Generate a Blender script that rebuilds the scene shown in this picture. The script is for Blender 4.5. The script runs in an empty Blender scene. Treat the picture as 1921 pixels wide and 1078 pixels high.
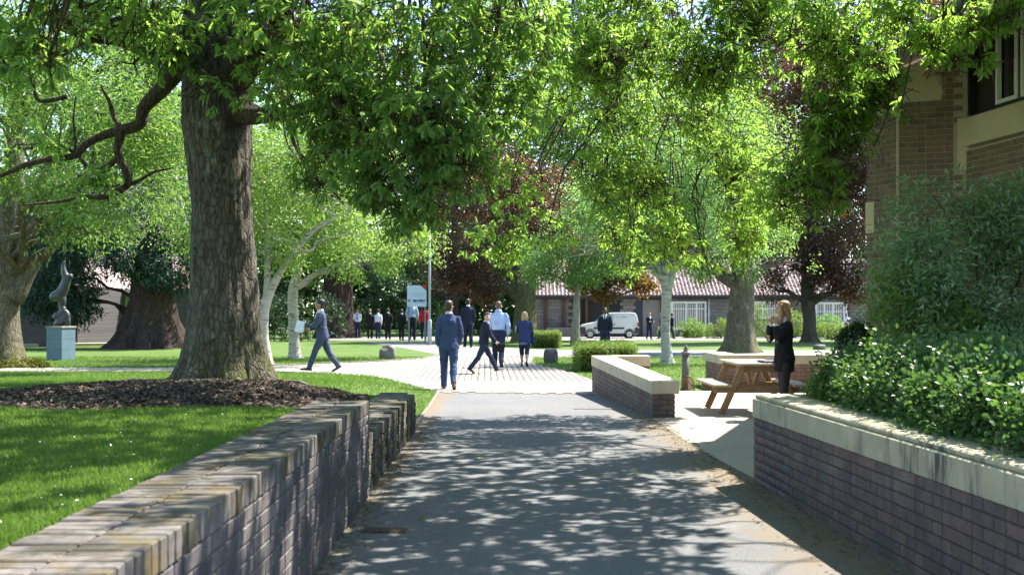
import bpy, bmesh, math, random
import numpy as np
from mathutils import Vector, Matrix

R = math.radians
random.seed(7)
rng = np.random.default_rng(11)
scene = bpy.context.scene
C = scene.collection

# ------------------------------------------------------------------ camera, world, sun, exposure
CAM_H, HZ, F = 1.5, 588.0, 2000.0            # eye height, horizon row and focal length in photo pixels
cam_d = bpy.data.cameras.new('camera')
cam = bpy.data.objects.new('camera', cam_d)
C.objects.link(cam)
cam.location = (0, 0, CAM_H)
cam.rotation_euler = (R(90), 0, 0)
cam_d.sensor_width = 36.0
cam_d.lens = 36.0 * F / 1921.0
cam_d.shift_y = (HZ - 539.0) / 1921.0
cam_d.clip_start = 0.05
cam_d.clip_end = 2000
cam_d.dof.use_dof = True
cam_d.dof.focus_distance = 17.0
cam_d.dof.aperture_fstop = 5.0
scene.camera = cam

SUN = Vector((.53, .38, 1.0)).normalized()
world = bpy.data.worlds.new('World')
scene.world = world
world.use_nodes = True
wn = world.node_tree
bg = wn.nodes['Background']
sky = wn.nodes.new('ShaderNodeTexSky')
sky.sky_type = 'NISHITA'
sky.sun_disc = False
sky.sun_elevation = math.asin(SUN.z)
sky.sun_rotation = math.atan2(SUN.x, SUN.y)
sky.air_density = 1.0
sky.dust_density = 0.5
bg.inputs['Strength'].default_value = 0.125
wn.links.new(sky.outputs[0], bg.inputs['Color'])
sun_d = bpy.data.lights.new('sun', 'SUN')
sun_d.energy = 5.0
sun_d.angle = R(0.45)
sun_d.color = (1.0, 0.95, 0.87)
sun = bpy.data.objects.new('sun', sun_d)
C.objects.link(sun)
sun.location = (20, 15, 40)
sun.rotation_euler = (-SUN).to_track_quat('-Z', 'Y').to_euler()
scene.view_settings.view_transform = 'Standard'
scene.view_settings.look = 'None'
scene.view_settings.exposure = 1.9
scene.view_settings.gamma = 1.0
scene.view_settings.use_curve_mapping = False
try:
    scene.cycles.max_bounces = 8
    scene.cycles.diffuse_bounces = 4
    scene.cycles.transmission_bounces = 5
    scene.cycles.use_denoising = True
    scene.cycles.caustics_reflective = False
    scene.cycles.caustics_refractive = False
except Exception:
    pass

def G(px, py, z=0.0):
    """ground point seen at a photo pixel, for ground at height z"""
    d = F * (CAM_H - z) / (py - HZ)
    return Vector(((px - 960.5) / F * d, d, z))

def P(px, py, d):
    return Vector(((px - 960.5) / F * d, d, CAM_H - (py - HZ) / F * d))

# ------------------------------------------------------------------ materials
def mat(name, rough=0.8, spec=0.3):
    m = bpy.data.materials.new(name)
    m.use_nodes = True
    b = m.node_tree.nodes['Principled BSDF']
    b.inputs['Roughness'].default_value = rough
    b.inputs['Specular IOR Level'].default_value = spec
    return m, m.node_tree, b

def col(c):
    return (c[0], c[1], c[2], 1.0)

def node(nt, t, **kw):
    n = nt.nodes.new(t)
    for k, v in kw.items():
        if k in n.inputs:
            n.inputs[k].default_value = v
        else:
            setattr(n, k, v)
    return n

def ramp(nt, stops, src):
    n = nt.nodes.new('ShaderNodeValToRGB')
    e = n.color_ramp.elements
    while len(e) < len(stops):
        e.new(0.5)
    for i, (p, c) in enumerate(stops):
        e[i].position = p
        e[i].color = col(c) if not isinstance(c, (int, float)) else (c, c, c, 1)
    nt.links.new(src, n.inputs[0])
    return n.outputs[0]

def mix(nt, fac, a, b, mode='MIX'):
    n = nt.nodes.new('ShaderNodeMix')
    n.data_type = 'RGBA'
    n.blend_type = mode
    n.clamp_factor = True
    for s, v in ((n.inputs[0], fac), (n.inputs[6], a), (n.inputs[7], b)):
        if isinstance(v, (int, float)):
            s.default_value = v
        elif isinstance(v, tuple):
            s.default_value = col(v)
        else:
            nt.links.new(v, s)
    return n.outputs[2]

def wpos(nt, scale=(1, 1, 1)):
    g = nt.nodes.new('ShaderNodeNewGeometry')
    m = nt.nodes.new('ShaderNodeMapping')
    m.inputs['Scale'].default_value = scale
    nt.links.new(g.outputs['Position'], m.inputs['Vector'])
    return m.outputs[0]

def noise(nt, scale, detail=4, vec=None, rough=0.55, out=0):
    n = nt.nodes.new('ShaderNodeTexNoise')
    n.inputs['Scale'].default_value = scale
    n.inputs['Detail'].default_value = detail
    n.inputs['Roughness'].default_value = rough
    if vec is not None:
        nt.links.new(vec, n.inputs['Vector'])
    return n.outputs[out]

def bump(nt, b, src, strength=0.3, dist=0.01):
    n = nt.nodes.new('ShaderNodeBump')
    n.inputs['Strength'].default_value = strength
    n.inputs['Distance'].default_value = dist
    nt.links.new(src, n.inputs['Height'])
    nt.links.new(n.outputs[0], b.inputs['Normal'])

def plain(name, c, rough=0.6, spec=0.3, var=0.12, scale=12, metal=0.0):
    m, nt, b = mat(name, rough, spec)
    v = wpos(nt)
    n = noise(nt, scale, 4, v)
    lo = tuple(x * (1 - var) for x in c)
    hi = tuple(min(1, x * (1 + var)) for x in c)
    nt.links.new(ramp(nt, [(0.3, lo), (0.7, hi)], n), b.inputs['Base Color'])
    b.inputs['Metallic'].default_value = metal
    return m

def leaf_mat(name, cols, trans, tfac=0.5, rough=0.42, spec=0.45):
    """cols: reflected colours picked leaf by leaf; trans: colours of light passing through"""
    m, nt, b = mat(name, rough, spec)
    g = nt.nodes.new('ShaderNodeNewGeometry')
    rnd = g.outputs['Random Per Island']
    k = len(cols)
    nt.links.new(ramp(nt, [(i / max(1, k - 1), c) for i, c in enumerate(cols)], rnd), b.inputs['Base Color'])
    t = nt.nodes.new('ShaderNodeBsdfTranslucent')
    k = len(trans)
    nt.links.new(ramp(nt, [(i / max(1, k - 1), c) for i, c in enumerate(trans)], rnd), t.inputs['Color'])
    mx = nt.nodes.new('ShaderNodeMixShader')
    mx.inputs[0].default_value = tfac
    nt.links.new(b.outputs[0], mx.inputs[1])
    nt.links.new(t.outputs[0], mx.inputs[2])
    nt.links.new(mx.outputs[0], nt.nodes['Material Output'].inputs['Surface'])
    return m

def bark_mat(name, dark, light, scale=9.0, moss=None, moss_z=0.0, stretch=0.22, lichen=None, bstr=0.8):
    m, nt, b = mat(name, 0.9, 0.15)
    v = wpos(nt, (1, 1, stretch))
    n1 = noise(nt, scale, 6, v, 0.65)
    n2 = noise(nt, scale * 3.3, 5, v, 0.6)
    c = ramp(nt, [(0.34, dark), (0.62, light)], n1)
    c = mix(nt, 0.5, c, ramp(nt, [(0.3, dark), (0.7, light)], n2))
    if lichen:
        w = noise(nt, 3.2, 6, wpos(nt), 0.7)
        c = mix(nt, ramp(nt, [(0.56, 0.0), (0.68, 0.75)], w), c, lichen)
    if moss:
        g = nt.nodes.new('ShaderNodeNewGeometry')
        s = nt.nodes.new('ShaderNodeSeparateXYZ')
        nt.links.new(g.outputs['Position'], s.inputs[0])
        mr = nt.nodes.new('ShaderNodeMapRange')
        mr.inputs[1].default_value = moss_z - 0.05
        mr.inputs[2].default_value = moss_z + 0.85
        mr.inputs[3].default_value = 1.0
        mr.inputs[4].default_value = 0.0
        nt.links.new(s.outputs[2], mr.inputs[0])
        w = noise(nt, 5.0, 5, wpos(nt), 0.7)
        a = nt.nodes.new('ShaderNodeMath'); a.operation = 'MULTIPLY'
        nt.links.new(mr.outputs[0], a.inputs[0])
        nt.links.new(ramp(nt, [(0.42, 0.0), (0.58, 1.0)], w), a.inputs[1])
        c = mix(nt, a.outputs[0], c, moss)
    # furrows between the bark plates
    vo = nt.nodes.new('ShaderNodeTexVoronoi'); vo.feature = 'DISTANCE_TO_EDGE'
    vo.inputs['Scale'].default_value = scale * 1.5
    ad = nt.nodes.new('ShaderNodeVectorMath'); ad.operation = 'ADD'
    sc = nt.nodes.new('ShaderNodeVectorMath'); sc.operation = 'SCALE'; sc.inputs['Scale'].default_value = .09
    nt.links.new(noise(nt, 6, 4, wpos(nt), .6, 1), sc.inputs[0])
    nt.links.new(v, ad.inputs[0]); nt.links.new(sc.outputs[0], ad.inputs[1]); nt.links.new(ad.outputs[0], vo.inputs['Vector'])
    cr = ramp(nt, [(0.0, 0.0), (0.16, 1.0)], vo.outputs['Distance'])
    c = mix(nt, 0.62, c, ramp(nt, [(0.0, 0.28), (0.13, 1.0)], vo.outputs['Distance']), 'MULTIPLY')
    nt.links.new(c, b.inputs['Base Color'])
    hgt = mix(nt, 0.5, n1, cr)
    bump(nt, b, hgt, bstr, 0.04)
    return m

def brick_mat(name, cols, rough=0.85, moss=None, per='object', pale=None, grime=None):
    m, nt, b = mat(name, rough, 0.25)
    if per == 'object':
        o = nt.nodes.new('ShaderNodeObjectInfo')
        rnd = o.outputs['Random']
    else:
        g = nt.nodes.new('ShaderNodeNewGeometry')
        rnd = g.outputs['Random Per Island']
    k = len(cols)
    c = ramp(nt, [(i / max(1, k - 1), x) for i, x in enumerate(cols)], rnd)
    v = wpos(nt)
    n1 = noise(nt, 35, 6, v, 0.7)
    c = mix(nt, 0.55, c, ramp(nt, [(0.25, 0.45), (0.75, 1.0)], n1), 'MULTIPLY')
    if pale:
        n2 = noise(nt, 6, 5, wpos(nt, (1, 1, .5)), 0.65)
        c = mix(nt, ramp(nt, [(0.5, 0.0), (0.75, 0.7)], n2), c, pale)
    if grime:
        n4 = noise(nt, 2.2, 5, v, 0.7)
        c = mix(nt, ramp(nt, [(0.45, 0.0), (0.7, 0.75)], n4), c, grime)
    if moss:
        n3 = noise(nt, 2.6, 7, v, 0.72)
        c = mix(nt, ramp(nt, [(0.49, 0.0), (0.58, 0.9)], n3), c, moss[0])
        n5 = noise(nt, 3.9, 7, wpos(nt, (1.2, 1, 1)), 0.75)
        c = mix(nt, ramp(nt, [(0.52, 0.0), (0.65, 0.8)], n5), c, moss[1])
    nt.links.new(c, b.inputs['Base Color'])
    bump(nt, b, n1, 0.55, 0.006)
    return m

def stone_mat(name, a, bb, stain=None, rough=0.85):
    m, nt, b = mat(name, rough, 0.2)
    v = wpos(nt)
    n1 = noise(nt, 4.0, 7, v, 0.65)
    c = ramp(nt, [(0.3, a), (0.7, bb)], n1)
    n2 = noise(nt, 60, 5, v, 0.7)
    c = mix(nt, 0.4, c, ramp(nt, [(0.3, 0.6), (0.7, 1.0)], n2), 'MULTIPLY')
    if stain:
        # black lichen runs on the upright faces only
        n3 = noise(nt, 7.0, 6, wpos(nt, (1, 1, .16)), 0.72)
        n4 = noise(nt, 1.1, 2, v, 0.5)
        g = nt.nodes.new('ShaderNodeNewGeometry')
        s = nt.nodes.new('ShaderNodeSeparateXYZ')
        nt.links.new(g.outputs['Normal'], s.inputs[0])
        up = ramp(nt, [(0.2, 1.0), (0.6, 0.0)], s.outputs[2])
        f = ramp(nt, [(0.5, 0.0), (0.62, 0.9)], n3)
        f2 = ramp(nt, [(0.35, 0.15), (0.6, 1.0)], n4)
        f = mix(nt, 1.0, f, f2, 'MULTIPLY')
        f = mix(nt, 1.0, f, up, 'MULTIPLY')
        c = mix(nt, f, c, stain)
    nt.links.new(c, b.inputs['Base Color'])
    bump(nt, b, n2, 0.4, 0.004)
    return m

# ------------------------------------------------------------------ objects
def tag(o, label=None, cat=None, group=None, kind=None):
    if label: o['label'] = label
    if cat: o['category'] = cat
    if group: o['group'] = group
    if kind: o['kind'] = kind
    return o

def empty(name, loc, label=None, cat=None, group=None, rz=0.0):
    o = bpy.data.objects.new(name, None)
    o.empty_display_size = 0.2
    o.location = loc
    o.rotation_euler = (0, 0, rz)
    C.objects.link(o)
    return tag(o, label, cat, group)

def link(name, me, m=None, parent=None, loc=(0, 0, 0)):
    o = bpy.data.objects.new(name, me)
    if m is not None and not me.materials:
        me.materials.append(m)
    C.objects.link(o)
    if parent is not None:
        o.parent = parent
    o.location = loc
    return o

def mesh_np(name, verts, loops, starts, totals, smooth=False, m=None):
    me = bpy.data.meshes.new(name)
    verts = np.ascontiguousarray(verts, dtype=np.float32)
    me.vertices.add(len(verts))
    me.vertices.foreach_set('co', verts.ravel())
    me.loops.add(len(loops))
    me.loops.foreach_set('vertex_index', np.ascontiguousarray(loops, dtype=np.int32))
    me.polygons.add(len(starts))
    me.polygons.foreach_set('loop_start', np.ascontiguousarray(starts, dtype=np.int32))
    if smooth:
        me.polygons.foreach_set('use_smooth', np.ones(len(starts), dtype=bool))
    me.update(calc_edges=True)
    if m is not None:
        me.materials.append(m)
    return me

def scatter_mesh(name, tv, tf, pos, mats3, scl, m=None, smooth=False):
    """copies of a small template (verts tv, faces tf) at pos with rotation matrices mats3 and sizes scl, joined into one mesh"""
    tv = np.asarray(tv, float)
    n, k = len(pos), len(tv)
    scl = np.asarray(scl, float)
    if scl.ndim == 1:
        scl = scl[:, None]
    vv = tv[None, :, :] * scl[:, None, :]
    vv = np.einsum('nij,nkj->nki', mats3, vv) + pos[:, None, :]
    tot = np.array([len(f) for f in tf])
    fl = np.concatenate([np.array(f) for f in tf])
    loops = (fl[None, :] + (np.arange(n) * k)[:, None]).ravel()
    totals = np.tile(tot, n)
    starts = np.concatenate([[0], np.cumsum(totals)[:-1]])
    return mesh_np(name, vv.reshape(-1, 3), loops, starts, totals, smooth, m)

def basis(t, nrm):
    """rotation matrices whose columns are: side, axis t, normal"""
    t = t / np.linalg.norm(t, axis=1, keepdims=True)
    nrm = nrm - t * (nrm * t).sum(1, keepdims=True)
    nrm = nrm / np.maximum(1e-6, np.linalg.norm(nrm, axis=1, keepdims=True))
    s = np.cross(t, nrm)
    return np.stack([s, t, nrm], axis=2)

class MB:
    """collects simple shapes into one mesh"""
    def __init__(self):
        self.v, self.f = [], []
    def add(self, v, f):
        o = len(self.v)
        self.v += [tuple(x) for x in v]
        self.f += [tuple(i + o for i in q) for q in f]
        return self
    def box(self, c, s, rot=None, ch=0.0):
        v, f = chamfer_box(s[0], s[1], s[2], ch)
        c = Vector(c)
        if rot is not None:
            v = [rot @ Vector(x) + c for x in v]
        else:
            v = [Vector(x) + c for x in v]
        return self.add(v, f)
    def bar(self, a, b, w, h, up=(0, 0, 1), ch=0.0):
        a, b = Vector(a), Vector(b)
        y = (b - a); L = y.length; y = y.normalized()
        x = y.cross(Vector(up)).normalized()
        z = x.cross(y)
        m = Matrix((x, y, z)).transposed()
        return self.box((a + b) / 2, (w, L, h), m, ch)
    def tube(self, pts, rad, n=10, cap=True, a0=0.0, xhint=None):
        v, f = tube(pts, rad, n, cap, a0, xhint)
        return self.add(v, f)
    def prism(self, poly, z0, z1):
        n = len(poly)
        v = [(p[0], p[1], z0) for p in poly] + [(p[0], p[1], z1) for p in poly]
        f = [tuple(range(n))[::-1], tuple(range(n, 2 * n))]
        f += [(i, (i + 1) % n, n + (i + 1) % n, n + i) for i in range(n)]
        return self.add(v, f)
    def mesh(self, name, m=None, smooth=False):
        me = bpy.data.meshes.new(name)
        me.from_pydata(self.v, [], self.f)
        bm = bmesh.new(); bm.from_mesh(me)
        bmesh.ops.recalc_face_normals(bm, faces=bm.faces)
        bm.to_mesh(me); bm.free()
        if smooth:
            me.polygons.foreach_set('use_smooth', np.ones(len(me.polygons), dtype=bool))
        me.update()
        if m is not None:
            me.materials.append(m)
        return me
    def build(self, name, m, parent=None, loc=(0, 0, 0), smooth=False):
        return link(name, self.mesh(name, m, smooth), None, parent, loc)

def chamfer_box(sx, sy, sz, ch=0.0):
    x, y, z = sx / 2, sy / 2, sz / 2
    if ch <= 0:
        v = [(-x, -y, -z), (x, -y, -z), (x, y, -z), (-x, y, -z), (-x, -y, z), (x, -y, z), (x, y, z), (-x, y, z)]
        f = [(3, 2, 1, 0), (4, 5, 6, 7), (0, 1, 5, 4), (1, 2, 6, 5), (2, 3, 7, 6), (3, 0, 4, 7)]
        return v, f
    v = []
    idx = {}
    for i, a in enumerate((-1, 1)):
        for j, b in enumerate((-1, 1)):
            for k, c in enumerate((-1, 1)):
                for ax in range(3):
                    p = [a * (x - ch), b * (y - ch), c * (z - ch)]
                    p[ax] = (a * x, b * y, c * z)[ax]
                    idx[(i, j, k, ax)] = len(v)
                    v.append(tuple(p))
    f = []
    def face(*q): f.append(tuple(q))
    for s in (0, 1):
        face(*[idx[(s, j, k, 0)] for j, k in ((0, 0), (1, 0), (1, 1), (0, 1))])
        face(*[idx[(i, s, k, 1)] for i, k in ((0, 0), (1, 0), (1, 1), (0, 1))])
        face(*[idx[(i, j, s, 2)] for i, j in ((0, 0), (1, 0), (1, 1), (0, 1))])
    for i in (0, 1):
        for j in (0, 1):
            face(idx[(i, j, 0, 0)], idx[(i, j, 1, 0)], idx[(i, j, 1, 1)], idx[(i, j, 0, 1)])
            face(idx[(i, 0, j, 0)], idx[(i, 1, j, 0)], idx[(i, 1, j, 2)], idx[(i, 0, j, 2)])
            face(idx[(0, i, j, 1)], idx[(1, i, j, 1)], idx[(1, i, j, 2)], idx[(0, i, j, 2)])
    for i in (0, 1):
        for j in (0, 1):
            for k in (0, 1):
                face(idx[(i, j, k, 0)], idx[(i, j, k, 1)], idx[(i, j, k, 2)])
    return v, f

def chamfer_mesh(name, s, ch, m):
    mb = MB(); mb.box((0, 0, 0), s, None, ch)
    return mb.mesh(name, m)

def tube(pts, rad, n=8, cap=True, a0=0.0, xhint=None):
    """loft of elliptical rings; rad entries are a number or (across, along)"""
    pts = [Vector(p) for p in pts]
    v, f = [], []
    prev = None
    for i, p in enumerate(pts):
        t = (pts[min(i + 1, len(pts) - 1)] - pts[max(i - 1, 0)])
        t = t.normalized() if t.length > 1e-9 else Vector((0, 0, 1))
        if prev is None:
            h = Vector(xhint) if xhint else (Vector((1, 0, 0)) if abs(t.x) < 0.9 else Vector((0, 1, 0)))
        else:
            h = prev
        x = (h - t * h.dot(t)).normalized()
        y = t.cross(x)
        prev = x
        r = rad[i] if isinstance(rad, (list, tuple)) else rad
        ra, rb = r if isinstance(r, (list, tuple)) else (r, r)
        for j in range(n):
            a = a0 + 2 * math.pi * j / n
            v.append(p + x * (math.cos(a) * ra) + y * (math.sin(a) * rb))
    m = len(pts)
    for i in range(m - 1):
        for j in range(n):
            a, b = i * n + j, i * n + (j + 1) % n
            f.append((a, b, b + n, a + n))
    if cap:
        f.append(tuple(range(n))[::-1])
        f.append(tuple(range((m - 1) * n, m * n)))
    return v, f

def smooth_path(pts, k=6):
    """Catmull-Rom through the points"""
    p = [Vector(x) for x in pts]
    p = [p[0] * 2 - p[1]] + p + [p[-1] * 2 - p[-2]]
    out = []
    for i in range(1, len(p) - 2):
        for j in range(k):
            t = j / k
            a, b, c, d = p[i - 1], p[i], p[i + 1], p[i + 2]
            out.append(0.5 * ((2 * b) + (c - a) * t + (2 * a - 5 * b + 4 * c - d) * t * t + (3 * b - a - 3 * c + d) * t ** 3))
    out.append(p[-2])
    return out

def lerp_list(vals, n):
    return list(np.interp(np.linspace(0, 1, n), np.linspace(0, 1, len(vals)), vals))

def vnoise(x, y, seed=0):
    """smooth value noise on arrays, -1..1"""
    xi, yi = np.floor(x).astype(int), np.floor(y).astype(int)
    xf, yf = x - xi, y - yi
    xf = xf * xf * (3 - 2 * xf); yf = yf * yf * (3 - 2 * yf)
    def h(a, b):
        q = (a * 374761393 + b * 668265263 + seed * 1442695) & 0x7fffffff
        q = ((q ^ (q >> 13)) * 1274126177) & 0x7fffffff
        return (q ^ (q >> 16)) / 0x3fffffff - 1.0
    return (h(xi, yi) * (1 - xf) + h(xi + 1, yi) * xf) * (1 - yf) + (h(xi, yi + 1) * (1 - xf) + h(xi + 1, yi + 1) * xf) * yf

def inpoly(x, y, poly):
    r = np.zeros(np.shape(x), bool)
    n = len(poly)
    for i in range(n):
        x1, y1 = poly[i]; x2, y2 = poly[(i + 1) % n]
        c = ((y1 > y) != (y2 > y)) & (x < (x2 - x1) * (y - y1) / (y2 - y1 + 1e-12) + x1)
        r ^= c
    return r

def sheet(name, poly, z, m, kind='structure'):
    """flat ground sheet from an outline"""
    me = bpy.data.meshes.new(name)
    me.from_pydata([(p[0], p[1], z) for p in poly], [], [tuple(range(len(poly)))])
    me.update()
    if me.polygons[0].normal.z < 0:
        me.flip_normals()
    me.materials.append(m)
    return tag(link(name, me), kind=kind)
# ------------------------------------------------------------------ materials for the setting
def grass_mat():
    m, nt, b = mat('lawn_grass', 0.75, 0.25)
    v = wpos(nt)
    n1 = noise(nt, 0.7, 5, v, 0.6)
    n2 = noise(nt, 45, 5, v, 0.75)
    c = ramp(nt, [(0.3, (.062, .115, .016)), (0.55, (.085, .15, .022)), (0.75, (.13, .18, .035))], n1)
    c = mix(nt, 0.65, c, ramp(nt, [(0.3, 0.4), (0.7, 1.0)], n2), 'MULTIPLY')
    nt.links.new(c, b.inputs['Base Color'])
    bump(nt, b, n2, 0.9, 0.02)
    return m
M_GRASS = grass_mat()
M_BLADE = leaf_mat('grass_blade', [(.075, .14, .02), (.1, .18, .03), (.14, .21, .045)], [(.13, .25, .02), (.2, .33, .04)], 0.4, 0.55, 0.25)

def asphalt_mat(name, a, b_, patch, sand=0.0):
    m, nt, b = mat(name, 0.92, 0.2)
    v = wpos(nt)
    n1 = noise(nt, 0.55, 6, v, 0.65)
    n2 = noise(nt, 140, 3, v, 0.7)
    n3 = noise(nt, 380, 2, v, 0.6)
    c = ramp(nt, [(0.3, a), (0.7, b_)], n1)
    c = mix(nt, 0.85, c, ramp(nt, [(0.32, 0.35), (0.5, 0.85), (0.7, 1.4)], n2), 'MULTIPLY')
    c = mix(nt, ramp(nt, [(0.62, 0.0), (0.7, 0.5)], n3), c, patch)
    n4 = noise(nt, 2.3, 6, v, 0.75)
    c = mix(nt, ramp(nt, [(0.55, 0.0), (0.72, 0.5)], n4), c, patch)
    if sand:
        g = nt.nodes.new('ShaderNodeNewGeometry')
        s = nt.nodes.new('ShaderNodeSeparateXYZ')
        nt.links.new(g.outputs['Position'], s.inputs[0])
        r1 = ramp(nt, [(0.0, 0.0), (1.0, 1.0)], s.outputs[0])
        # soil and leaf crumbs washed to both edges of the path
        def edge(x0, x1):
            mr = nt.nodes.new('ShaderNodeMapRange')
            mr.inputs[1].default_value = x0; mr.inputs[2].default_value = x1
            nt.links.new(s.outputs[0], mr.inputs[0])
            return mr.outputs[0]
        n5 = noise(nt, 3.0, 7, wpos(nt, (1, .45, 1)), 0.75)
        e = mix(nt, 1.0, edge(1.25, 2.1), edge(-0.95, -1.25), 'ADD')
        a_ = nt.nodes.new('ShaderNodeMath'); a_.operation = 'MULTIPLY_ADD'
        nt.links.new(e, a_.inputs[0]); a_.inputs[1].default_value = 0.42
        nt.links.new(n5, a_.inputs[2])
        c = mix(nt, ramp(nt, [(0.6, 0.0), (0.86, sand)], a_.outputs[0]), c, (.155, .12, .08))
    nt.links.new(c, b.inputs['Base Color'])
    bump(nt, b, n2, 0.5, 0.004)
    return m
M_PATH = asphalt_mat('path_asphalt', (.125, .127, .13), (.165, .163, .16), (.25, .24, .23), 0.85)
M_ROAD = asphalt_mat('road_asphalt', (.2, .19, .18), (.26, .25, .235), (.34, .32, .29))
M_PATIO = asphalt_mat('patio_concrete', (.36, .31, .25), (.44, .38, .31), (.3, .22, .14))
M_MULCHBASE = plain('mulch_soil', (.05, .033, .024), 0.95, 0.1, 0.5, 30)

# ------------------------------------------------------------------ setting: ground, lawn, paths, road
sheet('ground', [(-400, -60), (400, -60), (400, 600), (-400, 600)], 0.0, M_GRASS)

WALL_X = -1.165                                   # outer face of the retaining wall
def sstep(a, b, x):
    t = np.clip((x - a) / (b - a), 0, 1)
    return t * t * (3 - 2 * t)
def lawn_z(x, d):
    x = np.asarray(x, float); d = np.asarray(d, float)
    inner = np.interp(d, [-5, 8.5, 10.5, 13.4, 16, 19, 23, 27.3], [.745, .745, .715, .62, .46, .28, .1, .006])
    edge = np.interp(d, [-5, 8.4, 9.1, 13.5, 14.2], [.745, .745, .47, .44, .012])
    w = sstep(-1.6, -3.2, x)
    z = edge * (1 - w) + inner * w
    return z + .012 * vnoise(x * .9, d * .9, 3) * (d < 26)
def in_bed(x, d):
    a = ((x + 3.35) / 1.85) ** 2 + ((d - 11.55) / 3.35) ** 2
    return a < 1 + .06 * np.sin(x * 5) + .05 * np.sin(d * 3.7 + 1)
# front edge of the pavers along the lawn
EDGE = [(-1.33, 13.8), (-1.36, 17.0), (-1.43, 20.2), (-2.2, 22.2), (-3.15, 24.1), (-4.6, 26.4), (-6.4, 27.5), (-40, 27.5)]
def lawn_ok(x, d):
    ex = np.interp(d, [e[1] for e in EDGE[:-1]], [e[0] for e in EDGE[:-1]])
    lim = np.where(d < 13.75, -1.6, ex)
    return (x <= lim) & (d < 27.48)

def grid_sheet(name, xs, ds, zf, m, keep=None, dz=0.0, kind='structure'):
    X, D = np.meshgrid(xs, ds)
    Z = zf(X, D) + dz
    nx, nd = len(xs), len(ds)
    v = np.stack([X, D, Z], -1).reshape(-1, 3)
    q = []
    i, j = np.meshgrid(np.arange(nx - 1), np.arange(nd - 1))
    a = (j * nx + i).ravel()
    quads = np.stack([a, a + 1, a + 1 + nx, a + nx], 1)
    if keep is not None:
        cx = v[quads][:, :, 0].mean(1); cd = v[quads][:, :, 1].mean(1)
        quads = quads[keep(cx, cd)]
    n = len(quads)
    me = mesh_np(name, v, quads.ravel(), np.arange(n) * 4, np.full(n, 4), True, m)
    return tag(link(name, me), kind=kind)

# raised lawn: columns follow the wall / paver edge so that the outline is clean
def build_lawn():
    ds = np.concatenate([np.arange(-4, 8.4, .35), np.arange(8.4, 14.4, .12), np.arange(14.4, 27.49, .3), [27.48]])
    us = np.concatenate([np.linspace(0, 3, 30), np.linspace(3.2, 12, 30), np.linspace(13, 45, 18)])
    ex = np.interp(ds, [e[1] for e in EDGE[:-1]], [e[0] for e in EDGE[:-1]])
    lim = np.where(ds < 13.75, -1.6, ex)
    X = lim[:, None] - us[None, :]
    D = np.repeat(ds[:, None], len(us), 1)
    Z = lawn_z(X, D)
    v = np.stack([X, D, Z], -1).reshape(-1, 3)
    nx, nd = len(us), len(ds)
    i, j = np.meshgrid(np.arange(nx - 1), np.arange(nd - 1))
    a = (j * nx + i).ravel()
    quads = np.stack([a, a + nx, a + nx + 1, a + 1], 1)
    n = len(quads)
    me = mesh_np('lawn', v, quads.ravel(), np.arange(n) * 4, np.full(n, 4), True, M_GRASS)
    tag(link('lawn', me), kind='structure')
build_lawn()

# asphalt path between the walls, the paved court, the patio on the right, cross path and road
sheet('path', [(-1.3, -6), (2.6, -6), (2.6, 4), (2.2, 9.6), (2.05, 12), (2.0, 16), (1.85, 19.6), (-1.4, 20.1), (-1.36, 17), (-1.3, 13.7)], 0.004, M_PATH)
sheet('patio', [(2.2, 9.6), (12, 9.6), (12, 20.6), (2.3, 20.6), (1.85, 19.6), (2.0, 16), (2.05, 12)], 0.008, M_PATIO)
COURT = [(-1.4, 20.1), (1.85, 19.6), (2.0, 21), (1.75, 24.8), (1.62, 26.8), (1.35, 28.3), (.95, 30.2), (.6, 32.4), (.75, 36.2), (-2.6, 38.6),
         (-3.0, 35.4), (-4.2, 33.2), (-6.5, 30.9), (-9, 29.4), (-40, 29.4), (-40, 27.5), (-6.4, 27.5), (-4.6, 26.4), (-3.15, 24.1), (-2.2, 22.2)]
M_JOINT = plain('paver_joint', (.15, .13, .105), 0.95, 0.1, 0.3, 20)
court = sheet('paved_court', COURT, 0.004, M_JOINT)
sheet('cross_path', [(-2.6, 38.6), (.75, 36.2), (3, 36.6), (12, 37), (60, 37.5), (60, 43.5), (12, 43.5), (1.5, 44), (-2.2, 50), (-3.5, 57), (-8, 57), (-4.6, 46)], 0.005, M_ROAD)
sheet('road', [(-11, 60.2), (90, 59), (90, 69.5), (-11, 69.5)], 0.006, M_ROAD)

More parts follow.
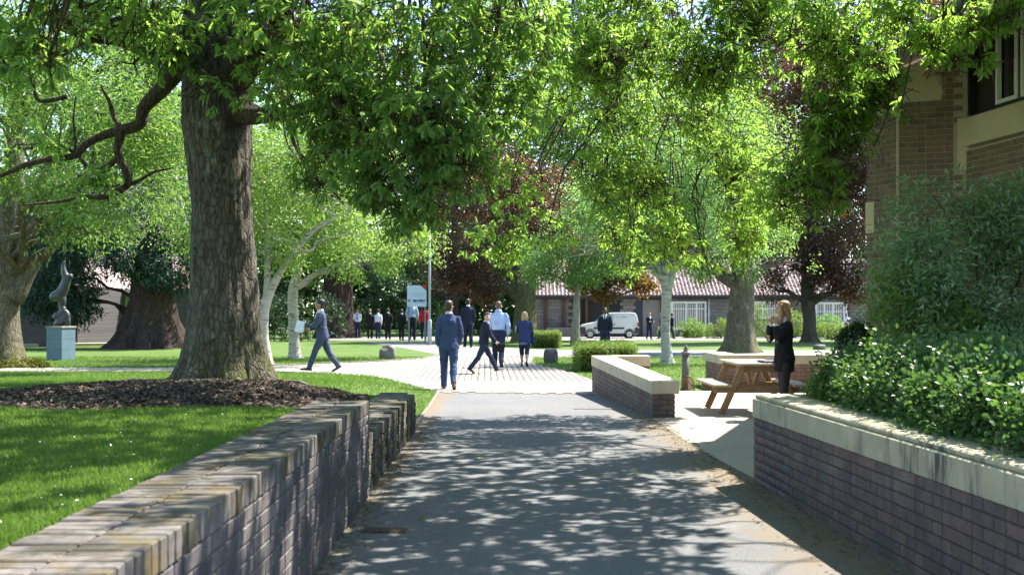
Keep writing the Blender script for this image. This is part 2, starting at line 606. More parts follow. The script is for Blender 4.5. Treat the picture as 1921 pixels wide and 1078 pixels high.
# concrete pavers, laid in courses along the walk
def build_pavers():
    pm = brick_mat('paver_concrete', [(.33, .30, .255), (.39, .355, .30), (.365, .325, .28), (.3, .28, .25)], 0.9)
    pm2 = brick_mat('paver_concrete_far', [(.33, .30, .255), (.39, .355, .30), (.365, .325, .28), (.3, .28, .25)], 0.9, per='island')
    W, L = .15, .30
    th = R(1.4)
    ca, sa = math.cos(th), math.sin(th)
    i, j = np.meshgrid(np.arange(-90, 40), np.arange(-2, 70))
    u = i * W + (j % 2) * 0.0
    w = j * L + (i % 2) * L * .5 + 19.4
    x = (u * ca - (w - 19.4) * sa).ravel(); d = ((w - 19.4) * ca + u * sa + 19.4).ravel()
    ok = np.ones(len(x), bool)
    for dx in (-W / 2, W / 2):
        for dd in (-L / 2, L / 2):
            ok &= inpoly(x + dx, d + dd, COURT)
    x, d = x[ok], d[ok]
    vis = (np.abs(x / d) < .5)
    x, d = x[vis], d[vis]
    o = np.argsort(d)
    x, d = x[o], d[o]
    me = chamfer_mesh('paver', (W - .007, L - .007, .03), .003, pm)
    for k in range(min(290, len(x))):
        p = link('paver', me, None, court, (x[k], d[k], .004 + random.uniform(-.001, .002)))
        p.rotation_euler = (random.uniform(-.004, .004), random.uniform(-.006, .006), th)
    tv, tf = chamfer_box(W - .007, L - .007, .03, .003)
    xr, dr = x[290:], d[290:]
    n = len(xr)
    t = np.tile([[-sa, ca, 0]], (n, 1)) + rng.normal(0, .004, (n, 3)); nr = np.tile([[0, 0, 1.0]], (n, 1)) + rng.normal(0, .004, (n, 3))
    far = scatter_mesh('pavers', tv, tf, np.stack([xr, dr, rng.uniform(.003, .006, n)], 1), basis(t, nr), np.ones(n), pm2)
    tag(link('pavers', far, None, court), kind='stuff')
build_pavers()

# kerb of the grass edge and the lawn edging beyond the wall
M_EDGE = stone_mat('edging_stone', (.16, .14, .11), (.24, .21, .17))
mb = MB()
for a, b in zip(EDGE[:-2], EDGE[1:-1]):
    n = max(1, int((Vector(b) - Vector(a)).length / .9))
    for k in range(n):
        p = Vector(a).lerp(Vector(b), k / n); q = Vector(a).lerp(Vector(b), (k + .97) / n)
        mb.bar((p.x + .03, p.y, .0), (q.x + .03, q.y, .0), .05, .05, ch=.006)
tag(mb.build('kerb', M_EDGE), 'low concrete edging kerb between bright lawn strip and paved court', 'kerb')
mb = MB()
back = [(-9, 29.45), (-6.5, 30.95), (-4.2, 33.25), (-3.0, 35.45), (-2.65, 38)]
for a, b in zip(back[:-1], back[1:]):
    n = max(1, int((Vector(b) - Vector(a)).length / .9))
    for k in range(n):
        p = Vector(a).lerp(Vector(b), k / n); q = Vector(a).lerp(Vector(b), (k + .97) / n)
        mb.bar((p.x, p.y + .06, .0), (q.x, q.y + .06, .0), .06, .07, ch=.008)
tag(mb.build('kerb', M_EDGE), 'curved edging kerb at the back of the paved court by the boulder', 'kerb')

# ------------------------------------------------------------------ mulch bed under the oak
def bed_z(x, d):
    a = ((x + 3.35) / 1.85) ** 2 + ((d - 11.55) / 3.35) ** 2
    return lawn_z(x, d) + .012 + .045 * np.clip(1 - a, 0, 1) + .02 * vnoise(x * 4, d * 4, 9)
grid_sheet('mulch_bed', np.arange(-5.3, -1.55, .08), np.arange(8.0, 15.2, .08), bed_z, M_MULCHBASE, lambda x, d: in_bed(x, d) & lawn_ok(x - .02, d))
def build_chips():
    n = 42000
    x = rng.uniform(-5.4, -1.6, n); d = rng.uniform(8.0, 15.2, n)
    ok = in_bed(x, d) & lawn_ok(x - .02, d)
    # a few chips thrown onto the grass and coping
    x, d = x[ok], d[ok]; n = len(x)
    z = bed_z(x, d) + rng.uniform(0, .022, n)
    an = rng.uniform(0, 2 * np.pi, n)
    t = np.stack([np.cos(an), np.sin(an), rng.normal(0, .35, n)], 1)
    nr = np.stack([rng.normal(0, .45, n), rng.normal(0, .45, n), np.ones(n)], 1)
    tv = [(-.5, -.5, 0), (.5, -.42, .1), (.38, .5, 0), (-.4, .42, .1)]
    s = np.stack([rng.uniform(.007, .024, n), rng.uniform(.018, .075, n), np.full(n, .02)], 1)
    cm = leaf_mat('bark_chip', [(.034, .024, .018), (.068, .05, .036), (.1, .077, .056), (.19, .15, .112)], [(.01, .008, .005), (.01, .008, .005)], 0.05, 0.85, 0.2)
    me = scatter_mesh('bark_mulch', tv, [(0, 1, 2, 3)], np.stack([x, d, z], 1), basis(t, nr), s, cm)
    tag(link('bark_mulch', me), 'dark bark chips lying thickly round the foot of the oak', 'mulch', kind='stuff')
build_chips()

# ------------------------------------------------------------------ grass blades
def blades(name, n, xr, dr, keep, zf, w, h, label, power=1.0):
    u = rng.uniform(0, 1, n) ** power
    d = dr[0] + (dr[1] - dr[0]) * u
    lim0 = np.maximum(xr[0], -.53 * d - .4); lim1 = np.minimum(xr[1], .53 * d + .4)
    x = lim0 + (lim1 - lim0) * rng.uniform(0, 1, n)
    ok = keep(x, d) & (lim1 > lim0)
    x, d = x[ok], d[ok]; n = len(x)
    z = zf(x, d)
    an = rng.uniform(0, 2 * np.pi, n)
    t = np.stack([np.cos(an) * .55, np.sin(an) * .55, np.ones(n)], 1) + rng.normal(0, .15, (n, 3))
    nr = np.stack([rng.normal(0, 1, n), rng.normal(0, 1, n), rng.normal(0, .3, n)], 1)
    tv = [(-.5, 0, 0), (.5, 0, 0), (.3, .6, .08), (0, 1, .25)]
    s = np.stack([rng.uniform(.7, 1.3, n) * w, rng.uniform(.5, 1.25, n) * h, np.full(n, h)], 1)
    s[:, :2] *= (1 + np.clip(d - dr[0], 0, 40)[:, None] * .02)
    me = scatter_mesh(name, tv, [(0, 1, 2), (0, 2, 3)], np.stack([x, d, z], 1), basis(t, nr), s, M_BLADE)
    return tag(link(name, me), label, 'grass', kind='stuff')
blades('grass', 210000, (-8, -1.6), (2.6, 14), lambda x, d: lawn_ok(x, d) & ~in_bed(x, d), lawn_z, .0045, .036, 'short mown grass on the raised lawn behind the brick wall', 1.0)
blades('grass', 70000, (-16, -1.3), (13, 27.4), lambda x, d: lawn_ok(x, d) & ~in_bed(x, d), lawn_z, .009, .045, 'mown grass sloping down beyond the big oak', 1.0)
def far_keep(x, d):
    return ~inpoly(x, d, COURT) & (d < 37) & ~((x > 1.4) & (d < 21.2)) & ~((x > 1.85) & (d < 20.7))
blades('grass', 110000, (-19, 18), (20.6, 37), lambda x, d: far_keep(x, d) & ((x > .5) | (d > 29.4)), lambda x, d: np.zeros_like(x), .012, .05, 'mown grass around the birches beyond the paved court', 1.0)

def build_daisies():
    n = 75
    d = rng.uniform(3, 11, n); x = -1.65 - rng.uniform(0, 1, n) ** 1.6 * (.5 * d - 1.2)
    ok = ~in_bed(x, d); x, d = x[ok], d[ok]; n = len(x)
    a = np.linspace(0, 2 * np.pi, 7)[:-1]
    tv = [(0, 0, .12)] + [(math.cos(q) * .5, math.sin(q) * .5, 0) for q in a]
    tf = [(0, i + 1, (i + 1) % 6 + 1) for i in range(6)]
    t = np.tile([[0, 1.0, 0]], (n, 1)) + rng.normal(0, .2, (n, 3)); nr = np.tile([[0, -.3, 1.0]], (n, 1)) + rng.normal(0, .3, (n, 3))
    me = scatter_mesh('daisies', tv, tf, np.stack([x, d, lawn_z(x, d) + .038], 1), basis(t, nr), rng.uniform(.008, .015, n), plain('daisy_petal', (.75, .75, .72), .6))
    tag(link('daisies', me), 'scattered small white daisies in the near lawn', 'daisies', kind='stuff')
build_daisies()
# ------------------------------------------------------------------ brick walls, each brick a piece of its own
PITCH = .075
M_BRICK_L = brick_mat('wall_brick_grey', [(.068, .062, .068), (.1, .086, .086), (.125, .105, .1), (.08, .072, .075), (.15, .13, .12)], 0.8, None, 'object', (.22, .195, .165), (.05, .046, .05))
M_COPE_L = brick_mat('coping_brick_grey', [(.095, .084, .078), (.13, .115, .105), (.17, .148, .132), (.08, .073, .07)], 0.85, ((.04, .036, .022), (.12, .085, .025)), 'object', (.25, .22, .185), (.05, .045, .04))
M_MOSSY = brick_mat('mossy_brick_grey', [(.11, .095, .08), (.145, .125, .105), (.18, .155, .13), (.09, .08, .07)], 0.88, ((.045, .042, .018), (.12, .115, .022)), 'object', (.26, .235, .195), (.05, .046, .036))
M_BRICK_R = brick_mat('wall_brick_purple', [(.135, .095, .085), (.17, .115, .098), (.115, .095, .095), (.2, .13, .105), (.145, .112, .1)], 0.82, None, 'object', (.22, .18, .15), (.075, .062, .06))
M_BRICK_RED = brick_mat('wall_brick_red', [(.24, .13, .1), (.3, .17, .13), (.19, .12, .105), (.26, .16, .13), (.16, .105, .1)], 0.85, None, 'object', (.3, .22, .18))
M_MORTAR = plain('mortar', (.1, .09, .08), 0.95, 0.1, 0.25, 30)
M_MORTAR_D = plain('mortar_dark', (.075, .068, .062), 0.95, 0.1, 0.25, 30)
M_STONE = stone_mat('coping_stone', (.36, .32, .22), (.48, .43, .31), (.045, .048, .05))
M_STONE2 = stone_mat('coping_stone_clean', (.42, .36, .26), (.54, .47, .36))

STR, HDR = .215, .1025
def brick_meshes(m):
    return (chamfer_mesh('stretcher', (STR, .1, .065), .004, m), chamfer_mesh('header', (HDR, .1, .065), .004, m))

def course_layout(L, row, bond='flemish'):
    """(centre, is_header) along a run of length L"""
    out = []
    if bond == 'flemish':
        u = 0.0; k = row % 2
        if row % 2:
            out.append((HDR / 2, True)); u = HDR + .01; k = 0
        while u < L - .05:
            hd = (k % 2 == 1)
            w = HDR if hd else STR
            if u + w > L + .002:
                break
            out.append((u + w / 2, hd)); u += w + .01; k += 1
    else:
        u = 0.0 if row % 2 == 0 else -STR / 2 - .005
        while u < L - .03:
            a, b = max(u, 0), min(u + STR, L)
            if b - a > .19: out.append((a + STR / 2, False))
            elif b - a > .06: out.append((a + HDR / 2 if u >= 0 else b - HDR / 2, True))
            u += STR + .01
    return out

def brick_face(cands, p0, p1, z0, rows, bond='flemish', z_of=None, recess=0.0):
    """brick centres (the front of each brick lies on the line p0-p1), appended to cands"""
    p0, p1 = Vector((p0[0], p0[1], 0)), Vector((p1[0], p1[1], 0))
    t = (p1 - p0); L = t.length; t.normalize()
    n = Vector((-t.y, t.x, 0))            # into the wall: left of the run
    ang = math.atan2(t.y, t.x)
    for r in range(rows):
        for u, hd in course_layout(L, r, bond):
            dz = z_of(u / L) if z_of else 0.0
            q = p0 + t * u + n * (.05 + recess + random.uniform(-.0018, .0018))
            cands.append((q.x, q.y, z0 + r * PITCH + PITCH / 2 + dz, ang, hd))

def lay(cands, parent, meshes, name, far_mat=None, limit=295, tilt=0.0, far_name='bricks'):
    o0 = Vector(parent.location)
    cands = sorted(cands, key=lambda c: c[0] ** 2 + c[1] ** 2)
    for x, y, z, ang, hd in cands[:limit]:
        b = link(name, meshes[1] if hd else meshes[0], None, parent, Vector((x, y, z)) - o0)
        b.rotation_euler = (random.uniform(-.012, .012), random.uniform(-.008, .008), ang + random.uniform(-.008, .008))
    rest = cands[limit:]
    if rest:
        for hd in (False, True):
            rr = [c for c in rest if c[4] == hd]
            if not rr: continue
            tv, tf = chamfer_box(HDR if hd else STR, .1, .065, 0)
            pos = np.array([[c[0], c[1], c[2]] for c in rr]) - np.array(o0)
            a = np.array([c[3] for c in rr]) + np.pi / 2
            t = np.stack([np.cos(a), np.sin(a), np.zeros(len(rr))], 1)
            nn = np.tile([[0, 0, 1.0]], (len(rr), 1)) + rng.normal(0, .006, (len(rr), 3))
            me = scatter_mesh(far_name, tv, tf, pos, basis(t, nn), np.ones(len(rr)), far_mat)
            tag(link(far_name, me, None, parent), kind='stuff')

# --- the near retaining wall on the left
def left_wall():
    y0, y1 = .9, 8.72
    w = empty('retaining_wall', (WALL_X, y1, 0), 'tall grey brick retaining wall with brick on edge coping beside the near lawn', 'wall')
    th = R(.45)
    c = []
    xa = lambda y: WALL_X - (y - 8.7) * .012
    # the run goes towards the far end so that the inside of the wall lies on its left
    brick_face(c, (xa(y0), y0), (xa(y1), y1), .012, 9)
    lay([q for q in c if q[1] > 3.0], w, brick_meshes(M_BRICK_L), 'brick', brick_mat('wall_brick_grey_far', [(.115, .105, .115), (.16, .14, .145), (.19, .165, .16)], .8, None, 'island'))
    # end face of the wall
    c = []
    brick_face(c, (xa(y1), y1 + .004), (xa(y1) - .44, y1 + .004), .012, 9, 'stretcher')
    lay(c, w, brick_meshes(M_BRICK_L), 'end_brick')
    core = MB().prism([(xa(y0) - .006, y0), (xa(y1) - .006, y1 - .008), (xa(y1) - .434, y1 - .008), (xa(y0) - .434, y0)], -.2, .69)
    link('mortar', core.mesh('mortar', M_MORTAR), None, w, -Vector(w.location))
    # coping: two rows of bricks on edge
    me = [chamfer_mesh('coping_brick', (.2145, .0655, .107), .005, M_COPE_L) for _ in range(1)]
    k = 0
    y = y1 - .033
    while y > 1.6:
        for s in (0, 1):
            x = xa(y) + .004 - .108 - s * .222
            if k < 296:
                b = link('coping_brick', me[0], None, w, Vector((x + random.uniform(-.003, .003), y, .744 + random.uniform(-.003, .003))) - Vector(w.location))
                b.rotation_euler = (random.uniform(-.025, .025), random.uniform(-.012, .012), random.uniform(-.02, .02))
            k += 1
        y -= .075
    core = MB().prism([(xa(1.6) - .008, 1.6), (xa(y1) - .008, y1 - .01), (xa(y1) - .434, y1 - .01), (xa(1.6) - .434, 1.6)], .69, .788)
    link('mortar', core.mesh('mortar', M_MORTAR_D), None, w, -Vector(w.location))
left_wall()

# --- the lower, toothed wall that carries on beyond it
def toothed_wall():
    w = empty('toothed_wall', (-1.2, 8.74, 0), 'low mossy brick wall with toothed stepped face beyond the taller left wall', 'wall')
    me = brick_meshes(M_MOSSY)
    cm = chamfer_mesh('coping_brick', (.44, .066, .104), .005, M_MOSSY)
    cm2 = chamfer_mesh('coping_brick', (.34, .066, .104), .005, M_MOSSY)
    c, core = [], MB()
    y = 8.76
    o0 = Vector(w.location)
    pitch = .53
    for k in range(9):
        ya, yb = y + k * pitch, y + k * pitch + pitch
        ym = ya + .3
        x1, x0 = -1.185 - k * .004, -1.295 - k * .004
        # projecting tooth
        brick_face(c, (x0, ya), (x1, ya), .012, 5, 'stretcher')
        brick_face(c, (x1, ya), (x1, ym), .012, 5, 'stretcher')
        brick_face(c, (x0, ym), (x0, yb), .012, 5, 'stretcher')
        core.prism([(x1 - .008, ya + .008), (x1 - .008, ym - .004), (x0 - .008, ym - .004), (x0 - .008, yb), (x0 - .34, yb), (x0 - .34, ya + .008)], -.2, .385)
        yy = ya + .033
        while yy < yb - .02:
            tooth = yy < ym
            b = link('coping_brick', cm if tooth else cm2, None, w, Vector(((x1 + .004 - .22) if tooth else (x0 + .004 - .17), yy, .448 + random.uniform(-.003, .003))) - o0)
            b.rotation_euler = (random.uniform(-.03, .03), random.uniform(-.015, .015), random.uniform(-.02, .02))
            yy += .0757
    link('mortar', core.mesh('mortar', M_MORTAR_D), None, w, -o0)
    ye = y + 9 * pitch
    brick_face(c, (-1.22, ye + .004), (-1.64, ye + .004), .012, 5, 'stretcher')
    lay(c, w, me, 'brick', brick_mat('mossy_brick_far', [(.15, .135, .125), (.2, .175, .16)], .88, None, 'island'))
    # timber-like edging that runs on from its end along the bed
    e = MB()
    pts = [(-1.68, 13.55), (-2.3, 14.3), (-3.0, 15.1), (-3.9, 15.6), (-4.9, 15.7)]
    for a, b in zip(pts[:-1], pts[1:]):
        za, zb = float(lawn_z(a[0], a[1])) + .02, float(lawn_z(b[0], b[1])) + .02
        e.bar((a[0], a[1], za), (b[0], b[1], zb), .07, .09, ch=.01)
    tag(e.build('bed_edging', stone_mat('edging_dark', (.08, .07, .055), (.15, .13, .1))), 'dark low edging strip around the back of the mulch bed', 'edging')
toothed_wall()

# --- walls with stone copings on the right
def coped_wall(name, label, runs, rows, z0, coping, mats, limit=295, cth=.2, cw=.41, tilt=None, corename='mortar', stone=None):
    """runs: list of ((x0,y0),(x1,y1)) whose brick faces are seen; coping: list of centre-line segments ((x0,y0),(x1,y1), slabs)"""
    pass

def right_wall():
    w = empty('planter_wall', (2.15, 9.48, 0), 'long purple brick planter wall with black stained stone coping at the right', 'wall')
    o0 = Vector(w.location)
    me = brick_meshes(M_BRICK_R)
    c = []
    A, B = (2.15, 9.48), (2.50, 2.2)
    brick_face(c, A, B, -.015, 8)
    lay(c, w, me, 'brick', brick_mat('wall_brick_purple_far', [(.135, .10, .10), (.17, .12, .11), (.12, .105, .115), (.2, .13, .11)], .82, None, 'island'))
    c = []
    brick_face(c, (6.2, 9.484), (2.15, 9.484), -.015, 8, 'stretcher')
    lay(c, w, me, 'return_brick')
    core = MB().prism([(A[0] + .008, A[1] - .008), (B[0] + .008, B[1]), (B[0] + .33, B[1]), (A[0] + .33, A[1] - .008)], -.2, .584)
    core.prism([(2.48, 9.474), (6.2, 9.474), (6.2, 9.16), (2.48, 9.16)], -.2, .584)
    link('mortar', core.mesh('mortar', M_MORTAR_D), None, w, -o0)
    # coping stones: a chamfered slab with a shallow groove line near its top edge
    t = (Vector(B) - Vector(A)); L = t.length; t.normalize()
    ang = math.atan2(t.y, t.x)
    u = 0.0
    lens = [.95, 1.15, 1.1, 1.2, 1.15, 1.2, .6]
    for q in lens:
        s = MB()
        s.box((0, 0, -.018), (q - .006, .405, .165), None, .006)
        s.box((0, .012, .084), (q - .006, .381, .038), None, .01)
        c0 = Vector(A) + t * (u + q / 2)
        n = Vector((-t.y, t.x))
        b = link('coping_stone', s.mesh('coping_stone', M_STONE), None, w, Vector((c0.x + n.x * .187, c0.y + n.y * .187, .685)) - o0)
        b.rotation_euler = (0, 0, ang + random.uniform(-.002, .002))
        u += q
    x = 2.56
    for q in (1.1, 1.2, 1.25):
        s = MB()
        s.box((0, 0, 0), (q - .006, .4, .2), None, .008)
        b = link('coping_stone', s.mesh('coping_stone', M_STONE), None, w, Vector((x + q / 2, 9.3, .686)) - o0)
        x += q
right_wall()

def mid_planter():
    near, far = Vector((2.02, 15.32)), Vector((1.53, 20.4))
    w = empty('planter_wall', (near.x, near.y, 0), 'short planter wall with pale stone coping in the middle of the court', 'wall')
    o0 = Vector(w.location)
    me = brick_meshes(M_BRICK_R)
    rise = .17
    c = []
    brick_face(c, far, near, -.26, 8, 'flemish', lambda f: rise * (1 - f))
    brick_face(c, near, near + Vector((.328, .018)), -.26, 8, 'stretcher')
    lay(c, w, me, 'brick', brick_mat('planter_brick_far', [(.15, .115, .11), (.18, .13, .12)], .82, None, 'island'))
    t = (near - far).normalized(); n = Vector((-t.y, t.x))
    core = MB()
    P4 = [far + n * .008, near + n * .008 - t * .008, near + n * .322 - t * .008, far + n * .322]
    v = [(p.x, p.y, -.3) for p in P4] + [(p.x, p.y, .335 + (rise if i in (0, 3) else 0)) for i, p in enumerate(P4)]
    core.add(v, [(3, 2, 1, 0), (4, 5, 6, 7), (0, 1, 5, 4), (1, 2, 6, 5), (2, 3, 7, 6), (3, 0, 4, 7)])
    core.prism([(far.x + .38, far.y - .03), (2.62, 20.37), (2.62, 20.72), (far.x + .38, 20.7)], -.2, .50)
    link('mortar', core.mesh('mortar', M_MORTAR), None, w, -o0)
    L = (near - far).length
    k = 5
    for i in range(k):
        f0, f1 = i / k, (i + 1) / k
        a = far.lerp(near, f0); b = far.lerp(near, f1)
        za, zb = .435 + rise * (1 - f0), .435 + rise * (1 - f1)
        s = MB()
        s.bar((a.x + n.x * .19, a.y + n.y * .19, za), (b.x + n.x * .19 - t.x * .005, b.y + n.y * .19 - t.y * .005, zb), .41, .19, ch=.008)
        link('coping_stone', s.mesh('coping_stone', M_STONE2), None, w, -o0)
    s = MB(); s.box((2.28, 20.53, .598), (.72, .4, .19), None, .008)
    link('coping_stone', s.mesh('coping_stone', M_STONE2), None, w, -o0)
    c = []
    brick_face(c, (1.95, 20.36), (2.62, 20.36), -.1, 8, 'stretcher')
    lay(c, w, me, 'return_brick')
mid_planter()

def far_planter():
    w = empty('planter_wall', (4.1, 21.0, 0), 'low reddish brick wall with pale coping behind the picnic table', 'wall')
    o0 = Vector(w.location)
    me = brick_meshes(M_BRICK_RED)
    c = []
    brick_face(c, (4.1, 21.0), (8.2, 20.9), -.02, 7)
    brick_face(c, (4.1, 22.6), (4.1, 21.0), -.02, 7)
    lay(c, w, me, 'brick', brick_mat('wall_brick_red_far', [(.24, .13, .1), (.3, .17, .13), (.19, .12, .105)], .85, None, 'island'))
    core = MB().prism([(4.108, 21.008), (8.2, 20.908), (8.2, 21.3), (4.45, 21.36), (4.45, 22.6), (4.108, 22.6)], -.2, .5)
    link('mortar', core.mesh('mortar', M_MORTAR), None, w, -o0)
    x = 4.07
    for q in (.9, 1.05, 1.1, 1.1):
        s = MB(); s.box((0, 0, 0), (q - .006, .42, .185), None, .008)
        b = link('coping_stone', s.mesh('coping_stone', M_STONE2), None, w, Vector((x + q / 2, 21.18 - .025 * (x - 4.1), .6)) - o0)
        b.rotation_euler = (0, 0, -.0244)
        x += q
    y = 21.41
    for q in (.62, .62):
        s = MB(); s.box((0, 0, 0), (.42, q - .006, .185), None, .008)
        link('coping_stone', s.mesh('coping_stone', M_STONE2), None, w, Vector((4.28, y + q / 2, .6)) - o0)
        y += q
far_planter()

# ------------------------------------------------------------------ the two-storey brick building on the right
def side_building():
    w = empty('brick_building', (5.1, 14.05, 0), 'brown brick building with sloping eave and ribbon window at the right edge', 'building')
    o0 = Vector(w.location)
    P1, P2, P3 = Vector((4.86, 14.62)), Vector((5.1, 14.05)), Vector((5.88, 13.8))
    dr = Vector((.165, -.986)).normalized()
    P4 = P3 + dr * 4.2
    P0 = Vector((7.4, 21.5))
    bm_ = brick_mat('building_brick', [(.175, .128, .09), (.22, .16, .112), (.145, .118, .09), (.255, .17, .12), (.19, .148, .11)], .85, None, 'object', (.27, .215, .16))
    bm_f = brick_mat('building_brick_far', [(.175, .128, .09), (.22, .16, .112), (.145, .118, .09), (.255, .17, .12)], .85, None, 'island')
    mort = plain('building_mortar', (.4, .32, .24), .95, .1, .2, 30)
    me = brick_meshes(bm_)
    def top_at(p):                       # under the roof slope
        return 4.72 + (p.x - 4.85) * .42
    c = []
    z0 = .6
    def run(a, b, rows, bond='flemish', holes=()):
        q = []
        brick_face(q, a, b, z0, rows, bond)
        for x, y, z, an, hd in q:
            if z > top_at(Vector((x, y))) - .1: continue
            if any(h[0] < z < h[1] and h[2](x, y) for h in holes): continue
            c.append((x, y, z, an, hd))
    # corner stones take the place of bricks at the top of the two facets
    s_top = 4.18
    run(P1, P2, 60, 'stretcher', [(s_top, 9, lambda x, y: True)])
    run(P2, P3, 60, 'flemish', [(s_top + .12, 9, lambda x, y: (x - P2.x) < .52), (3.32, 4.0, lambda x, y: x > 5.78)])
    run(P3, P3 + dr * 1.5, 60, 'stretcher', [(3.62, 9, lambda x, y: True)])
    vis = [q for q in c]
    vis.sort(key=lambda q: -q[2])
    lim = vis[:295]
    lay(lim, w, me, 'brick')
    rest = [(q[0], q[1], q[2], q[3], q[4]) for q in vis[295:]]
    lay(rest, w, me, 'bricks', bm_f, limit=0)
    # backing
    n = lambda a, b: Vector((-(b - a).y, (b - a).x)).normalized()
    core = MB()
    def slab(a, b, z0, z1, off=.009, th=.25):
        nn = n(a, b)
        q = [a + nn * off, b + nn * off, b + nn * (off + th), a + nn * (off + th)]
        core.prism([(p.x, p.y) for p in q], z0, z1)
    slab(P0, P1, -.2, 4.6); slab(P1, P2, -.2, 4.62); slab(P2, P3, -.2, 4.7)
    slab(P3, P4, -.2, 3.62)
    core.prism([(5.84, 13.84), (5.895, 13.80), (6.2, 13.9), (6.1, 14.2), (5.86, 14.05)], -.2, 5.1)
    link('mortar', core.mesh('mortar', mort), None, w, -o0)
    # stone blocks at the head of the corner
    lime = stone_mat('limestone', (.52, .46, .3), (.62, .55, .38))
    s = MB()
    nn = n(P2, P3)
    def block(mb, a, b, z0, z1, proud=.004, th=.1, f0=0., f1=1., z1b=None):
        q0, q1 = a.lerp(b, f0), a.lerp(b, f1)
        nn = n(a, b)
        pts = [q0 - nn * proud, q1 - nn * proud, q1 + nn * th, q0 + nn * th]
        zt = [z1, z1 if z1b is None else z1b]
        v = [(p.x, p.y, z0) for p in pts] + [(pts[0].x, pts[0].y, zt[0]), (pts[1].x, pts[1].y, zt[1]), (pts[2].x, pts[2].y, zt[1]), (pts[3].x, pts[3].y, zt[0])]
        mb.add(v, [(3, 2, 1, 0), (4, 5, 6, 7), (0, 1, 5, 4), (1, 2, 6, 5), (2, 3, 7, 6), (3, 0, 4, 7)])
    s1 = MB(); block(s1, P1, P2, s_top - .02, 4.42, .004, .1, -.02, .97); link('corner_stone', s1.mesh('corner_stone', lime), None, w, -o0)
    s1 = MB(); block(s1, P2, P3, s_top + .1, 4.48, .004, .1, .03, .64, 4.62); link('corner_stone', s1.mesh('corner_stone', lime), None, w, -o0)
    s1 = MB(); block(s1, P1, P2, 4.43, 4.62, .03, .12, -.1, 1.06, 4.7); block(s1, P2, P3, 4.5, 4.66, .03, .12, -.0, .4, 4.8); link('corner_stone', s1.mesh('corner_stone', lime), None, w, -o0)
    s1 = MB(); block(s1, P1, P2, 2.6, 3.02, .004, .1, -.02, .25); link('corner_stone', s1.mesh('corner_stone', lime), None, w, -o0)
    # sill band under the window, turned down at its end
    s1 = MB(); block(s1, P3, P4, 3.66, 4.02, .03, .2, -.02, 1.0); link('window_sill', s1.mesh('window_sill', lime), None, w, -o0)
    s1 = MB(); block(s1, P2, P3, 3.36, 4.03, .008, .1, .87, 1.035); link('corner_stone', s1.mesh('corner_stone', lime), None, w, -o0)
    # the ribbon window: dark return, white casements set between slim mullions
    dark = plain('window_frame_dark', (.016, .018, .022), .35, .5)
    white = plain('window_frame_white', (.72, .72, .68), .45, .5, .04)
    glass, nt, b = mat('window_glass', .06, .6)
    b.inputs['Base Color'].default_value = (.018, .02, .018, 1)
    wf = empty('window', (0, 0, 0)); wf.parent = w; wf.location = -o0
    zt = 5.55
    N = n(P3, P4)
    def wbar(mb, u0, u1, z0, z1, off, th):
        a, b2 = P3 + dr * u0 + N * off, P3 + dr * u1 + N * off
        q = [a, b2, b2 + N * th, a + N * th]
        mb.prism([(p.x, p.y) for p in q], z0, z1)
    f = MB()
    wbar(f, 0, 4.2, 4.02, 4.07, .05, .1); wbar(f, 0, .03, 4.07, zt, .02, .16); wbar(f, .52, .555, 4.07, zt, .05, .1)
    u = 1.0
    while u < 4.2:
        wbar(f, u, u + .04, 4.07, zt, .05, .1); u += .6
    f.build('frame', dark, wf)
    p = MB(); wbar(p, .03, .52, 4.07, zt, .13, .01); p.build('dark_panel', plain('window_return', (.03, .022, .018), .5, .4), wf)
    g = MB(); wbar(g, .555, 4.2, 4.07, zt, .11, .012); g.build('glass', glass, wf)
    u = .56
    while u < 4.0:
        cs = MB()
        ua, ub = u + .005, u + .43
        wbar(cs, ua, ua + .04, 4.09, zt, .035, .06); wbar(cs, ub - .05, ub, 4.09, zt, .035, .06)
        wbar(cs, ua + .04, ub - .05, 4.09, 4.14, .035, .06); wbar(cs, ua + .04, ub - .05, zt - .22, zt - .17, .035, .06)
        cs.build('casement', white, wf)
        u += .6 if u > .6 else .49
    pap = MB(); wbar(pap, .84, .9, 4.12, 4.6, .1, .006); pap.build('paper_notice', plain('paper', (.7, .75, .85), .7), wf)
    # roof: boards of the soffit, fascia and gutter, slates above
    soff = plain('soffit_board', (.36, .25, .2), .8, .2, .2, 14)
    slate = plain('roof_slate', (.09, .10, .12), .6, .4, .25, 9)
    lead = plain('gutter_grey', (.13, .15, .17), .5, .5, .15, 6)
    r = MB()
    e0, e1 = Vector((4.78, 3.0)), Vector((4.86, 14.55))
    def roofbox(mb, xa, xb, za, zb, y0, y1, th):
        v = [(xa, y0, za), (xb, y0, zb), (xb, y1, zb), (xa, y1, za), (xa, y0, za + th), (xb, y0, zb + th), (xb, y1, zb + th), (xa, y1, za + th)]
        mb.add(v, [(3, 2, 1, 0), (4, 5, 6, 7), (0, 1, 5, 4), (1, 2, 6, 5), (2, 3, 7, 6), (3, 0, 4, 7)])
    k = 0
    x = 4.84
    while x < 6.3:
        s1 = MB(); roofbox(s1, x, x + .145, 4.64 + (x - 4.84) * .42, 4.64 + (x + .145 - 4.84) * .42, 6.0, 14.55, .02)
        link('soffit_board', s1.mesh('soffit_board', soff), None, w, -o0); x += .15
    r = MB(); roofbox(r, 4.86, 11.5, 4.68, 4.68 + 6.64 * .42, 5.9, 14.7, .09)
    for i in range(24):
        xa = 4.82 + i * .27
        roofbox(r, xa, xa + .3, 4.77 + (xa - 4.86) * .42, 4.765 + (xa + .3 - 4.86) * .42, 5.9, 14.72, .022)
    link('roof', r.mesh('roof', slate), None, w, -o0)
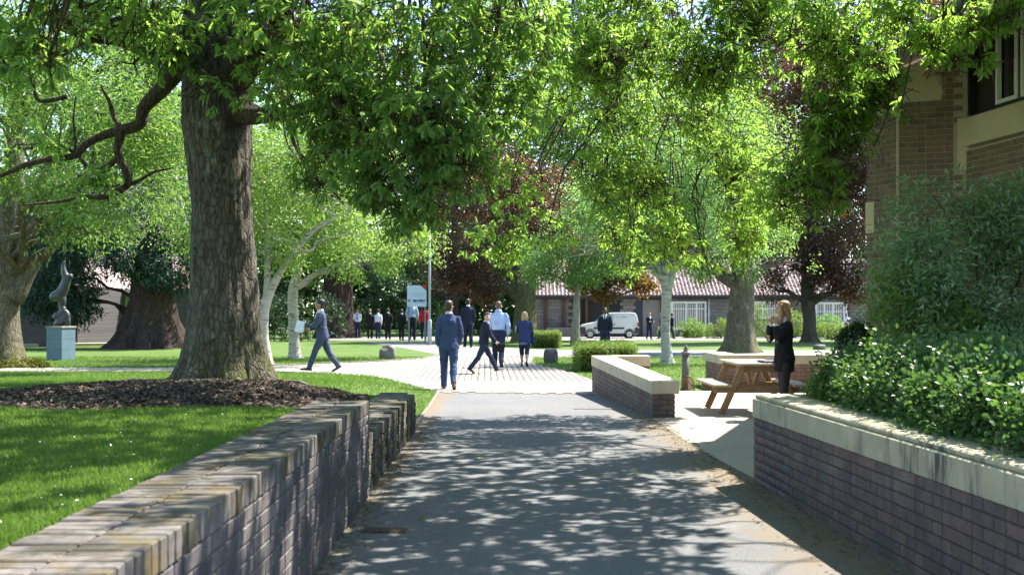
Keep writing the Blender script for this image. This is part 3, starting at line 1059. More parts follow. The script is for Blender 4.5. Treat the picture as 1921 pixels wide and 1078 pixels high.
    fs = MB(); fs.box((4.815, 10.25, 4.70), (.03, 8.7, .17), None, .004); fs.box((5.5, 14.72, 4.98), (.01, .01, .01))
    link('fascia', fs.mesh('fascia', plain('fascia_paint', (.2, .22, .21), .6, .3)), None, w, -o0)
    gt = MB(); gt.tube([(4.75, 5.9, 4.79), (4.75, 14.65, 4.79)], [.055, .055], 10)
    link('gutter', gt.mesh('gutter', lead, True), None, w, -o0)
    mo = MB()
    for i in range(60):
        yy = random.uniform(9.5, 14.4)
        mo.box((4.75 + random.uniform(-.03, .03), yy, 4.85 + random.uniform(-.005, .01)), (random.uniform(.03, .08), random.uniform(.05, .2), .02), None, .006)
    tag(link('roof_moss', mo.mesh('roof_moss', plain('dry_moss', (.33, .27, .1), .95, .1, .4, 40)), None, w, -o0), kind='stuff')
    w.scale = (.965, .965, .965)
    w.location = (4.92, 13.56, .052)
side_building()
# ------------------------------------------------------------------ foliage
OAK_LOBED_V = [(0, 0, 0), (0, .35, -.02), (0, .7, -.03), (0, 1, -.08)]
def lobed_template():
    side = [(0.0, 0.0), (.05, .08), (.15, .16), (.08, .25), (.23, .38), (.11, .45), (.27, .6), (.13, .65), (.21, .79), (.08, .83), (0.0, 1.0)]
    v = []
    for sgn in (-1, 1):
        for w, t in side:
            v.append((sgn * w * .66, t, .16 * w * 2 - .14 * t * t))
    n = len(side)
    return v, [tuple(range(n)), tuple(range(n, 2 * n))[::-1]]
LOBED = lobed_template()
SIMPLE = ([(0, 0, 0), (.24, .45, .07), (0, 1, -.06), (-.24, .45, .07)], [(0, 1, 2), (0, 2, 3)])
NARROW = ([(0, 0, 0), (.15, .42, .04), (0, 1, -.1), (-.15, .42, .04)], [(0, 1, 2), (0, 2, 3)])
ROUND = ([(0, 0, 0), (.3, .25, .06), (.3, .7, .05), (0, 1, -.04), (-.3, .7, .05), (-.3, .25, .06)], [(0, 1, 2, 3), (0, 3, 4, 5)])
NEEDLE = ([(0, 0, 0), (.13, .3, .02), (.02, 1, -.1), (-.13, .35, .02), (.28, .55, -.05), (-.28, .6, -.05)], [(0, 1, 2, 3), (0, 4, 1), (0, 3, 5)])

def unit(a):
    return a / np.maximum(1e-9, np.linalg.norm(a, axis=-1, keepdims=True))

def blob_points(blobs, total, shell=.5, allow=None):
    """blobs: (cx,cy,cz, rx,ry,rz, weight)"""
    w = np.array([b[6] if len(b) > 6 else b[3] * b[4] + b[3] * b[5] + b[4] * b[5] for b in blobs], float)
    w = w / w.sum()
    P_, O_ = [], []
    for b, f in zip(blobs, w):
        n = max(1, int(round(total * f)))
        u = unit(rng.normal(0, 1, (n, 3)))
        r = rng.uniform(0, 1, n) ** shell
        r = r * (1 + .16 * vnoise(u[:, 0] * 2.3 + b[0], u[:, 1] * 2.3 + u[:, 2] * 1.7 + b[1], 5))
        p = u * r[:, None] * np.array(b[3:6]) + np.array(b[:3])
        o = unit(u / np.array(b[3:6]))
        if allow is not None:
            k = allow(p)
            p, o = p[k], o[k]
        P_.append(p); O_.append(o)
    return np.concatenate(P_), np.concatenate(O_)

def sprays(pts, out, per, length, spread, leaf, droop, jitter=.25, flat=.5):
    """leaves along little twigs starting at pts; returns positions, axes, normals, sizes"""
    n = len(pts)
    tw = unit(out + rng.normal(0, .45, (n, 3)) + np.array([0, 0, -droop]))
    k = per
    f = np.tile(np.linspace(.15, 1, k), n) + rng.normal(0, .06, n * k)
    i = np.repeat(np.arange(n), k)
    pos = pts[i] + tw[i] * (f * length)[:, None] + rng.normal(0, jitter * length, (n * k, 3))
    ax = unit(tw[i] * .7 + rng.normal(0, spread, (n * k, 3)) + np.array([0, 0, -droop * .6]))
    nr = unit(rng.normal(0, .55, (n * k, 3)) + np.array([0, 0, flat]))
    s = leaf * rng.uniform(.6, 1.15, n * k)
    return pos, ax, nr, s, tw

def rosettes(pts, out, per, length, leaf, droop, up=.25):
    """star-like tufts of leaves at the twig tips, bending down"""
    n = len(pts)
    tw = unit(out * np.array([1, 1, .6]) + rng.normal(0, .5, (n, 3)) + np.array([0, 0, up]))
    k = per
    i = np.repeat(np.arange(n), k)
    j = np.tile(np.arange(k), n)
    h = np.where(np.abs(tw[:, 2:3]) < .9, np.array([[0, 0, 1.0]]), np.array([[1.0, 0, 0]]))
    a = unit(np.cross(tw, h)); b = np.cross(tw, a)
    ph = j * 2.4 + rng.uniform(0, 6.28, n)[i] + rng.normal(0, .25, n * k)
    rad = a[i] * np.cos(ph)[:, None] + b[i] * np.sin(ph)[:, None]
    f = j / k
    pos = pts[i] + tw[i] * (length * (1 - .75 * f))[:, None] + rng.normal(0, .012, (n * k, 3))
    ax = unit(rad * (.55 + .5 * f)[:, None] + tw[i] * (.75 - .5 * f)[:, None] + np.array([0, 0, -droop]) * rng.uniform(.5, 1.4, (n * k, 1)))
    nr = unit(tw[i] * .8 + np.array([0, 0, .55]) + rng.normal(0, .3, (n * k, 3)))
    s = leaf * rng.uniform(.65, 1.15, n * k) * (.8 + .3 * f)
    return pos, ax, nr, s, tw

def crown_mesh(name, sp, tmpl, m):
    pos, ax, nr, s, _ = sp
    return scatter_mesh(name, tmpl[0], tmpl[1], pos, basis(ax, nr), s, m)

def trunk_mesh(path, radii, flare=1.5, flutes=7, seed=0, rough=.03, sides=28, furrow=.0):
    """trunk with root flare and an uneven outline"""
    pp = smooth_path(path, 8)
    n = len(pp)
    rr = np.interp(np.linspace(0, 1, n), np.linspace(0, 1, len(radii)), radii)
    v, f = [], []
    z0 = pp[0].z
    for i, p in enumerate(pp):
        t = (pp[min(i + 1, n - 1)] - pp[max(i - 1, 0)]).normalized()
        x = (Vector((1, 0, 0)) - t * t.x).normalized(); y = t.cross(x)
        h = p.z - z0
        fl = 1 + (flare - 1) * math.exp(-h / (rr[0] * .75))
        an = np.linspace(0, 2 * np.pi, sides, endpoint=False)
        lob = (np.cos(an * flutes + seed + .5 * np.sin(an * 2 + seed)) * .5 + .5) ** 1.3
        root = 1 + (fl - 1) * (.45 + .75 * lob)
        ns = 1 + rough * vnoise(np.cos(an) * 3 + seed, np.full(sides, h / rr[0] * .8) + np.sin(an) * 3, seed)
        ns = ns + furrow * vnoise(an * 9.5, np.full(sides, h * 2.2), seed + 4)
        rad = rr[i] * root * ns
        for a, q in zip(an, rad):
            v.append(p + x * (math.cos(a) * q) + y * (math.sin(a) * q))
    for i in range(n - 1):
        for j in range(sides):
            a, b = i * sides + j, i * sides + (j + 1) % sides
            f.append((a, b, b + sides, a + sides))
    return v, f

def branch(mb, a, b, r0, r1, sag=0.0, wob=.12, n=6, sides=6):
    a, b = Vector(a), Vector(b)
    L = (b - a).length
    pts = [a]
    for i in range(1, n):
        t = i / n
        q = a.lerp(b, t) + Vector((random.uniform(-1, 1), random.uniform(-1, 1), random.uniform(-1, 1))) * wob * L * math.sin(t * math.pi) * .5
        q.z += sag * L * math.sin(t * math.pi)
        pts.append(q)
    pts.append(b)
    pts = smooth_path(pts, 2)
    mb.tube(pts, lerp_list([r0, r1], len(pts)), sides, True)
    return pts

def twigs(mb, pts, tw, length, r=.004, back=.35, sides=3):
    for p, t in zip(pts, tw):
        p = Vector(p); t = Vector(t)
        a = p - t * back
        mb.tube([a, p + t * length * .5, p + t * length], [r * 1.6, r, r * .5], sides, False)

def make_tree(name, label, base, blobs, leaf_m, bark_m, nclus, leaf, per=8, spray=.4, droop=.25, tmpl=SIMPLE, trunk=None, radii=None,
              flare=1.4, shell=.5, nbr=5, group=None, spread=.6, fork=None, seed=1, rough=.03, sides=20, flutes=6, allow=None, furrow=0.0, limbr=.35, cat='tree', flat=.5, skirt=None):
    base = Vector(base)
    t = empty(name, base, label, cat, group)
    o0 = base
    path = trunk or [base, base + Vector((.1, 0, 2)), base + Vector((.15, .1, 5)), base + Vector((.1, .1, 8))]
    radii = radii or [.3, .25, .2, .1]
    v, f = trunk_mesh(path, radii, flare, flutes, seed, rough, sides, furrow)
    mb = MB(); mb.add(v, f)
    link('trunk', mb.mesh('trunk', bark_m, True), None, t, -o0)
    pp = smooth_path(path, 8)
    lb = MB()
    start = fork if fork is not None else .45
    for i, b in enumerate(blobs):
        c = Vector(b[:3])
        # leave the trunk below the blob
        cand = [k for k in range(len(pp)) if k >= start * (len(pp) - 1)]
        j = min(cand, key=lambda k: abs((pp[k].z + (c - pp[k]).xy.length * .45) - c.z))
        r0 = float(np.interp(j / (len(pp) - 1), np.linspace(0, 1, len(radii)), radii)) * .55
        r0 = min(r0, limbr)
        pts = branch(lb, pp[j], c, r0, r0 * .3, .08, .14, 6, 8)
        for q in range(nbr):
            u = Vector(unit(rng.normal(0, 1, (1, 3)))[0])
            e = c + Vector((u.x * b[3], u.y * b[4], u.z * b[5])) * random.uniform(.6, .95)
            branch(lb, pts[random.randint(len(pts) // 2, len(pts) - 1)], e, r0 * .3, .008, .05, .2, 5, 5)
    if lb.v:
        link('branches', lb.mesh('branches', bark_m, True), None, t, -o0)
    fq = 1.15 if leaf < .13 else (.95 if leaf < .2 else .6)
    if allow is None:
        allow = lambda q: vnoise(q[:, 0] * fq + seed + q[:, 2] * .5, q[:, 1] * fq * .6 + q[:, 2] * fq * 1.5, seed) > -.16
    p, o = blob_points(blobs, int(nclus * 1.55), shell, allow)
    sp = sprays(p, o, per, spray, spread, leaf, droop, flat=flat)
    me = crown_mesh('crown', sp, tmpl, leaf_m)
    link('crown', me, None, t, -o0)
    return t, p, sp

# leaf colours
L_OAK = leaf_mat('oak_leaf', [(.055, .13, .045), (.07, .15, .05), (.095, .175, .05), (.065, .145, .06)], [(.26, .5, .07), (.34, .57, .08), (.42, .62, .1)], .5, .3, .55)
L_OAKB = leaf_mat('oak_leaf_sunny', [(.07, .13, .022), (.085, .155, .026), (.1, .17, .03)], [(.30, .58, .06), (.40, .66, .08), (.52, .72, .12)], .58, .3, .55)  # same oak's leaves, with sunlit brightness put into their colour
L_LIME = leaf_mat('fresh_leaf', [(.065, .13, .025), (.085, .16, .03), (.1, .17, .035)], [(.2, .38, .06), (.27, .45, .07), (.36, .52, .09)], .48, .4, .45)
L_BIRCH = leaf_mat('birch_leaf', [(.05, .11, .035), (.07, .135, .045), (.085, .15, .05)], [(.2, .42, .08), (.28, .5, .11), (.34, .52, .14)], .5, .4, .5)
L_BIRCHY = leaf_mat('birch_leaf_bright', [(.075, .15, .03), (.095, .175, .035), (.11, .19, .04)], [(.22, .41, .06), (.3, .48, .07), (.4, .55, .09)], .46, .4, .45)
L_DARK = leaf_mat('dark_leaf', [(.022, .05, .018), (.03, .065, .022), (.04, .08, .025)], [(.05, .11, .02), (.08, .16, .03)], .3, .5, .35)
L_CONIF = leaf_mat('conifer_frond', [(.018, .05, .028), (.025, .062, .034), (.034, .075, .04)], [(.02, .06, .02), (.04, .09, .03)], .2, .55, .3)
L_COPPER = leaf_mat('copper_leaf', [(.03, .018, .022), (.045, .026, .024), (.055, .034, .024), (.075, .05, .028)], [(.12, .045, .03), (.22, .09, .035), (.34, .17, .05)], .38, .4, .5)
L_MAPLE = leaf_mat('maple_leaf_bronze', [(.045, .028, .024), (.06, .04, .022), (.055, .022, .03), (.08, .06, .02)], [(.3, .17, .02), (.42, .28, .03), (.25, .06, .05)], .45, .4, .5)
B_OAK = bark_mat('oak_bark', (.045, .037, .028), (.15, .135, .105), 11, (.075, .09, .015), .66, .34, (.23, .25, .2))
B_OAK2 = bark_mat('oak_bark_pale', (.06, .052, .035), (.2, .175, .12), 10, (.12, .13, .03), 0, .25, (.3, .29, .2))
B_LIMB = bark_mat('limb_bark', (.05, .036, .026), (.13, .1, .075), 14)
B_SEQ = bark_mat('sequoia_bark', (.026, .017, .014), (.085, .06, .05), 7, None, 0, .1)
B_DARK = bark_mat('dark_bark', (.04, .034, .028), (.12, .1, .08), 10, (.05, .07, .02), 0, .25)
B_GREEN = bark_mat('algae_bark', (.06, .06, .03), (.19, .18, .1), 9, (.1, .12, .03), 0, .25)
def birch_bark():
    m, nt, b = mat('birch_bark', .75, .25)
    v = wpos(nt, (1, 1, 5))
    n1 = noise(nt, 3.2, 6, v, .7)
    c = ramp(nt, [(.36, (.06, .05, .042)), (.44, (.32, .3, .245)), (.7, (.47, .45, .39))], n1)
    n2 = noise(nt, 2.0, 5, wpos(nt), .6)
    c = mix(nt, ramp(nt, [(.55, 0.), (.75, .5)], n2), c, (.3, .27, .18))
    nt.links.new(c, b.inputs['Base Color'])
    bump(nt, b, n1, .4, .01)
    return m
B_BIRCH = birch_bark()

# ------------------------------------------------------------------ the big oak over the path
OAK = Vector((-3.60, 13.35, .58))
def shade_keep(p, side=0.0):
    """keeps the sunny court open: the crown stops where its shade would leave the near path and lawn"""
    sx, sy = p[:, 0] - .53 * p[:, 2], p[:, 1] - .38 * p[:, 2]
    pr = np.ones(len(p))
    lim = 15.9 + side * .8 + .45 * np.sin(sx * 1.9) + .3 * np.sin(sx * 4.3 + 1)
    pr = np.where((sy > lim) & (sx > -1.6), 0.0, pr)
    pr = np.where((sy > 17.5) & (sx <= -1.6), .35, pr)
    pr = np.where((sy > 20.5), 0.0, pr)
    xl = 1.95 + side + .25 * np.sin(sy * 1.7)
    pr = np.where((sx > xl) & (sy > 10.9), 0.0, pr)
    pr = np.where((sx > 2.2) & (sy <= 10.9), .45, pr)
    pr = np.where((sx > -4.8) & (sx < -1.5) & (sy > 6.6) & (sy < 11.5) & (p[:, 2] > 4.9), pr * .3, pr)
    # nothing grows into the building
    inside = (p[:, 0] > 4.45) & (p[:, 2] > 4.0) & (p[:, 1] < 15.5)
    pr = np.where(inside & (p[:, 0] + .2 > 4.7 - .0), 0.0, pr)
    return rng.uniform(0, 1, len(p)) < pr

def big_oak():
    t = empty('oak_tree', OAK, 'great oak with thick dark furrowed trunk rising from the mulch bed', 'tree')
    path = [OAK + Vector((0, 0, -.12)), OAK + Vector((.0, 0, 1.0)), OAK + Vector((-.03, 0, 2.3)), OAK + Vector((-.1, 0, 3.6)), OAK + Vector((-.1, .1, 5.5)), OAK + Vector((.1, .2, 9))]
    v, f = trunk_mesh(path, [.46, .405, .37, .42, .34, .2], 1.9, 7, 2, .05, 120, .035)
    # finer rings for furrows: subdivided by interpolation along the height
    mb = MB(); mb.add(v, f)
    me = mb.mesh('trunk', B_OAK, True)
    tr = link('trunk', me, None, t, -OAK)
    sub = tr.modifiers.new('subdivide', 'SUBSURF'); sub.levels = 1; sub.render_levels = 1; sub.subdivision_type = 'SIMPLE'
    tx = bpy.data.textures.new('furrows', 'CLOUDS'); tx.noise_scale = .07; tx.noise_depth = 4
    dm = tr.modifiers.new('furrows', 'DISPLACE'); dm.texture = tx; dm.strength = .035; dm.mid_level = .5; dm.texture_coords = 'OBJECT'
    ref = bpy.data.objects.new('bark_axis', None); C.objects.link(ref); ref.parent = t; ref.scale = (1, 1, 5); ref.empty_display_size = .1
    dm.texture_coords_object = ref
    top = OAK + Vector((-.1, 0, 3.6))
    def limb(pts, radii, name='limb'):
        pp = smooth_path(pts, 6)
        m2 = MB(); m2.tube(pp, lerp_list(radii, len(pp)), 10)
        link(name, m2.mesh(name, B_LIMB, True), None, t, -OAK)
        return pp
    # the crooked lower limb reaching left, seen against the light
    D = 13.6
    Q = lambda px, py, d=D: P(px, py, d)
    main = limb([Q(345, 110, 13.4), Q(310, 160, 13.5), Q(272, 200, 13.6), Q(262, 232, 13.6), Q(228, 245, 13.6)], [.15, .105, .085, .075, .07])
    limb([Q(228, 245), Q(200, 252), Q(165, 268), Q(140, 292), Q(95, 298), Q(45, 310), Q(0, 330), Q(-60, 345)], [.062, .055, .05, .044, .038, .034, .026, .014])
    limb([Q(228, 245), Q(221, 285), Q(238, 325), Q(238, 348), Q(200, 368), Q(160, 370), Q(110, 378), Q(40, 385)], [.062, .055, .05, .046, .038, .03, .022, .01])
    limb([Q(221, 298), Q(200, 312), Q(170, 320), Q(150, 296), Q(120, 275), Q(85, 260)], [.04, .035, .03, .025, .018, .01])
    limb([Q(225, 240), Q(212, 215), Q(205, 190), Q(190, 165)], [.04, .035, .028, .012])
    limb([Q(238, 348), Q(262, 338), Q(290, 322), Q(325, 315)], [.03, .024, .018, .008])
    limb([Q(140, 292), Q(142, 262), Q(138, 225), Q(142, 180)], [.02, .017, .013, .006])
    limb([Q(125, 182), Q(80, 190), Q(66, 178), Q(64, 150)], [.03, .028, .022, .01])
    # upper limbs
    limb([top + Vector((0, 0, .3)), Q(300, 55, 13.2), Q(190, 60, 12.6), Q(60, 20, 11.8)], [.26, .2, .15, .09])
    limb([top + Vector((0, 0, .1)), Q(300, 95, 13.2), Q(215, 70, 12.9), Q(120, 40, 12.4)], [.2, .14, .1, .05])
    limb([top, Q(470, 120, 13.0), Q(510, 60, 12.3), Q(560, -30, 11.6)], [.22, .16, .12, .09])
    limb([top + Vector((.1, 0, -.2)), Q(520, 215, 12.6), Q(620, 195, 11.9), Q(740, 215, 11.2)], [.15, .085, .05, .025])
    limb([Q(437, 10, 12.2), Q(446, 45, 12.2), Q(478, 85, 12.3), Q(500, 110, 12.6)], [.03, .03, .035, .05])
    hi = OAK + Vector((0, .1, 5.4))
    R1 = limb([hi, Vector((-1.2, 13.8, 8.2)), Vector((1.2, 14.4, 8.6)), Vector((3.6, 14.9, 8.0)), Vector((5.2, 15.2, 7.2))], [.2, .13, .09, .06, .03])
    R2 = limb([hi + Vector((0, 0, -.8)), Vector((-1.8, 12.4, 7.2)), Vector((.4, 11.2, 7.6)), Vector((2.6, 10.4, 7.2)), Vector((4.2, 9.8, 6.2))], [.16, .08, .055, .04, .02])
    R3 = limb([hi, Vector((-1.8, 15.2, 8.2)), Vector((.4, 16.4, 7.9)), Vector((2.2, 17.0, 6.8))], [.16, .1, .06, .03])
    R4 = limb([hi + Vector((0, 0, -.3)), Vector((-3.4, 10.8, 7.2)), Vector((-2.8, 8.2, 7.4)), Vector((-1.8, 5.8, 7.0))], [.16, .08, .05, .025])
    R5 = limb([hi, Vector((-6, 13.6, 8.2)), Vector((-8.5, 13.2, 8.4))], [.2, .15, .07])
    # drooping boughs that carry the hanging sprays
    B = []          # visible blobs: dark near masses
    def pb(px, py, d, rx, ry, rz, w): 
        q = P(px, py, d); B.append((q.x, q.y, q.z, rx, ry, rz, w))
    pb(560, 60, 10.8, .95, .9, .55, 1.3)
    pb(760, 60, 10.2, .95, .9, .5, 1.3)
    pb(930, 70, 10.4, .75, .8, .55, 1.0)
    pb(640, 190, 10.6, .75, .7, .42, 1.1)
    pb(800, 215, 10.0, .75, .7, .45, 1.25)
    pb(920, 190, 10.8, .6, .6, .45, .7)
    pb(730, 325, 10.2, .62, .55, .36, .95)
    pb(850, 300, 10.3, .45, .5, .36, .6)
    pb(640, 285, 10.9, .45, .5, .33, .5)
    pb(780, 405, 10.5, .3, .35, .2, .22)
    pb(600, 345, 11.0, .3, .35, .2, .22)
    pb(410, 40, 11.6, .8, .6, .5, .8)
    pb(440, 165, 11.9, .45, .4, .25, .35)
    pb(370, 185, 12.4, .25, .3, .2, .15)
    pb(150, 15, 9.6, .9, .8, .3, .8)
    pb(40, 60, 9.3, .5, .5, .3, .35)
    pb(260, 45, 10.4, .6, .6, .3, .5)
    pb(90, 110, 9.2, .3, .3, .2, .14)
    pb(200, 20, 11.5, .7, .7, .35, .6); pb(330, 90, 12.6, .5, .5, .3, .4); pb(60, 10, 12, .9, .8, .4, .7); pb(250, 120, 12.9, .35, .4, .2, .2); pb(500, 130, 12.0, .4, .4, .3, .35); pb(130, 90, 12.5, .5, .5, .3, .35); pb(20, 130, 12.5, .4, .4, .25, .25)
    pb(95, 265, 13.4, .25, .25, .2, .12); pb(190, 335, 13.4, .28, .25, .16, .12); pb(50, 325, 13.4, .3, .25, .2, .14); pb(140, 395, 13.4, .3, .25, .15, .12); pb(300, 200, 13.2, .2, .2, .15, .1); pb(20, 230, 13, .3, .3, .25, .15); pb(180, 190, 13.3, .25, .25, .2, .12); pb(620, 100, 12.6, .8, .6, .5, .7); pb(880, 20, 12.6, .8, .6, .4, .6); pb(1000, 110, 12.4, .4, .5, .45, .4)
    bx = MB()
    for b in B:
        if b[1] > 12.9 and b[0] < -4.0:
            continue                  # tufts that sit on the crooked limb itself
        src = [R4, R2, main]
        best = min((q for s in src[:2] for q in s), key=lambda q: (q - Vector(b[:3])).length + (3 if q.z < b[2] else 0))
        pts = branch(bx, best, b[:3], .045, .016, .1, .14, 6, 6)
        for k in range(9):
            u = Vector(unit(rng.normal(0, 1, (1, 3)))[0])
            e = Vector(b[:3]) + Vector((u.x * b[3], u.y * b[4], u.z * b[5])) * .85
            branch(bx, pts[random.randint(len(pts) - 6, len(pts) - 1)], e, .012, .004, .04, .2, 4, 5)
    clump = lambda p, f, th, sd: vnoise(p[:, 0] * f + p[:, 2] * 1.3, p[:, 1] * f * .7 + p[:, 2] * f, sd) > th
    p1, o1 = blob_points(B, 3000, .45, lambda p: clump(p, 2.6, -.08, 12))
    s1 = rosettes(p1, o1, 9, .09, .142, .85)
    twigs(bx, p1, s1[4], .2, .0032, .4)
    # sunny far sprays hanging over the court side
    B2 = []
    def pb2(px, py, d, rx, ry, rz, w):
        q = P(px, py, d); B2.append((q.x, q.y, q.z, rx, ry, rz, w))
    pb2(1060, 60, 15.2, 1.1, .8, .8, 1.3); pb2(1240, 60, 15.6, 1.1, .8, .8, 1.3); pb2(1420, 50, 14.6, 1.0, .8, .8, 1.2)
    pb2(1580, 70, 12.3, .8, .7, .65, .95); pb2(1500, 200, 12.3, .8, .7, .65, 1.0); pb2(1590, 200, 12.3, .55, .55, .5, .5)
    pb2(1000, 190, 15.8, .9, .8, .7, .9); pb2(1140, 200, 16.2, 1.0, .8, .75, 1.0); pb2(1300, 210, 15.8, 1.0, .8, .75, 1.0)
    pb2(960, 330, 15.5, .75, .7, .65, .75); pb2(1090, 330, 15.7, .85, .7, .65, .9); pb2(1230, 345, 15.7, .85, .7, .65, .9); pb2(1370, 330, 15.6, .8, .7, .65, .95)
    pb2(1490, 335, 12.3, .6, .6, .55, .7); pb2(1570, 330, 12.3, .35, .4, .4, .3)
    pb2(930, 440, 16.1, .5, .5, .4, .32); pb2(1030, 420, 16.1, .5, .5, .35, .32); pb2(1150, 440, 16.3, .6, .6, .4, .4); pb2(1270, 450, 16.1, .6, .6, .4, .45); pb2(1390, 440, 16, .55, .5, .45, .5)
    pb2(1470, 420, 15, .3, .35, .3, .2); pb2(1330, 510, 15.9, .25, .3, .25, .08); pb2(950, 485, 16.3, .2, .25, .2, .06); pb2(1180, 500, 16.3, .2, .25, .2, .05)
    pb2(1480, 70, 12.3, .7, .7, .5, .8)
    pb2(1290, 5, 15.0, .9, .7, .6, .9); pb2(1200, -20, 15.0, .8, .7, .6, .7); pb2(1400, -10, 14.2, .7, .7, .5, .6); pb2(1150, 110, 14.6, .8, .7, .5, 1.0); pb2(1330, 120, 14.8, .8, .7, .5, 1.0); pb2(1000, 60, 14.2, .7, .7, .5, .9); pb2(1640, 150, 12.3, .35, .4, .4, .35); pb2(1560, 260, 12.3, .4, .4, .4, .45)
    for b in B2:
        best = min((q for s in (R1, R3) for q in s), key=lambda q: (q - Vector(b[:3])).length + (3 if q.z < b[2] else 0))
        pts = branch(bx, best, b[:3], .024, .009, .08, .2, 6, 5)
        for k in range(7):
            u = Vector(unit(rng.normal(0, 1, (1, 3)))[0])
            e = Vector(b[:3]) + Vector((u.x * b[3], u.y * b[4], u.z * b[5] - .1)) * .9
            branch(bx, pts[random.randint(len(pts) - 6, len(pts) - 1)], e, .009, .004, .04, .25, 4, 4)
    p2, o2 = blob_points(B2, 6300, .45, lambda p: shade_keep(p, .3) & clump(p, 2.2, -.15, 17))
    s2 = rosettes(p2, o2, 8, .09, .122, .8)
    twigs(bx, p2, s2[4], .2, .0035, .45)
    # the spray in front of the building's window
    B3 = []
    def pb3(px, py, d, rx, ry, rz, w):
        q = P(px, py, d); B3.append((q.x, q.y, q.z, rx, ry, rz, w))
    pb3(1680, 30, 10.4, .32, .35, .2, .5); pb3(1760, 70, 10.2, .3, .3, .18, .5); pb3(1830, 50, 9.8, .3, .3, .18, .55); pb3(1900, 25, 9.6, .25, .3, .16, .35); pb3(1790, 110, 10.2, .16, .2, .1, .16); pb3(1640, 110, 11.0, .2, .2, .2, .25)
    pb3(1840, 115, 10.0, .12, .15, .09, .08); pb3(1755, 118, 10.2, .1, .1, .06, .06); pb3(1690, 205, 11.0, .05, .06, .05, .015); pb3(1740, -40, 10.0, .5, .4, .25, .5); pb3(1640, 275, 12, .08, .1, .08, .03)
    for b in B3:
        best = min((q for q in R2), key=lambda q: (q - Vector(b[:3])).length)
        branch(bx, best, b[:3], .02, .008, .03, .12, 6, 5)
    p3, o3 = blob_points(B3, 330, .6)
    s3 = rosettes(p3, o3, 8, .06, .1, .8)
    twigs(bx, p3, s3[4], .12, .003, .25)
    link('branches', bx.mesh('branches', B_LIMB, True), None, t, -OAK)
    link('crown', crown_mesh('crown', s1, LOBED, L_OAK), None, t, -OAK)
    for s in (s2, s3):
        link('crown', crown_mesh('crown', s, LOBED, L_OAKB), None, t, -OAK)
    # upper crown, above the picture, that throws the dappled shade
    U = [(-3.7, 9.0, 6.2, 3.2, 3.2, 1.3, 10), (-1.3, 7.4, 5.7, 2.6, 3, 1.2, 7), (1.5, 9.3, 5.9, 2.3, 2.8, 1.2, 7.5), (1.0, 13.0, 8.2, 2.8, 2.8, 1.4, 6), (-2.5, 14.2, 9.5, 4, 4, 2.0, 8),
         (-6.4, 11.8, 7.4, 3.2, 3.4, 1.5, 9), (3.0, 13.6, 7.6, 1.8, 2.0, 1.0, 2.5), (3.0, 6.4, 5.8, 1.9, 2.6, 1.1, 7), (-1.6, 5.0, 5.4, 2.4, 2.2, 1.1, 4.5), (-5.2, 6.0, 5.7, 2.6, 2.6, 1.2, 6), (3.7, 10.4, 6.3, 1.4, 2.4, 1.0, 4.5), (-7.4, 8.0, 6.4, 2.4, 2.6, 1.3, 5), (6.6, 9.6, 8.4, 2.0, 2.6, 1.2, 1.1), (5.2, 6.4, 8.0, 1.8, 2.2, 1.2, .8)]
    ub = MB()
    for b in U:
        best = min((q for s in (R1, R2, R3, R4, R5) for q in s), key=lambda q: (q - Vector(b[:3])).length)
        pts = branch(ub, best, b[:3], .022, .012, .06, .15, 5, 6)
        for k in range(10):
            u = Vector(unit(rng.normal(0, 1, (1, 3)))[0])
            branch(ub, pts[random.randint(2, len(pts) - 1)], Vector(b[:3]) + Vector((u.x * b[3], u.y * b[4], u.z * b[5])) * .9, .014, .005, .05, .2, 4, 4)
    link('branches', ub.mesh('branches', B_LIMB, True), None, t, -OAK)
    p4, o4 = blob_points(U, 14800, .5, lambda p: shade_keep(p) & (p[:, 2] > 1.75 + .294 * p[:, 1]) & (vnoise(p[:, 0] * 2.2 + p[:, 2] * .8, p[:, 1] * 2.2 + p[:, 2] * .6, 31) > -.36))
    s4 = rosettes(p4, o4, 8, .12, .17, .5)
    link('crown', crown_mesh('crown', s4, SIMPLE, L_OAK), None, t, -OAK)
big_oak()

# ------------------------------------------------------------------ the other trees, near to far
def tree_at(px, py, lean=(0, 0), h=8.0):
    g = G(px, py)
    return g

# second oak at the left edge, leaning right
g = G(8, 688)
make_tree('oak_tree', 'pale barked oak at the left edge leaning limb to the right', g,
          [(P(60, 60, 27).x, 27, P(0, 60, 27).z, 3.4, 2.6, 1.8), (P(200, 190, 26).x, 26, P(0, 210, 26).z, 2.0, 2, 1.4), (P(60, 250, 25).x, 25, P(0, 270, 25).z, 2.0, 1.8, 1.3), (P(200, 330, 26).x, 26, P(0, 340, 26).z, 1.7, 1.6, 1.0),
           (P(40, 400, 26).x, 26, P(0, 410, 26).z, 1.7, 1.5, .75), (P(150, 420, 27).x, 27, P(0, 425, 27).z, 1.4, 1.4, .55), (P(-150, 200, 28).x, 28, P(0, 150, 28).z, 2.6, 2.4, 3), (P(300, 60, 28).x, 28, P(0, 60, 28).z, 2.2, 2, 1.6), (P(290, 250, 27).x, 27, P(0, 250, 27).z, 1.3, 1.3, 1.2)],
          L_LIME, B_OAK2, 4300, .16, 9, .4, .4, LOBED,
          [g, g + Vector((-.05, 0, 1.5)), g + Vector((.05, 0, 2.6)), g + Vector((.2, 0, 4.5)), g + Vector((.4, 0, 8))], [.5, .44, .44, .32, .2], 1.35, .5, 6, None, .65, .45, 4, .05, 40, 6, None, 0.0, .13)
lb = MB()
a = g + Vector((.3, -.1, 1.9))
pp = smooth_path([a, P(62, 495, g.y), P(92, 470, g.y - .2), P(120, 440, g.y - .5), P(160, 400, g.y - 1)], 5)
lb.tube(pp, lerp_list([.3, .2, .15, .1, .06], len(pp)), 10)
ob = [o for o in C.objects if o.name.startswith('oak_tree')][-1]
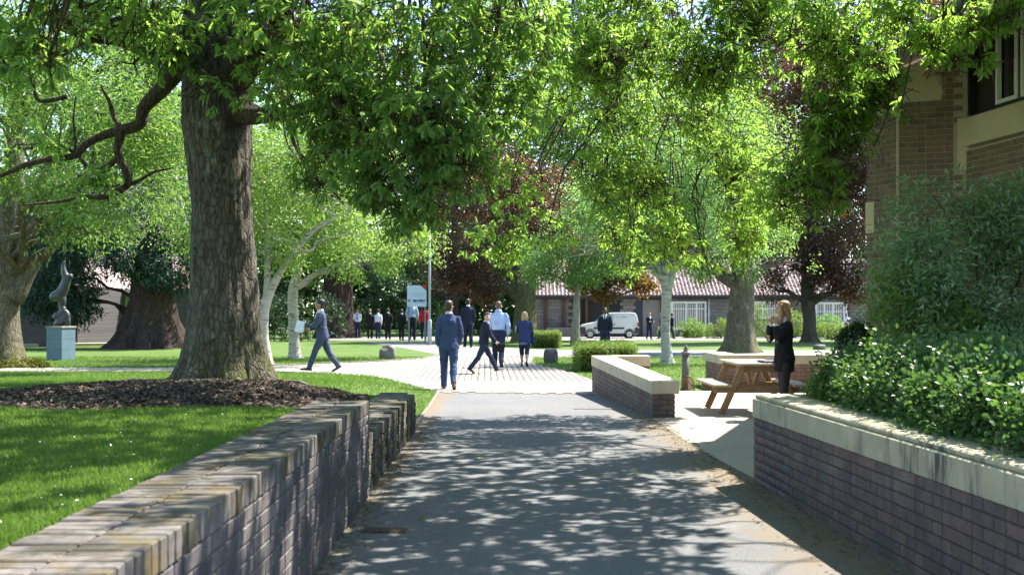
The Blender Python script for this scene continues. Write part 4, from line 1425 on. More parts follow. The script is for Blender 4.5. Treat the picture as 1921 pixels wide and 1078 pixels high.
link('limb', lb.mesh('limb', B_OAK2, True), None, ob, -Vector(ob.location))
def moss_mound(o, g):
    n = 2600
    an = rng.uniform(0, 6.28, n); r = .55 + .55 * rng.uniform(0, 1, n) ** .7
    x = np.cos(an) * r * 1.05 + .15; y = np.sin(an) * r * .8 - .15
    z = np.clip(1.15 - r, 0, 1) * .36 * (1 + .4 * vnoise(x * 5, y * 5, 4)) + .02
    me = scatter_mesh('moss', ROUND[0], ROUND[1], np.stack([x, y, z], 1), basis(rng.normal(0, 1, (n, 3)), np.tile([[0, 0, 1.0]], (n, 1)) + rng.normal(0, .5, (n, 3))), rng.uniform(.04, .1, n), leaf_mat('moss_leaf', [(.1, .11, .02), (.17, .17, .035), (.13, .12, .03)], [(.12, .14, .02), (.16, .16, .03)], .2, .9, .1))
    tag(link('moss', me, None, o), kind='stuff')
moss_mound(ob, g)

# birches
BG = 'white barked birches'
g = G(553, 672)
make_tree('birch_tree', 'stout white birch with a dark band on its trunk beside the walking man with papers', g,
          [(g.x + .9, g.y, 5.2, 2.0, 2.0, 1.6), (g.x + 2.6, g.y + .4, 4.4, 1.9, 1.8, 1.3), (g.x - .5, g.y + .3, 6.5, 2.2, 2, 1.8), (g.x + 3.8, g.y + .2, 4.0, 1.2, 1.2, .9), (g.x + 1.5, g.y, 7.2, 2.4, 2, 1.8), (g.x + .5, g.y - .2, 3.9, 1.3, 1.2, .7), (g.x + 2.2, g.y - .2, 3.3, 1.3, 1.2, .55)],
          L_BIRCHY, B_BIRCH, 3600, .115, 9, .4, .5, SIMPLE, [g, g + Vector((-.03, 0, 1)), g + Vector((-.05, 0, 2.3)), g + Vector((.25, 0, 3.6)), g + Vector((.6, 0, 7))], [.195, .175, .17, .1, .035], 1.5, .5, 8, None, .7, .4, 5, .03, 24, 5)
g = G(502, 684)
make_tree('birch_tree', 'forked mossy white birch partly behind the big oak trunk', g,
          [(g.x + .6, g.y, 5.4, 1.8, 1.8, 1.5), (g.x + 1.9, g.y, 4.9, 1.5, 1.5, 1.1), (g.x - .8, g.y, 5.6, 1.7, 1.7, 1.5), (g.x - 2.2, g.y + .4, 4.6, 1.4, 1.5, 1.2), (g.x + .5, g.y, 3.6, 1.2, 1.1, .8), (g.x + 2.6, g.y - .2, 3.9, 1.2, 1.2, .7), (g.x - 1.4, g.y, 3.7, .9, .9, .7), (g.x + 1.4, g.y, 6.6, 2.2, 2, 1.6)],
          L_BIRCHY, B_BIRCH, 3200, .11, 9, .4, .5, SIMPLE, [g, g + Vector((-.12, 0, 1)), g + Vector((-.02, 0, 1.9)), g + Vector((.5, 0, 2.9)), g + Vector((1.4, .1, 4.0)), g + Vector((2.4, .1, 4.5))], [.16, .14, .145, .09, .06, .025], 1.3, .5, 8, None, .7, .3, 6, .04, 20, 5)
lb = MB()
pp = smooth_path([g + Vector((-.05, 0, 1.7)), g + Vector((.0, 0, 2.6)), g + Vector((-.02, 0, 3.6)), g + Vector((-.1, 0, 5.2))], 5)
lb.tube(pp, lerp_list([.12, .1, .08, .04], len(pp)), 10)
ob = [o for o in C.objects if o.name.startswith('birch_tree')][-1]
link('limb', lb.mesh('limb', B_BIRCH, True), None, ob, -Vector(ob.location))
g = G(1252, 681)
make_tree('birch_tree', 'slender white birch in front of the far building right of the van', g,
          [(g.x - .4, g.y, 5.4, 2.2, 2, 1.6), (g.x + 1.2, g.y, 5.0, 1.7, 1.7, 1.3), (g.x - 1.7, g.y, 4.6, 1.6, 1.6, 1.2), (g.x + .2, g.y, 7.4, 2.4, 2, 1.7), (g.x + 2.2, g.y + .3, 3.9, 1.0, 1.0, .8), (g.x - .8, g.y, 3.6, .9, .9, .6), (g.x + .7, g.y, 3.4, .6, .7, .5), (g.x - 2.4, g.y + .4, 3.6, 1.0, 1, .7), (g.x + .5, g.y - .4, 5.6, 2.6, 2.2, 1.5), (g.x + 1.5, g.y - .3, 3.3, 1.1, .8, .5), (g.x - 1.6, g.y - .3, 3.2, 1.1, .8, .5)],
          L_BIRCH, B_BIRCH, 5200, .1, 9, .4, .6, SIMPLE, [g, g + Vector((-.06, 0, 1)), g + Vector((-.03, 0, 2)), g + Vector((-.1, 0, 3.2)), g + Vector((-.2, 0, 6)), g + Vector((-.2, 0, 8))], [.165, .145, .15, .11, .06, .025], 1.5, .5, 9, None, .7, .3, 8, .03, 22, 5)
lb = MB()
for e in ([.02, .22, .5, 1.0], [-.1, -.3, -.6, -1.1]):
    pp = smooth_path([g + Vector((0, 0, 2.1)), g + Vector((e[1], 0, 2.9)), g + Vector((e[2], 0, 3.9)), g + Vector((e[3], 0, 5.2))], 5)
    lb.tube(pp, lerp_list([.12, .085, .06, .03], len(pp)), 9)
ob = [o for o in C.objects if o.name.startswith('birch_tree')][-1]
link('limb', lb.mesh('limb', B_BIRCH, True), None, ob, -Vector(ob.location))

# giant conifers
g = G(283, 652)
make_tree('conifer_tree', 'huge dark conifer with wide buttressed foot left of the big oak', g,
          [(g.x, g.y, 6, 2.6, 2.6, 2.4), (g.x - 1.5, g.y - 1.4, 3.7, 1.7, 1.5, 1.0), (g.x + 1.2, g.y - 1.4, 3.4, 1.7, 1.5, 1.1), (g.x - 3.4, g.y - .8, 3.2, 1.5, 1.5, 1.6), (g.x - 4.6, g.y - .8, 2.3, 1.0, 1.0, 1.1), (g.x, g.y, 10, 2.8, 2.8, 3), (g.x + .6, g.y - 1.6, 2.5, .9, .7, .5), (g.x - 3.0, g.y - 1.0, 1.9, 1.0, .9, .7), (g.x, g.y, 14, 2, 2, 3), (g.x + 2.6, g.y - .6, 5, 1.4, 1.4, 1.4), (g.x - 4.8, g.y, 5, 1.6, 1.6, 1.6)],
          L_CONIF, B_SEQ, 5200, .24, 8, .5, .7, NEEDLE, [g, g + Vector((0, 0, 1.2)), g + Vector((.1, 0, 3)), g + Vector((.1, 0, 8)), g + Vector((.1, 0, 16))], [1.12, 1.0, .85, .6, .1], 1.9, .5, 7, 'dark conifers', .5, .2, 3, .06, 72, 11, None, .05, .1)
g = G(632, 633)
make_tree('conifer_tree', 'huge conifer with straight red brown fibrous trunk behind the walking man', g,
          [(g.x, g.y, 7.5, 3.2, 2.6, 2.2), (g.x - 2.6, g.y - 1, 5.2, 2.0, 1.6, 1.4), (g.x + 2.2, g.y - 1, 5.4, 1.9, 1.6, 1.3), (g.x, g.y, 12, 3, 3, 3), (g.x - 4.2, g.y - .5, 4.0, 1.6, 1.4, 1.7), (g.x + 3.6, g.y - .4, 4.6, 1.6, 1.4, 1.5), (g.x, g.y, 18, 2.2, 2.2, 4)],
          L_CONIF, B_SEQ, 3400, .3, 8, .6, .7, NEEDLE, [g, g + Vector((0, 0, 1.2)), g + Vector((.05, 0, 4)), g + Vector((.1, 0, 10)), g + Vector((.1, 0, 20))], [1.0, .95, .85, .6, .1], 1.5, .5, 6, 'dark conifers', .5, .3, 5, .05, 60, 9, None, .07, .1)

# copper beeches and the trees in the middle
g = G(985, 641)
make_tree('beech_tree', 'copper beech with thick mossy trunk behind the blonde woman', g,
          [(g.x - 3.2, g.y + 1, 5.0, 2.6, 2.2, 2.0), (g.x - 1.6, g.y - .5, 3.9, 1.6, 1.4, 1.3), (g.x - 3.6, g.y + .5, 3.6, 1.4, 1.4, 1.3), (g.x, g.y, 7.6, 3.4, 3, 2.4), (g.x - 2.8, g.y, 2.8, 1.4, 1.2, .9), (g.x + 1.6, g.y, 5.6, 1.8, 1.7, 1.4), (g.x - 3, g.y + 1, 9, 3, 3, 2.4)],
          L_COPPER, B_GREEN, 3800, .19, 8, .45, .35, SIMPLE, [g, g + Vector((.0, 0, 1.5)), g + Vector((.05, 0, 4)), g + Vector((.1, 0, 8))], [.62, .58, .54, .25], 1.35, .5, 7, None, .6, .45, 7, .05, 32, 5)
g = G(1519, 641)
make_tree('beech_tree', 'spreading copper beech with purple and orange leaves beside the right building', g,
          [(g.x, g.y, 6.2, 3.0, 2.6, 2.4), (g.x - 1.0, g.y - .6, 4.0, 1.8, 1.6, 1.2), (g.x + 1.4, g.y - .4, 3.9, 1.9, 1.6, 1.3), (g.x + 2.4, g.y, 3.0, 1.1, 1.0, .9), (g.x - .3, g.y - .6, 3.0, 1.4, 1.1, .6), (g.x + .3, g.y - .9, 2.5, 1.7, 1.0, .45), (g.x - 1.9, g.y - .4, 2.8, .8, .8, .5), (g.x, g.y, 10.5, 3.6, 3, 2.8), (g.x + 3.8, g.y, 8, 2.6, 2.4, 3), (g.x + 5, g.y + 1, 13, 3.5, 3, 3), (g.x + 8, g.y, 16, 4, 3, 4), (g.x - 1, g.y, 14.5, 3.2, 3, 2.6), (g.x + 1.5, g.y + .5, 8, 3, 2.5, 2.2)],
          L_COPPER, B_DARK, 11500, .19, 8, .45, .45, SIMPLE, [g, g + Vector((-.02, 0, 1.2)), g + Vector((-.1, 0, 2.8)), g + Vector((0, 0, 8)), g + Vector((.3, 0, 14))], [.36, .33, .36, .22, .08], 1.6, .5, 8, None, .6, .3, 2, .05, 30, 5)
g = G(1137, 639)
make_tree('maple_tree', 'small bronze leaved maple in front of the white van', g,
          [(g.x, g.y, 4.0, 1.9, 1.6, .9), (g.x - 1.5, g.y, 3.4, 1.2, 1.2, .6), (g.x + 1.6, g.y, 3.6, 1.2, 1.2, .7), (g.x + .2, g.y, 5, 1.6, 1.5, 1), (g.x - .2, g.y - .2, 2.9, .9, .9, .4), (g.x - 2.3, g.y, 3.0, .7, .7, .4), (g.x + 1.9, g.y, 2.9, .7, .7, .45)],
          L_MAPLE, B_GREEN, 1500, .17, 8, .4, .4, ROUND, [g, g + Vector((0, 0, 1)), g + Vector((.02, 0, 2.4)), g + Vector((.1, 0, 4.5))], [.16, .15, .14, .06], 1.3, .5, 7, None, .6, .45, 9, .03, 16, 5)
g = G(1079, 646)
make_tree('broadleaf_tree', 'green leaved tree with weathered pale split trunk by the box hedge', g,
          [(g.x + .6, g.y, 5.4, 2.2, 2, 1.4), (g.x - 1.2, g.y, 4.4, 1.6, 1.5, 1.0), (g.x + 2.2, g.y, 4.6, 1.6, 1.5, 1.1), (g.x + .2, g.y - .3, 3.6, 1.4, 1.2, .6), (g.x + 1.2, g.y, 7.2, 2.4, 2, 1.4), (g.x - 1.8, g.y, 3.5, .9, .9, .6)],
          L_BIRCH, bark_mat('weathered_wood', (.2, .17, .11), (.44, .4, .33), 12, (.2, .19, .05), 0, .08), 2600, .15, 8, .4, .4, SIMPLE, [g, g + Vector((.03, 0, 1)), g + Vector((.08, 0, 2.2)), g + Vector((.2, 0, 4.5))], [.24, .21, .17, .08], 1.1, .5, 7, None, .6, .5, 11, .12, 26, 4)
g = G(1389, 661)
make_tree('broadleaf_tree', 'broad green tree with flared grey trunk behind the low red brick wall', g,
          [(g.x, g.y, 5.6, 2.3, 2, 1.6), (g.x - 1.4, g.y, 4.2, 1.4, 1.3, .9), (g.x + 1.2, g.y, 4.2, 1.3, 1.2, 1.0), (g.x + .2, g.y, 8.0, 2.6, 2.2, 1.8), (g.x - 2.2, g.y, 5.4, 1.5, 1.5, 1.2), (g.x + .4, g.y - .6, 3.5, .8, .6, .6), (g.x - 1.7, g.y - .2, 3.3, .8, .7, .45), (g.x + 1.7, g.y - .2, 3.5, .9, .8, .5), (g.x - 2.6, g.y, 3.7, .9, .8, .5)],
          L_LIME, B_OAK2, 3400, .14, 8, .4, .5, SIMPLE, [g, g + Vector((.0, 0, 1.0)), g + Vector((.05, 0, 2.4)), g + Vector((.1, 0, 5)), g + Vector((.1, 0, 8))], [.52, .5, .46, .3, .1], 1.75, .5, 8, None, .6, .4, 13, .06, 36, 6)

# tall fresh green trees that close the view above the court
specs = [
    ('broadleaf_tree', 'bright yellow green tree behind the trunk of the far red barked conifer', 640, 82, L_LIME, [(0, 0, 8, 4.4, 3, 3.4), (5, 0, 8, 4, 3, 3), (-5, 0, 8, 4, 3, 3), (0, 0, 14, 6, 4, 4)], 2600, .3),
    ('conifer_tree', 'dark spreading yew behind the lamp post and the sign', 850, 74, L_DARK, [(0, 0, 6, 3.4, 3, 3), (-3.0, 0, 3.4, 2.6, 2, 2.2), (2.4, 0, 4, 2.6, 2.4, 2.4), (0, 0, 11, 3.5, 3, 3.4), (-5.2, 0, 2.2, 1.8, 1.6, 1.7)], 2600, .3),
    ('broadleaf_tree', 'tall green tree rising behind the slender birch', 1180, 84, L_LIME, [(0, 0, 12, 6, 4, 4.4), (-5.4, 0, 9.6, 4.2, 3.5, 3.6), (5.4, 0, 10.4, 4.4, 3.5, 3.6), (0, 0, 19, 6, 4, 4.4), (7.5, 0, 17, 4.5, 4, 4.5), (-7.5, 0, 17, 4.5, 4, 4.5)], 8500, .3),
    ('broadleaf_tree', 'tall green tree behind the leaning pale oak', 190, 62, L_BIRCHY, [(0, 0, 9, 4, 3.5, 3.2), (3.5, 0, 7, 3, 2.6, 2.4), (-3, 0, 12, 3.6, 3, 3.4), (2, 0, 14, 4, 3, 3), (6, 0, 11, 3.4, 3, 3.2)], 3400, .22),
    ('broadleaf_tree', 'loose green tree glimpsed behind the forked birch', 430, 84, L_LIME, [(0, 0, 7, 4.5, 3.5, 3.5), (5, 0, 9, 4.5, 3.5, 4), (-5, 0, 10, 4.5, 3.5, 4), (0, 0, 15, 6, 4, 4)], 2600, .32),
    ('broadleaf_tree', 'dark dense tree behind the low building roof left of centre', 930, 95, L_DARK, [(0, 0, 8, 5, 4, 4), (5, 0, 10, 5, 4, 5), (-5, 0, 12, 5, 4, 5), (0, 0, 17, 7, 5, 5)], 2600, .38),
    ('broadleaf_tree', 'broad green tree behind the far tiled roof', 1290, 92, L_BIRCH, [(0, 0, 8, 5, 4, 3.6), (6, 0, 10, 5, 4, 5), (-6, 0, 10, 5, 4, 5), (0, 0, 17, 7, 5, 5)], 5000, .36),
    ('broadleaf_tree', 'dark tree behind the far roof right of the copper beech', 1660, 96, L_DARK, [(0, 0, 8, 6, 4, 4), (7, 0, 10, 5, 4, 5), (-6, 0, 13, 6, 4, 5), (3, 0, 18, 8, 5, 5), (12, 0, 16, 6, 5, 6)], 5500, .42),
    ('broadleaf_tree', 'dark tree behind the left brick building', 70, 88, L_DARK, [(0, 0, 7, 5, 4, 4), (6, 0, 8, 5, 4, 4), (0, 0, 11.5, 4, 4, 3)], 2200, .36),
]
for nm, lab, px, d, lm, bl, n, lf in specs:
    x = (px - 960.5) / F * d
    g = Vector((x, d, 0))
    make_tree(nm, lab, g, [(g.x + b[0], g.y + b[1], b[2]) + tuple(b[3:]) for b in bl], lm, B_DARK, n, lf, 8, lf * 2.6, .35, SIMPLE if lm is not L_CONIF else NEEDLE,
              [g, g + Vector((.05, 0, 2)), g + Vector((.1, 0, 6)), g + Vector((.1, 0, 11))], [.4, .36, .3, .12], 1.4, .5, 4, None, .6, .35, int(px), .04, 14, 5)

# far-off wood that closes the horizon
def far_wood():
    n = 42000
    x = rng.uniform(-75, 75, n); z = rng.uniform(0, 1, n)
    top = 41 + 6 * vnoise(x * .12, x * 0 + 2, 6) + 2.5 * vnoise(x * .5, x * 0 + 5, 7)
    top = np.where(x < -50, top * .22, top)
    y = 118 + 7 * vnoise(x * .2, z * 6, 9) + 3 * vnoise(x * .6, z * 18, 10) + rng.normal(0, 1.5, n)
    low = 20000
    xl_ = rng.uniform(-75, 75, low)
    x = np.concatenate([x, xl_]); z = np.concatenate([z, rng.uniform(0, 1, low)]); top = np.concatenate([top, np.full(low, 7.0)])
    y = np.concatenate([y, 104 + 4 * vnoise(xl_ * .25, xl_ * 0 + 3, 12) + rng.normal(0, 1, low)]); n = n + low
    ax = unit(rng.normal(0, 1, (n, 3)) + np.array([0, -.3, -.4])); nr = unit(rng.normal(0, .6, (n, 3)) + np.array([0, -.5, .5]))
    me = scatter_mesh('far_wood', SIMPLE[0], SIMPLE[1], np.stack([x, y, z * top], 1), basis(ax, nr), rng.uniform(.7, 1.5, n), L_DARK)
    tag(link('far_wood', me), 'dark far wood closing the horizon behind the buildings', 'wood', kind='stuff')
far_wood()

# ------------------------------------------------------------------ hedges and shrubs
def hedge(name, label, boxes, leaf, n, m, per=4, tmpl=ROUND, cat='hedge', core=(.012, .02, .01), rough=.06, spray=.1, group=None, spread=.7):
    """boxes: (x0,x1,y0,y1,z0,z1); leaves over an uneven shell round a dark twiggy inside"""
    c = boxes[0]
    base = Vector(((c[0] + c[1]) / 2, (c[2] + c[3]) / 2, max(0, c[4])))
    h = empty(name, base, label, cat, group)
    areas = []
    for b in boxes:
        dx, dy, dz = b[1] - b[0], b[3] - b[2], b[5] - b[4]
        areas += [dy * dz, dy * dz, dx * dz, dx * dz, dx * dy]
    areas = np.array(areas); k = rng.choice(len(areas), n, p=areas / areas.sum())
    u, w = rng.uniform(0, 1, n), rng.uniform(0, 1, n)
    pts = np.zeros((n, 3)); out = np.zeros((n, 3))
    for i, b in enumerate(boxes):
        for f in range(5):
            s = k == i * 5 + f
            X = b[0] + u[s] * (b[1] - b[0]); Y = b[2] + u[s] * (b[3] - b[2]); Y2 = b[2] + w[s] * (b[3] - b[2]); Z = b[4] + w[s] * (b[5] - b[4])
            if f == 0: pts[s] = np.stack([np.full(s.sum(), b[0]), Y, Z], 1); out[s] = (-1, 0, .3)
            if f == 1: pts[s] = np.stack([np.full(s.sum(), b[1]), Y, Z], 1); out[s] = (1, 0, .3)
            if f == 2: pts[s] = np.stack([X, np.full(s.sum(), b[2]), Z], 1); out[s] = (0, -1, .3)
            if f == 3: pts[s] = np.stack([X, np.full(s.sum(), b[3]), Z], 1); out[s] = (0, 1, .3)
            if f == 4: pts[s] = np.stack([X, Y2, np.full(s.sum(), b[5])], 1); out[s] = (0, 0, 1)
    # round the outline and push in and out
    ctr = np.array(base)
    dd = vnoise(pts[:, 0] * 3 + pts[:, 2] * 2, pts[:, 1] * 3 + pts[:, 2], 8) * rough + rng.normal(0, rough * .45, n)
    pts = pts + out * dd[:, None]
    corner = np.array([min((b[1] - b[0]), (b[3] - b[2]), (b[5] - b[4])) for b in boxes]).min() * .12
    pts -= unit(pts - ctr) * (corner * rng.uniform(0, .6, n))[:, None]
    sp = sprays(pts, out, per, spray, spread, leaf, 0.0, .4, .45)
    link('foliage', crown_mesh('foliage', sp, tmpl, m), None, h, -base)
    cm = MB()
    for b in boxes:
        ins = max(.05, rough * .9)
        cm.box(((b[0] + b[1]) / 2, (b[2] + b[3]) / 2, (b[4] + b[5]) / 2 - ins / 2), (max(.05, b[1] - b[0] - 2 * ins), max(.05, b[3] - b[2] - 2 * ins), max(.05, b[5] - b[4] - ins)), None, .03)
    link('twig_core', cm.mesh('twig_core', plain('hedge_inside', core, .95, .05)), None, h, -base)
    return h

L_HEDGE = leaf_mat('hedge_leaf_glossy', [(.036, .085, .03), (.05, .105, .035), (.065, .125, .04)], [(.11, .24, .035), (.17, .31, .05)], .34, .4, .32)
L_BOX = leaf_mat('box_leaf', [(.07, .13, .03), (.09, .15, .035), (.11, .165, .04)], [(.22, .34, .05), (.3, .42, .06)], .4, .45, .4)
L_BOXD = leaf_mat('box_leaf_dark', [(.02, .045, .02), (.03, .06, .025)], [(.04, .09, .02), (.06, .12, .03)], .3, .4, .4)
L_GREY = leaf_mat('narrow_grey_leaf', [(.14, .235, .13), (.185, .275, .165), (.11, .2, .09), (.24, .32, .22), (.16, .25, .09)], [(.28, .48, .14), (.38, .58, .18)], .35, .26, .65)

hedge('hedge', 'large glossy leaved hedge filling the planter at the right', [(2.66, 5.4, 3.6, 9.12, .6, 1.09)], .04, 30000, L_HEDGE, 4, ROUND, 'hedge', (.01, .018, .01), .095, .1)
hedge('shrub', 'small light green clipped tuft at the far end of the right planter', [(2.56, 2.78, 8.9, 9.14, .74, .94)], .022, 900, L_BOX, 4, ROUND, 'shrub', (.015, .03, .01), .02, .04)
g = G(1028, 653)
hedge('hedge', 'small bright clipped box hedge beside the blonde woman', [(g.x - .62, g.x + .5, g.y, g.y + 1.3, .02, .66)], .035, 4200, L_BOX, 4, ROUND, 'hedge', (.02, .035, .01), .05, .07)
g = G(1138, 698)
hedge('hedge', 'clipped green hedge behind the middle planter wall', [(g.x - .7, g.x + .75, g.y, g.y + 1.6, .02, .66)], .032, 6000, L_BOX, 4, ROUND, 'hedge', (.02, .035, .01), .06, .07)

def shrub(name, label, blobs, leaf, n, m, per=7, tmpl=SIMPLE, spray=.15, droop=0.1, base=None, shell=.35, cat='shrub', group=None, stems=8, bark=None, core=True, clump=2.6):
    b0 = blobs[0]
    base = Vector(base) if base is not None else Vector((b0[0], b0[1], 0))
    s = empty(name, base, label, cat, group)
    p, o = blob_points(blobs, n, shell)
    p = p[p[:, 2] > base.z + .02] if len(p) else p
    o = o[:len(p)] if len(o) != len(p) else o
    p, o = blob_points(blobs, int(n * 1.4), shell)
    k = (p[:, 2] > base.z + .02) & (vnoise(p[:, 0] * clump + 7, p[:, 1] * clump * .5 + p[:, 2] * clump, 21) > (-.2 if clump < 4 else .0))
    p, o = p[k], o[k]
    sp = sprays(p, o, per, spray, .6, leaf, droop)
    link('foliage', crown_mesh('foliage', sp, tmpl, m), None, s, -base)
    mb = MB()
    for i in range(stems):
        b = blobs[i % len(blobs)]
        u = Vector(unit(rng.normal(0, 1, (1, 3)))[0])
        e = Vector(b[:3]) + Vector((u.x * b[3], u.y * b[4], u.z * b[5])) * .75
        branch(mb, base + Vector((random.uniform(-.15, .15), random.uniform(-.15, .15), 0)), e, .03, .006, .03, .15, 5, 5)
    link('stems', mb.mesh('stems', bark or B_DARK, True), None, s, -base)
    return s

shrub('shrub', 'big grey green shrub with narrow leaves against the brown brick building',
      [(4.95, 11.3, 2.25, .95, .7, .6), (4.35, 11.3, 1.9, .55, .6, .7), (5.4, 11.1, 2.0, .65, .7, .8), (4.8, 11.2, 1.35, .8, .7, .55), (4.25, 11.2, 1.15, .35, .45, .5), (5.55, 11.0, 1.35, .5, .6, .6), (4.5, 11.4, 2.55, .4, .4, .3), (5.5, 11.3, 2.6, .45, .4, .3)],
      .086, 4600, L_GREY, 8, NARROW, .17, .12, (4.9, 11.4, .3), .6, 'shrub', None, 34, None, True, 4.2)
shrub('shrub', 'leafy shrub with backlit yellow green put into its leaves at the lower left of the big grey green shrub', [(4.1, 11.2, 1.55, .3, .4, .5), (4.5, 10.9, 1.25, .45, .35, .35)], .07, 420, L_LIME, 7, SIMPLE, .14, .1, (4.2, 11.1, .3), .5, 'shrub', None, 9)  # fresh leaf material stands in for sunlight coming through these leaves
shrub('shrub', 'round dark clipped shrub at the left of the big grey green shrub', [(4.02, 12.4, 1.15, .21, .21, .21)], .03, 700, L_BOXD, 6, ROUND, .05, 0, (4.02, 12.4, .2), .2, 'shrub', None, 5)
shrub('shrub', 'low shaded ground shrub below the big grey green shrub', [(4.7, 10.4, .85, .7, .5, .35), (5.4, 10.2, .9, .6, .5, .35), (4.2, 10.6, .8, .4, .4, .3)], .05, 1500, L_HEDGE, 6, ROUND, .1, 0, (4.7, 10.4, .4), .4, 'shrub', None, 6)

# clipped and flowering shrubs along the far building
far = [('pale leaved rounded shrub under the far white window', 1265, 634, .9, .55, L_BOX), ('dense green shrub right of centre under the far white window', 1302, 634, .85, .6, L_LIME), ('bright yellow green shrub left of the flared grey trunk', 1352, 635, .8, .65, L_BOX),
       ('clipped pale hedge left of the far copper beech', 1440, 634, 1.5, 1.15, L_BOX), ('round clipped grey bush right of the copper beech trunk', 1552, 632, 1.1, .8, L_BIRCH), ('yellow green low shrubs right of the copper beech trunk', 1558, 637, 1.4, .5, L_BOX), ('yellow green mound before the far reading boy', 1610, 636, .9, .45, L_BOX), ('pale clipped hedge right behind the black blazer woman', 1490, 634, .7, .95, L_BOX)]
for lab, px, py, rx, rz, m in far:
    g = G(px, py)
    shrub('shrub', lab, [(g.x, g.y + .4, rz * .8, rx, .6, rz * .95)], .1, 700, m, 6, SIMPLE, .16, 0, g, .25, 'shrub', None, 3)
g = G(560, 640)
shrub('shrub', 'dark evergreen shrubbery behind the stout white birch', [(g.x - .5, g.y, 1.2, 1.6, 1, 1.3), (g.x - 2.2, g.y, 1.1, 1.3, 1, 1.2), (g.x + 1.2, g.y + 1, 1.2, 1.3, 1, 1.2)], .16, 1400, L_BOXD, 6, SIMPLE, .2, 0, g, .3, 'shrub', None, 4)
g = G(765, 628)
shrub('shrub', 'variegated grey green bush behind the white school sign', [(g.x - .4, g.y + 1.5, 1.7, 1.7, 1.2, 1.9), (g.x + 1.6, g.y + 1.5, 1.2, 1.2, 1, 1.3)], .14, 1500, L_GREY, 6, SIMPLE, .2, 0, g + Vector((0, 1.5, 0)), .3, 'shrub', None, 4)
g = G(885, 628)
shrub('shrub', 'dark shrubs behind the standing man with the blue bag', [(g.x, g.y + 2, .9, 1.8, 1, 1.0), (g.x + 2.6, g.y + 2, .9, 1.6, 1, 1.0)], .16, 900, L_DARK, 6, SIMPLE, .2, 0, g + Vector((0, 2, 0)), .3, 'shrub', None, 4)

# bare pale twigs hanging at the left behind the big oak
mb = MB()
root = P(330, 330, 38)
for k in range(26):
    a = P(random.uniform(215, 345), random.uniform(330, 420), 38 + random.uniform(-1, 1))
    e = a + Vector((random.uniform(-1.6, .6), random.uniform(-.6, .6), random.uniform(-1.6, -.2)))
    pts = branch(mb, a, e, .014, .005, random.uniform(-.15, .15), .35, 6, 5)
    for q in range(3):
        s = pts[random.randint(3, len(pts) - 2)]
        branch(mb, s, s + Vector((random.uniform(-.7, .5), random.uniform(-.3, .3), random.uniform(-.7, .2))), .007, .003, .05, .35, 4, 4)
branch(mb, Vector((root.x + 1.5, 38.5, 0)), root, .09, .04, 0, .05, 6, 7)
for k in range(9):
    branch(mb, root, P(random.uniform(215, 345), random.uniform(320, 400), 38), .03, .012, .1, .2, 5, 5)
tb = mb.build('bare_branches', bark_mat('bleached_twig', (.32, .29, .24), (.55, .51, .45), 10), None, (0, 0, 0), True)
tag(tb, 'bleached leafless branches hanging left of the big oak trunk', 'dead tree')
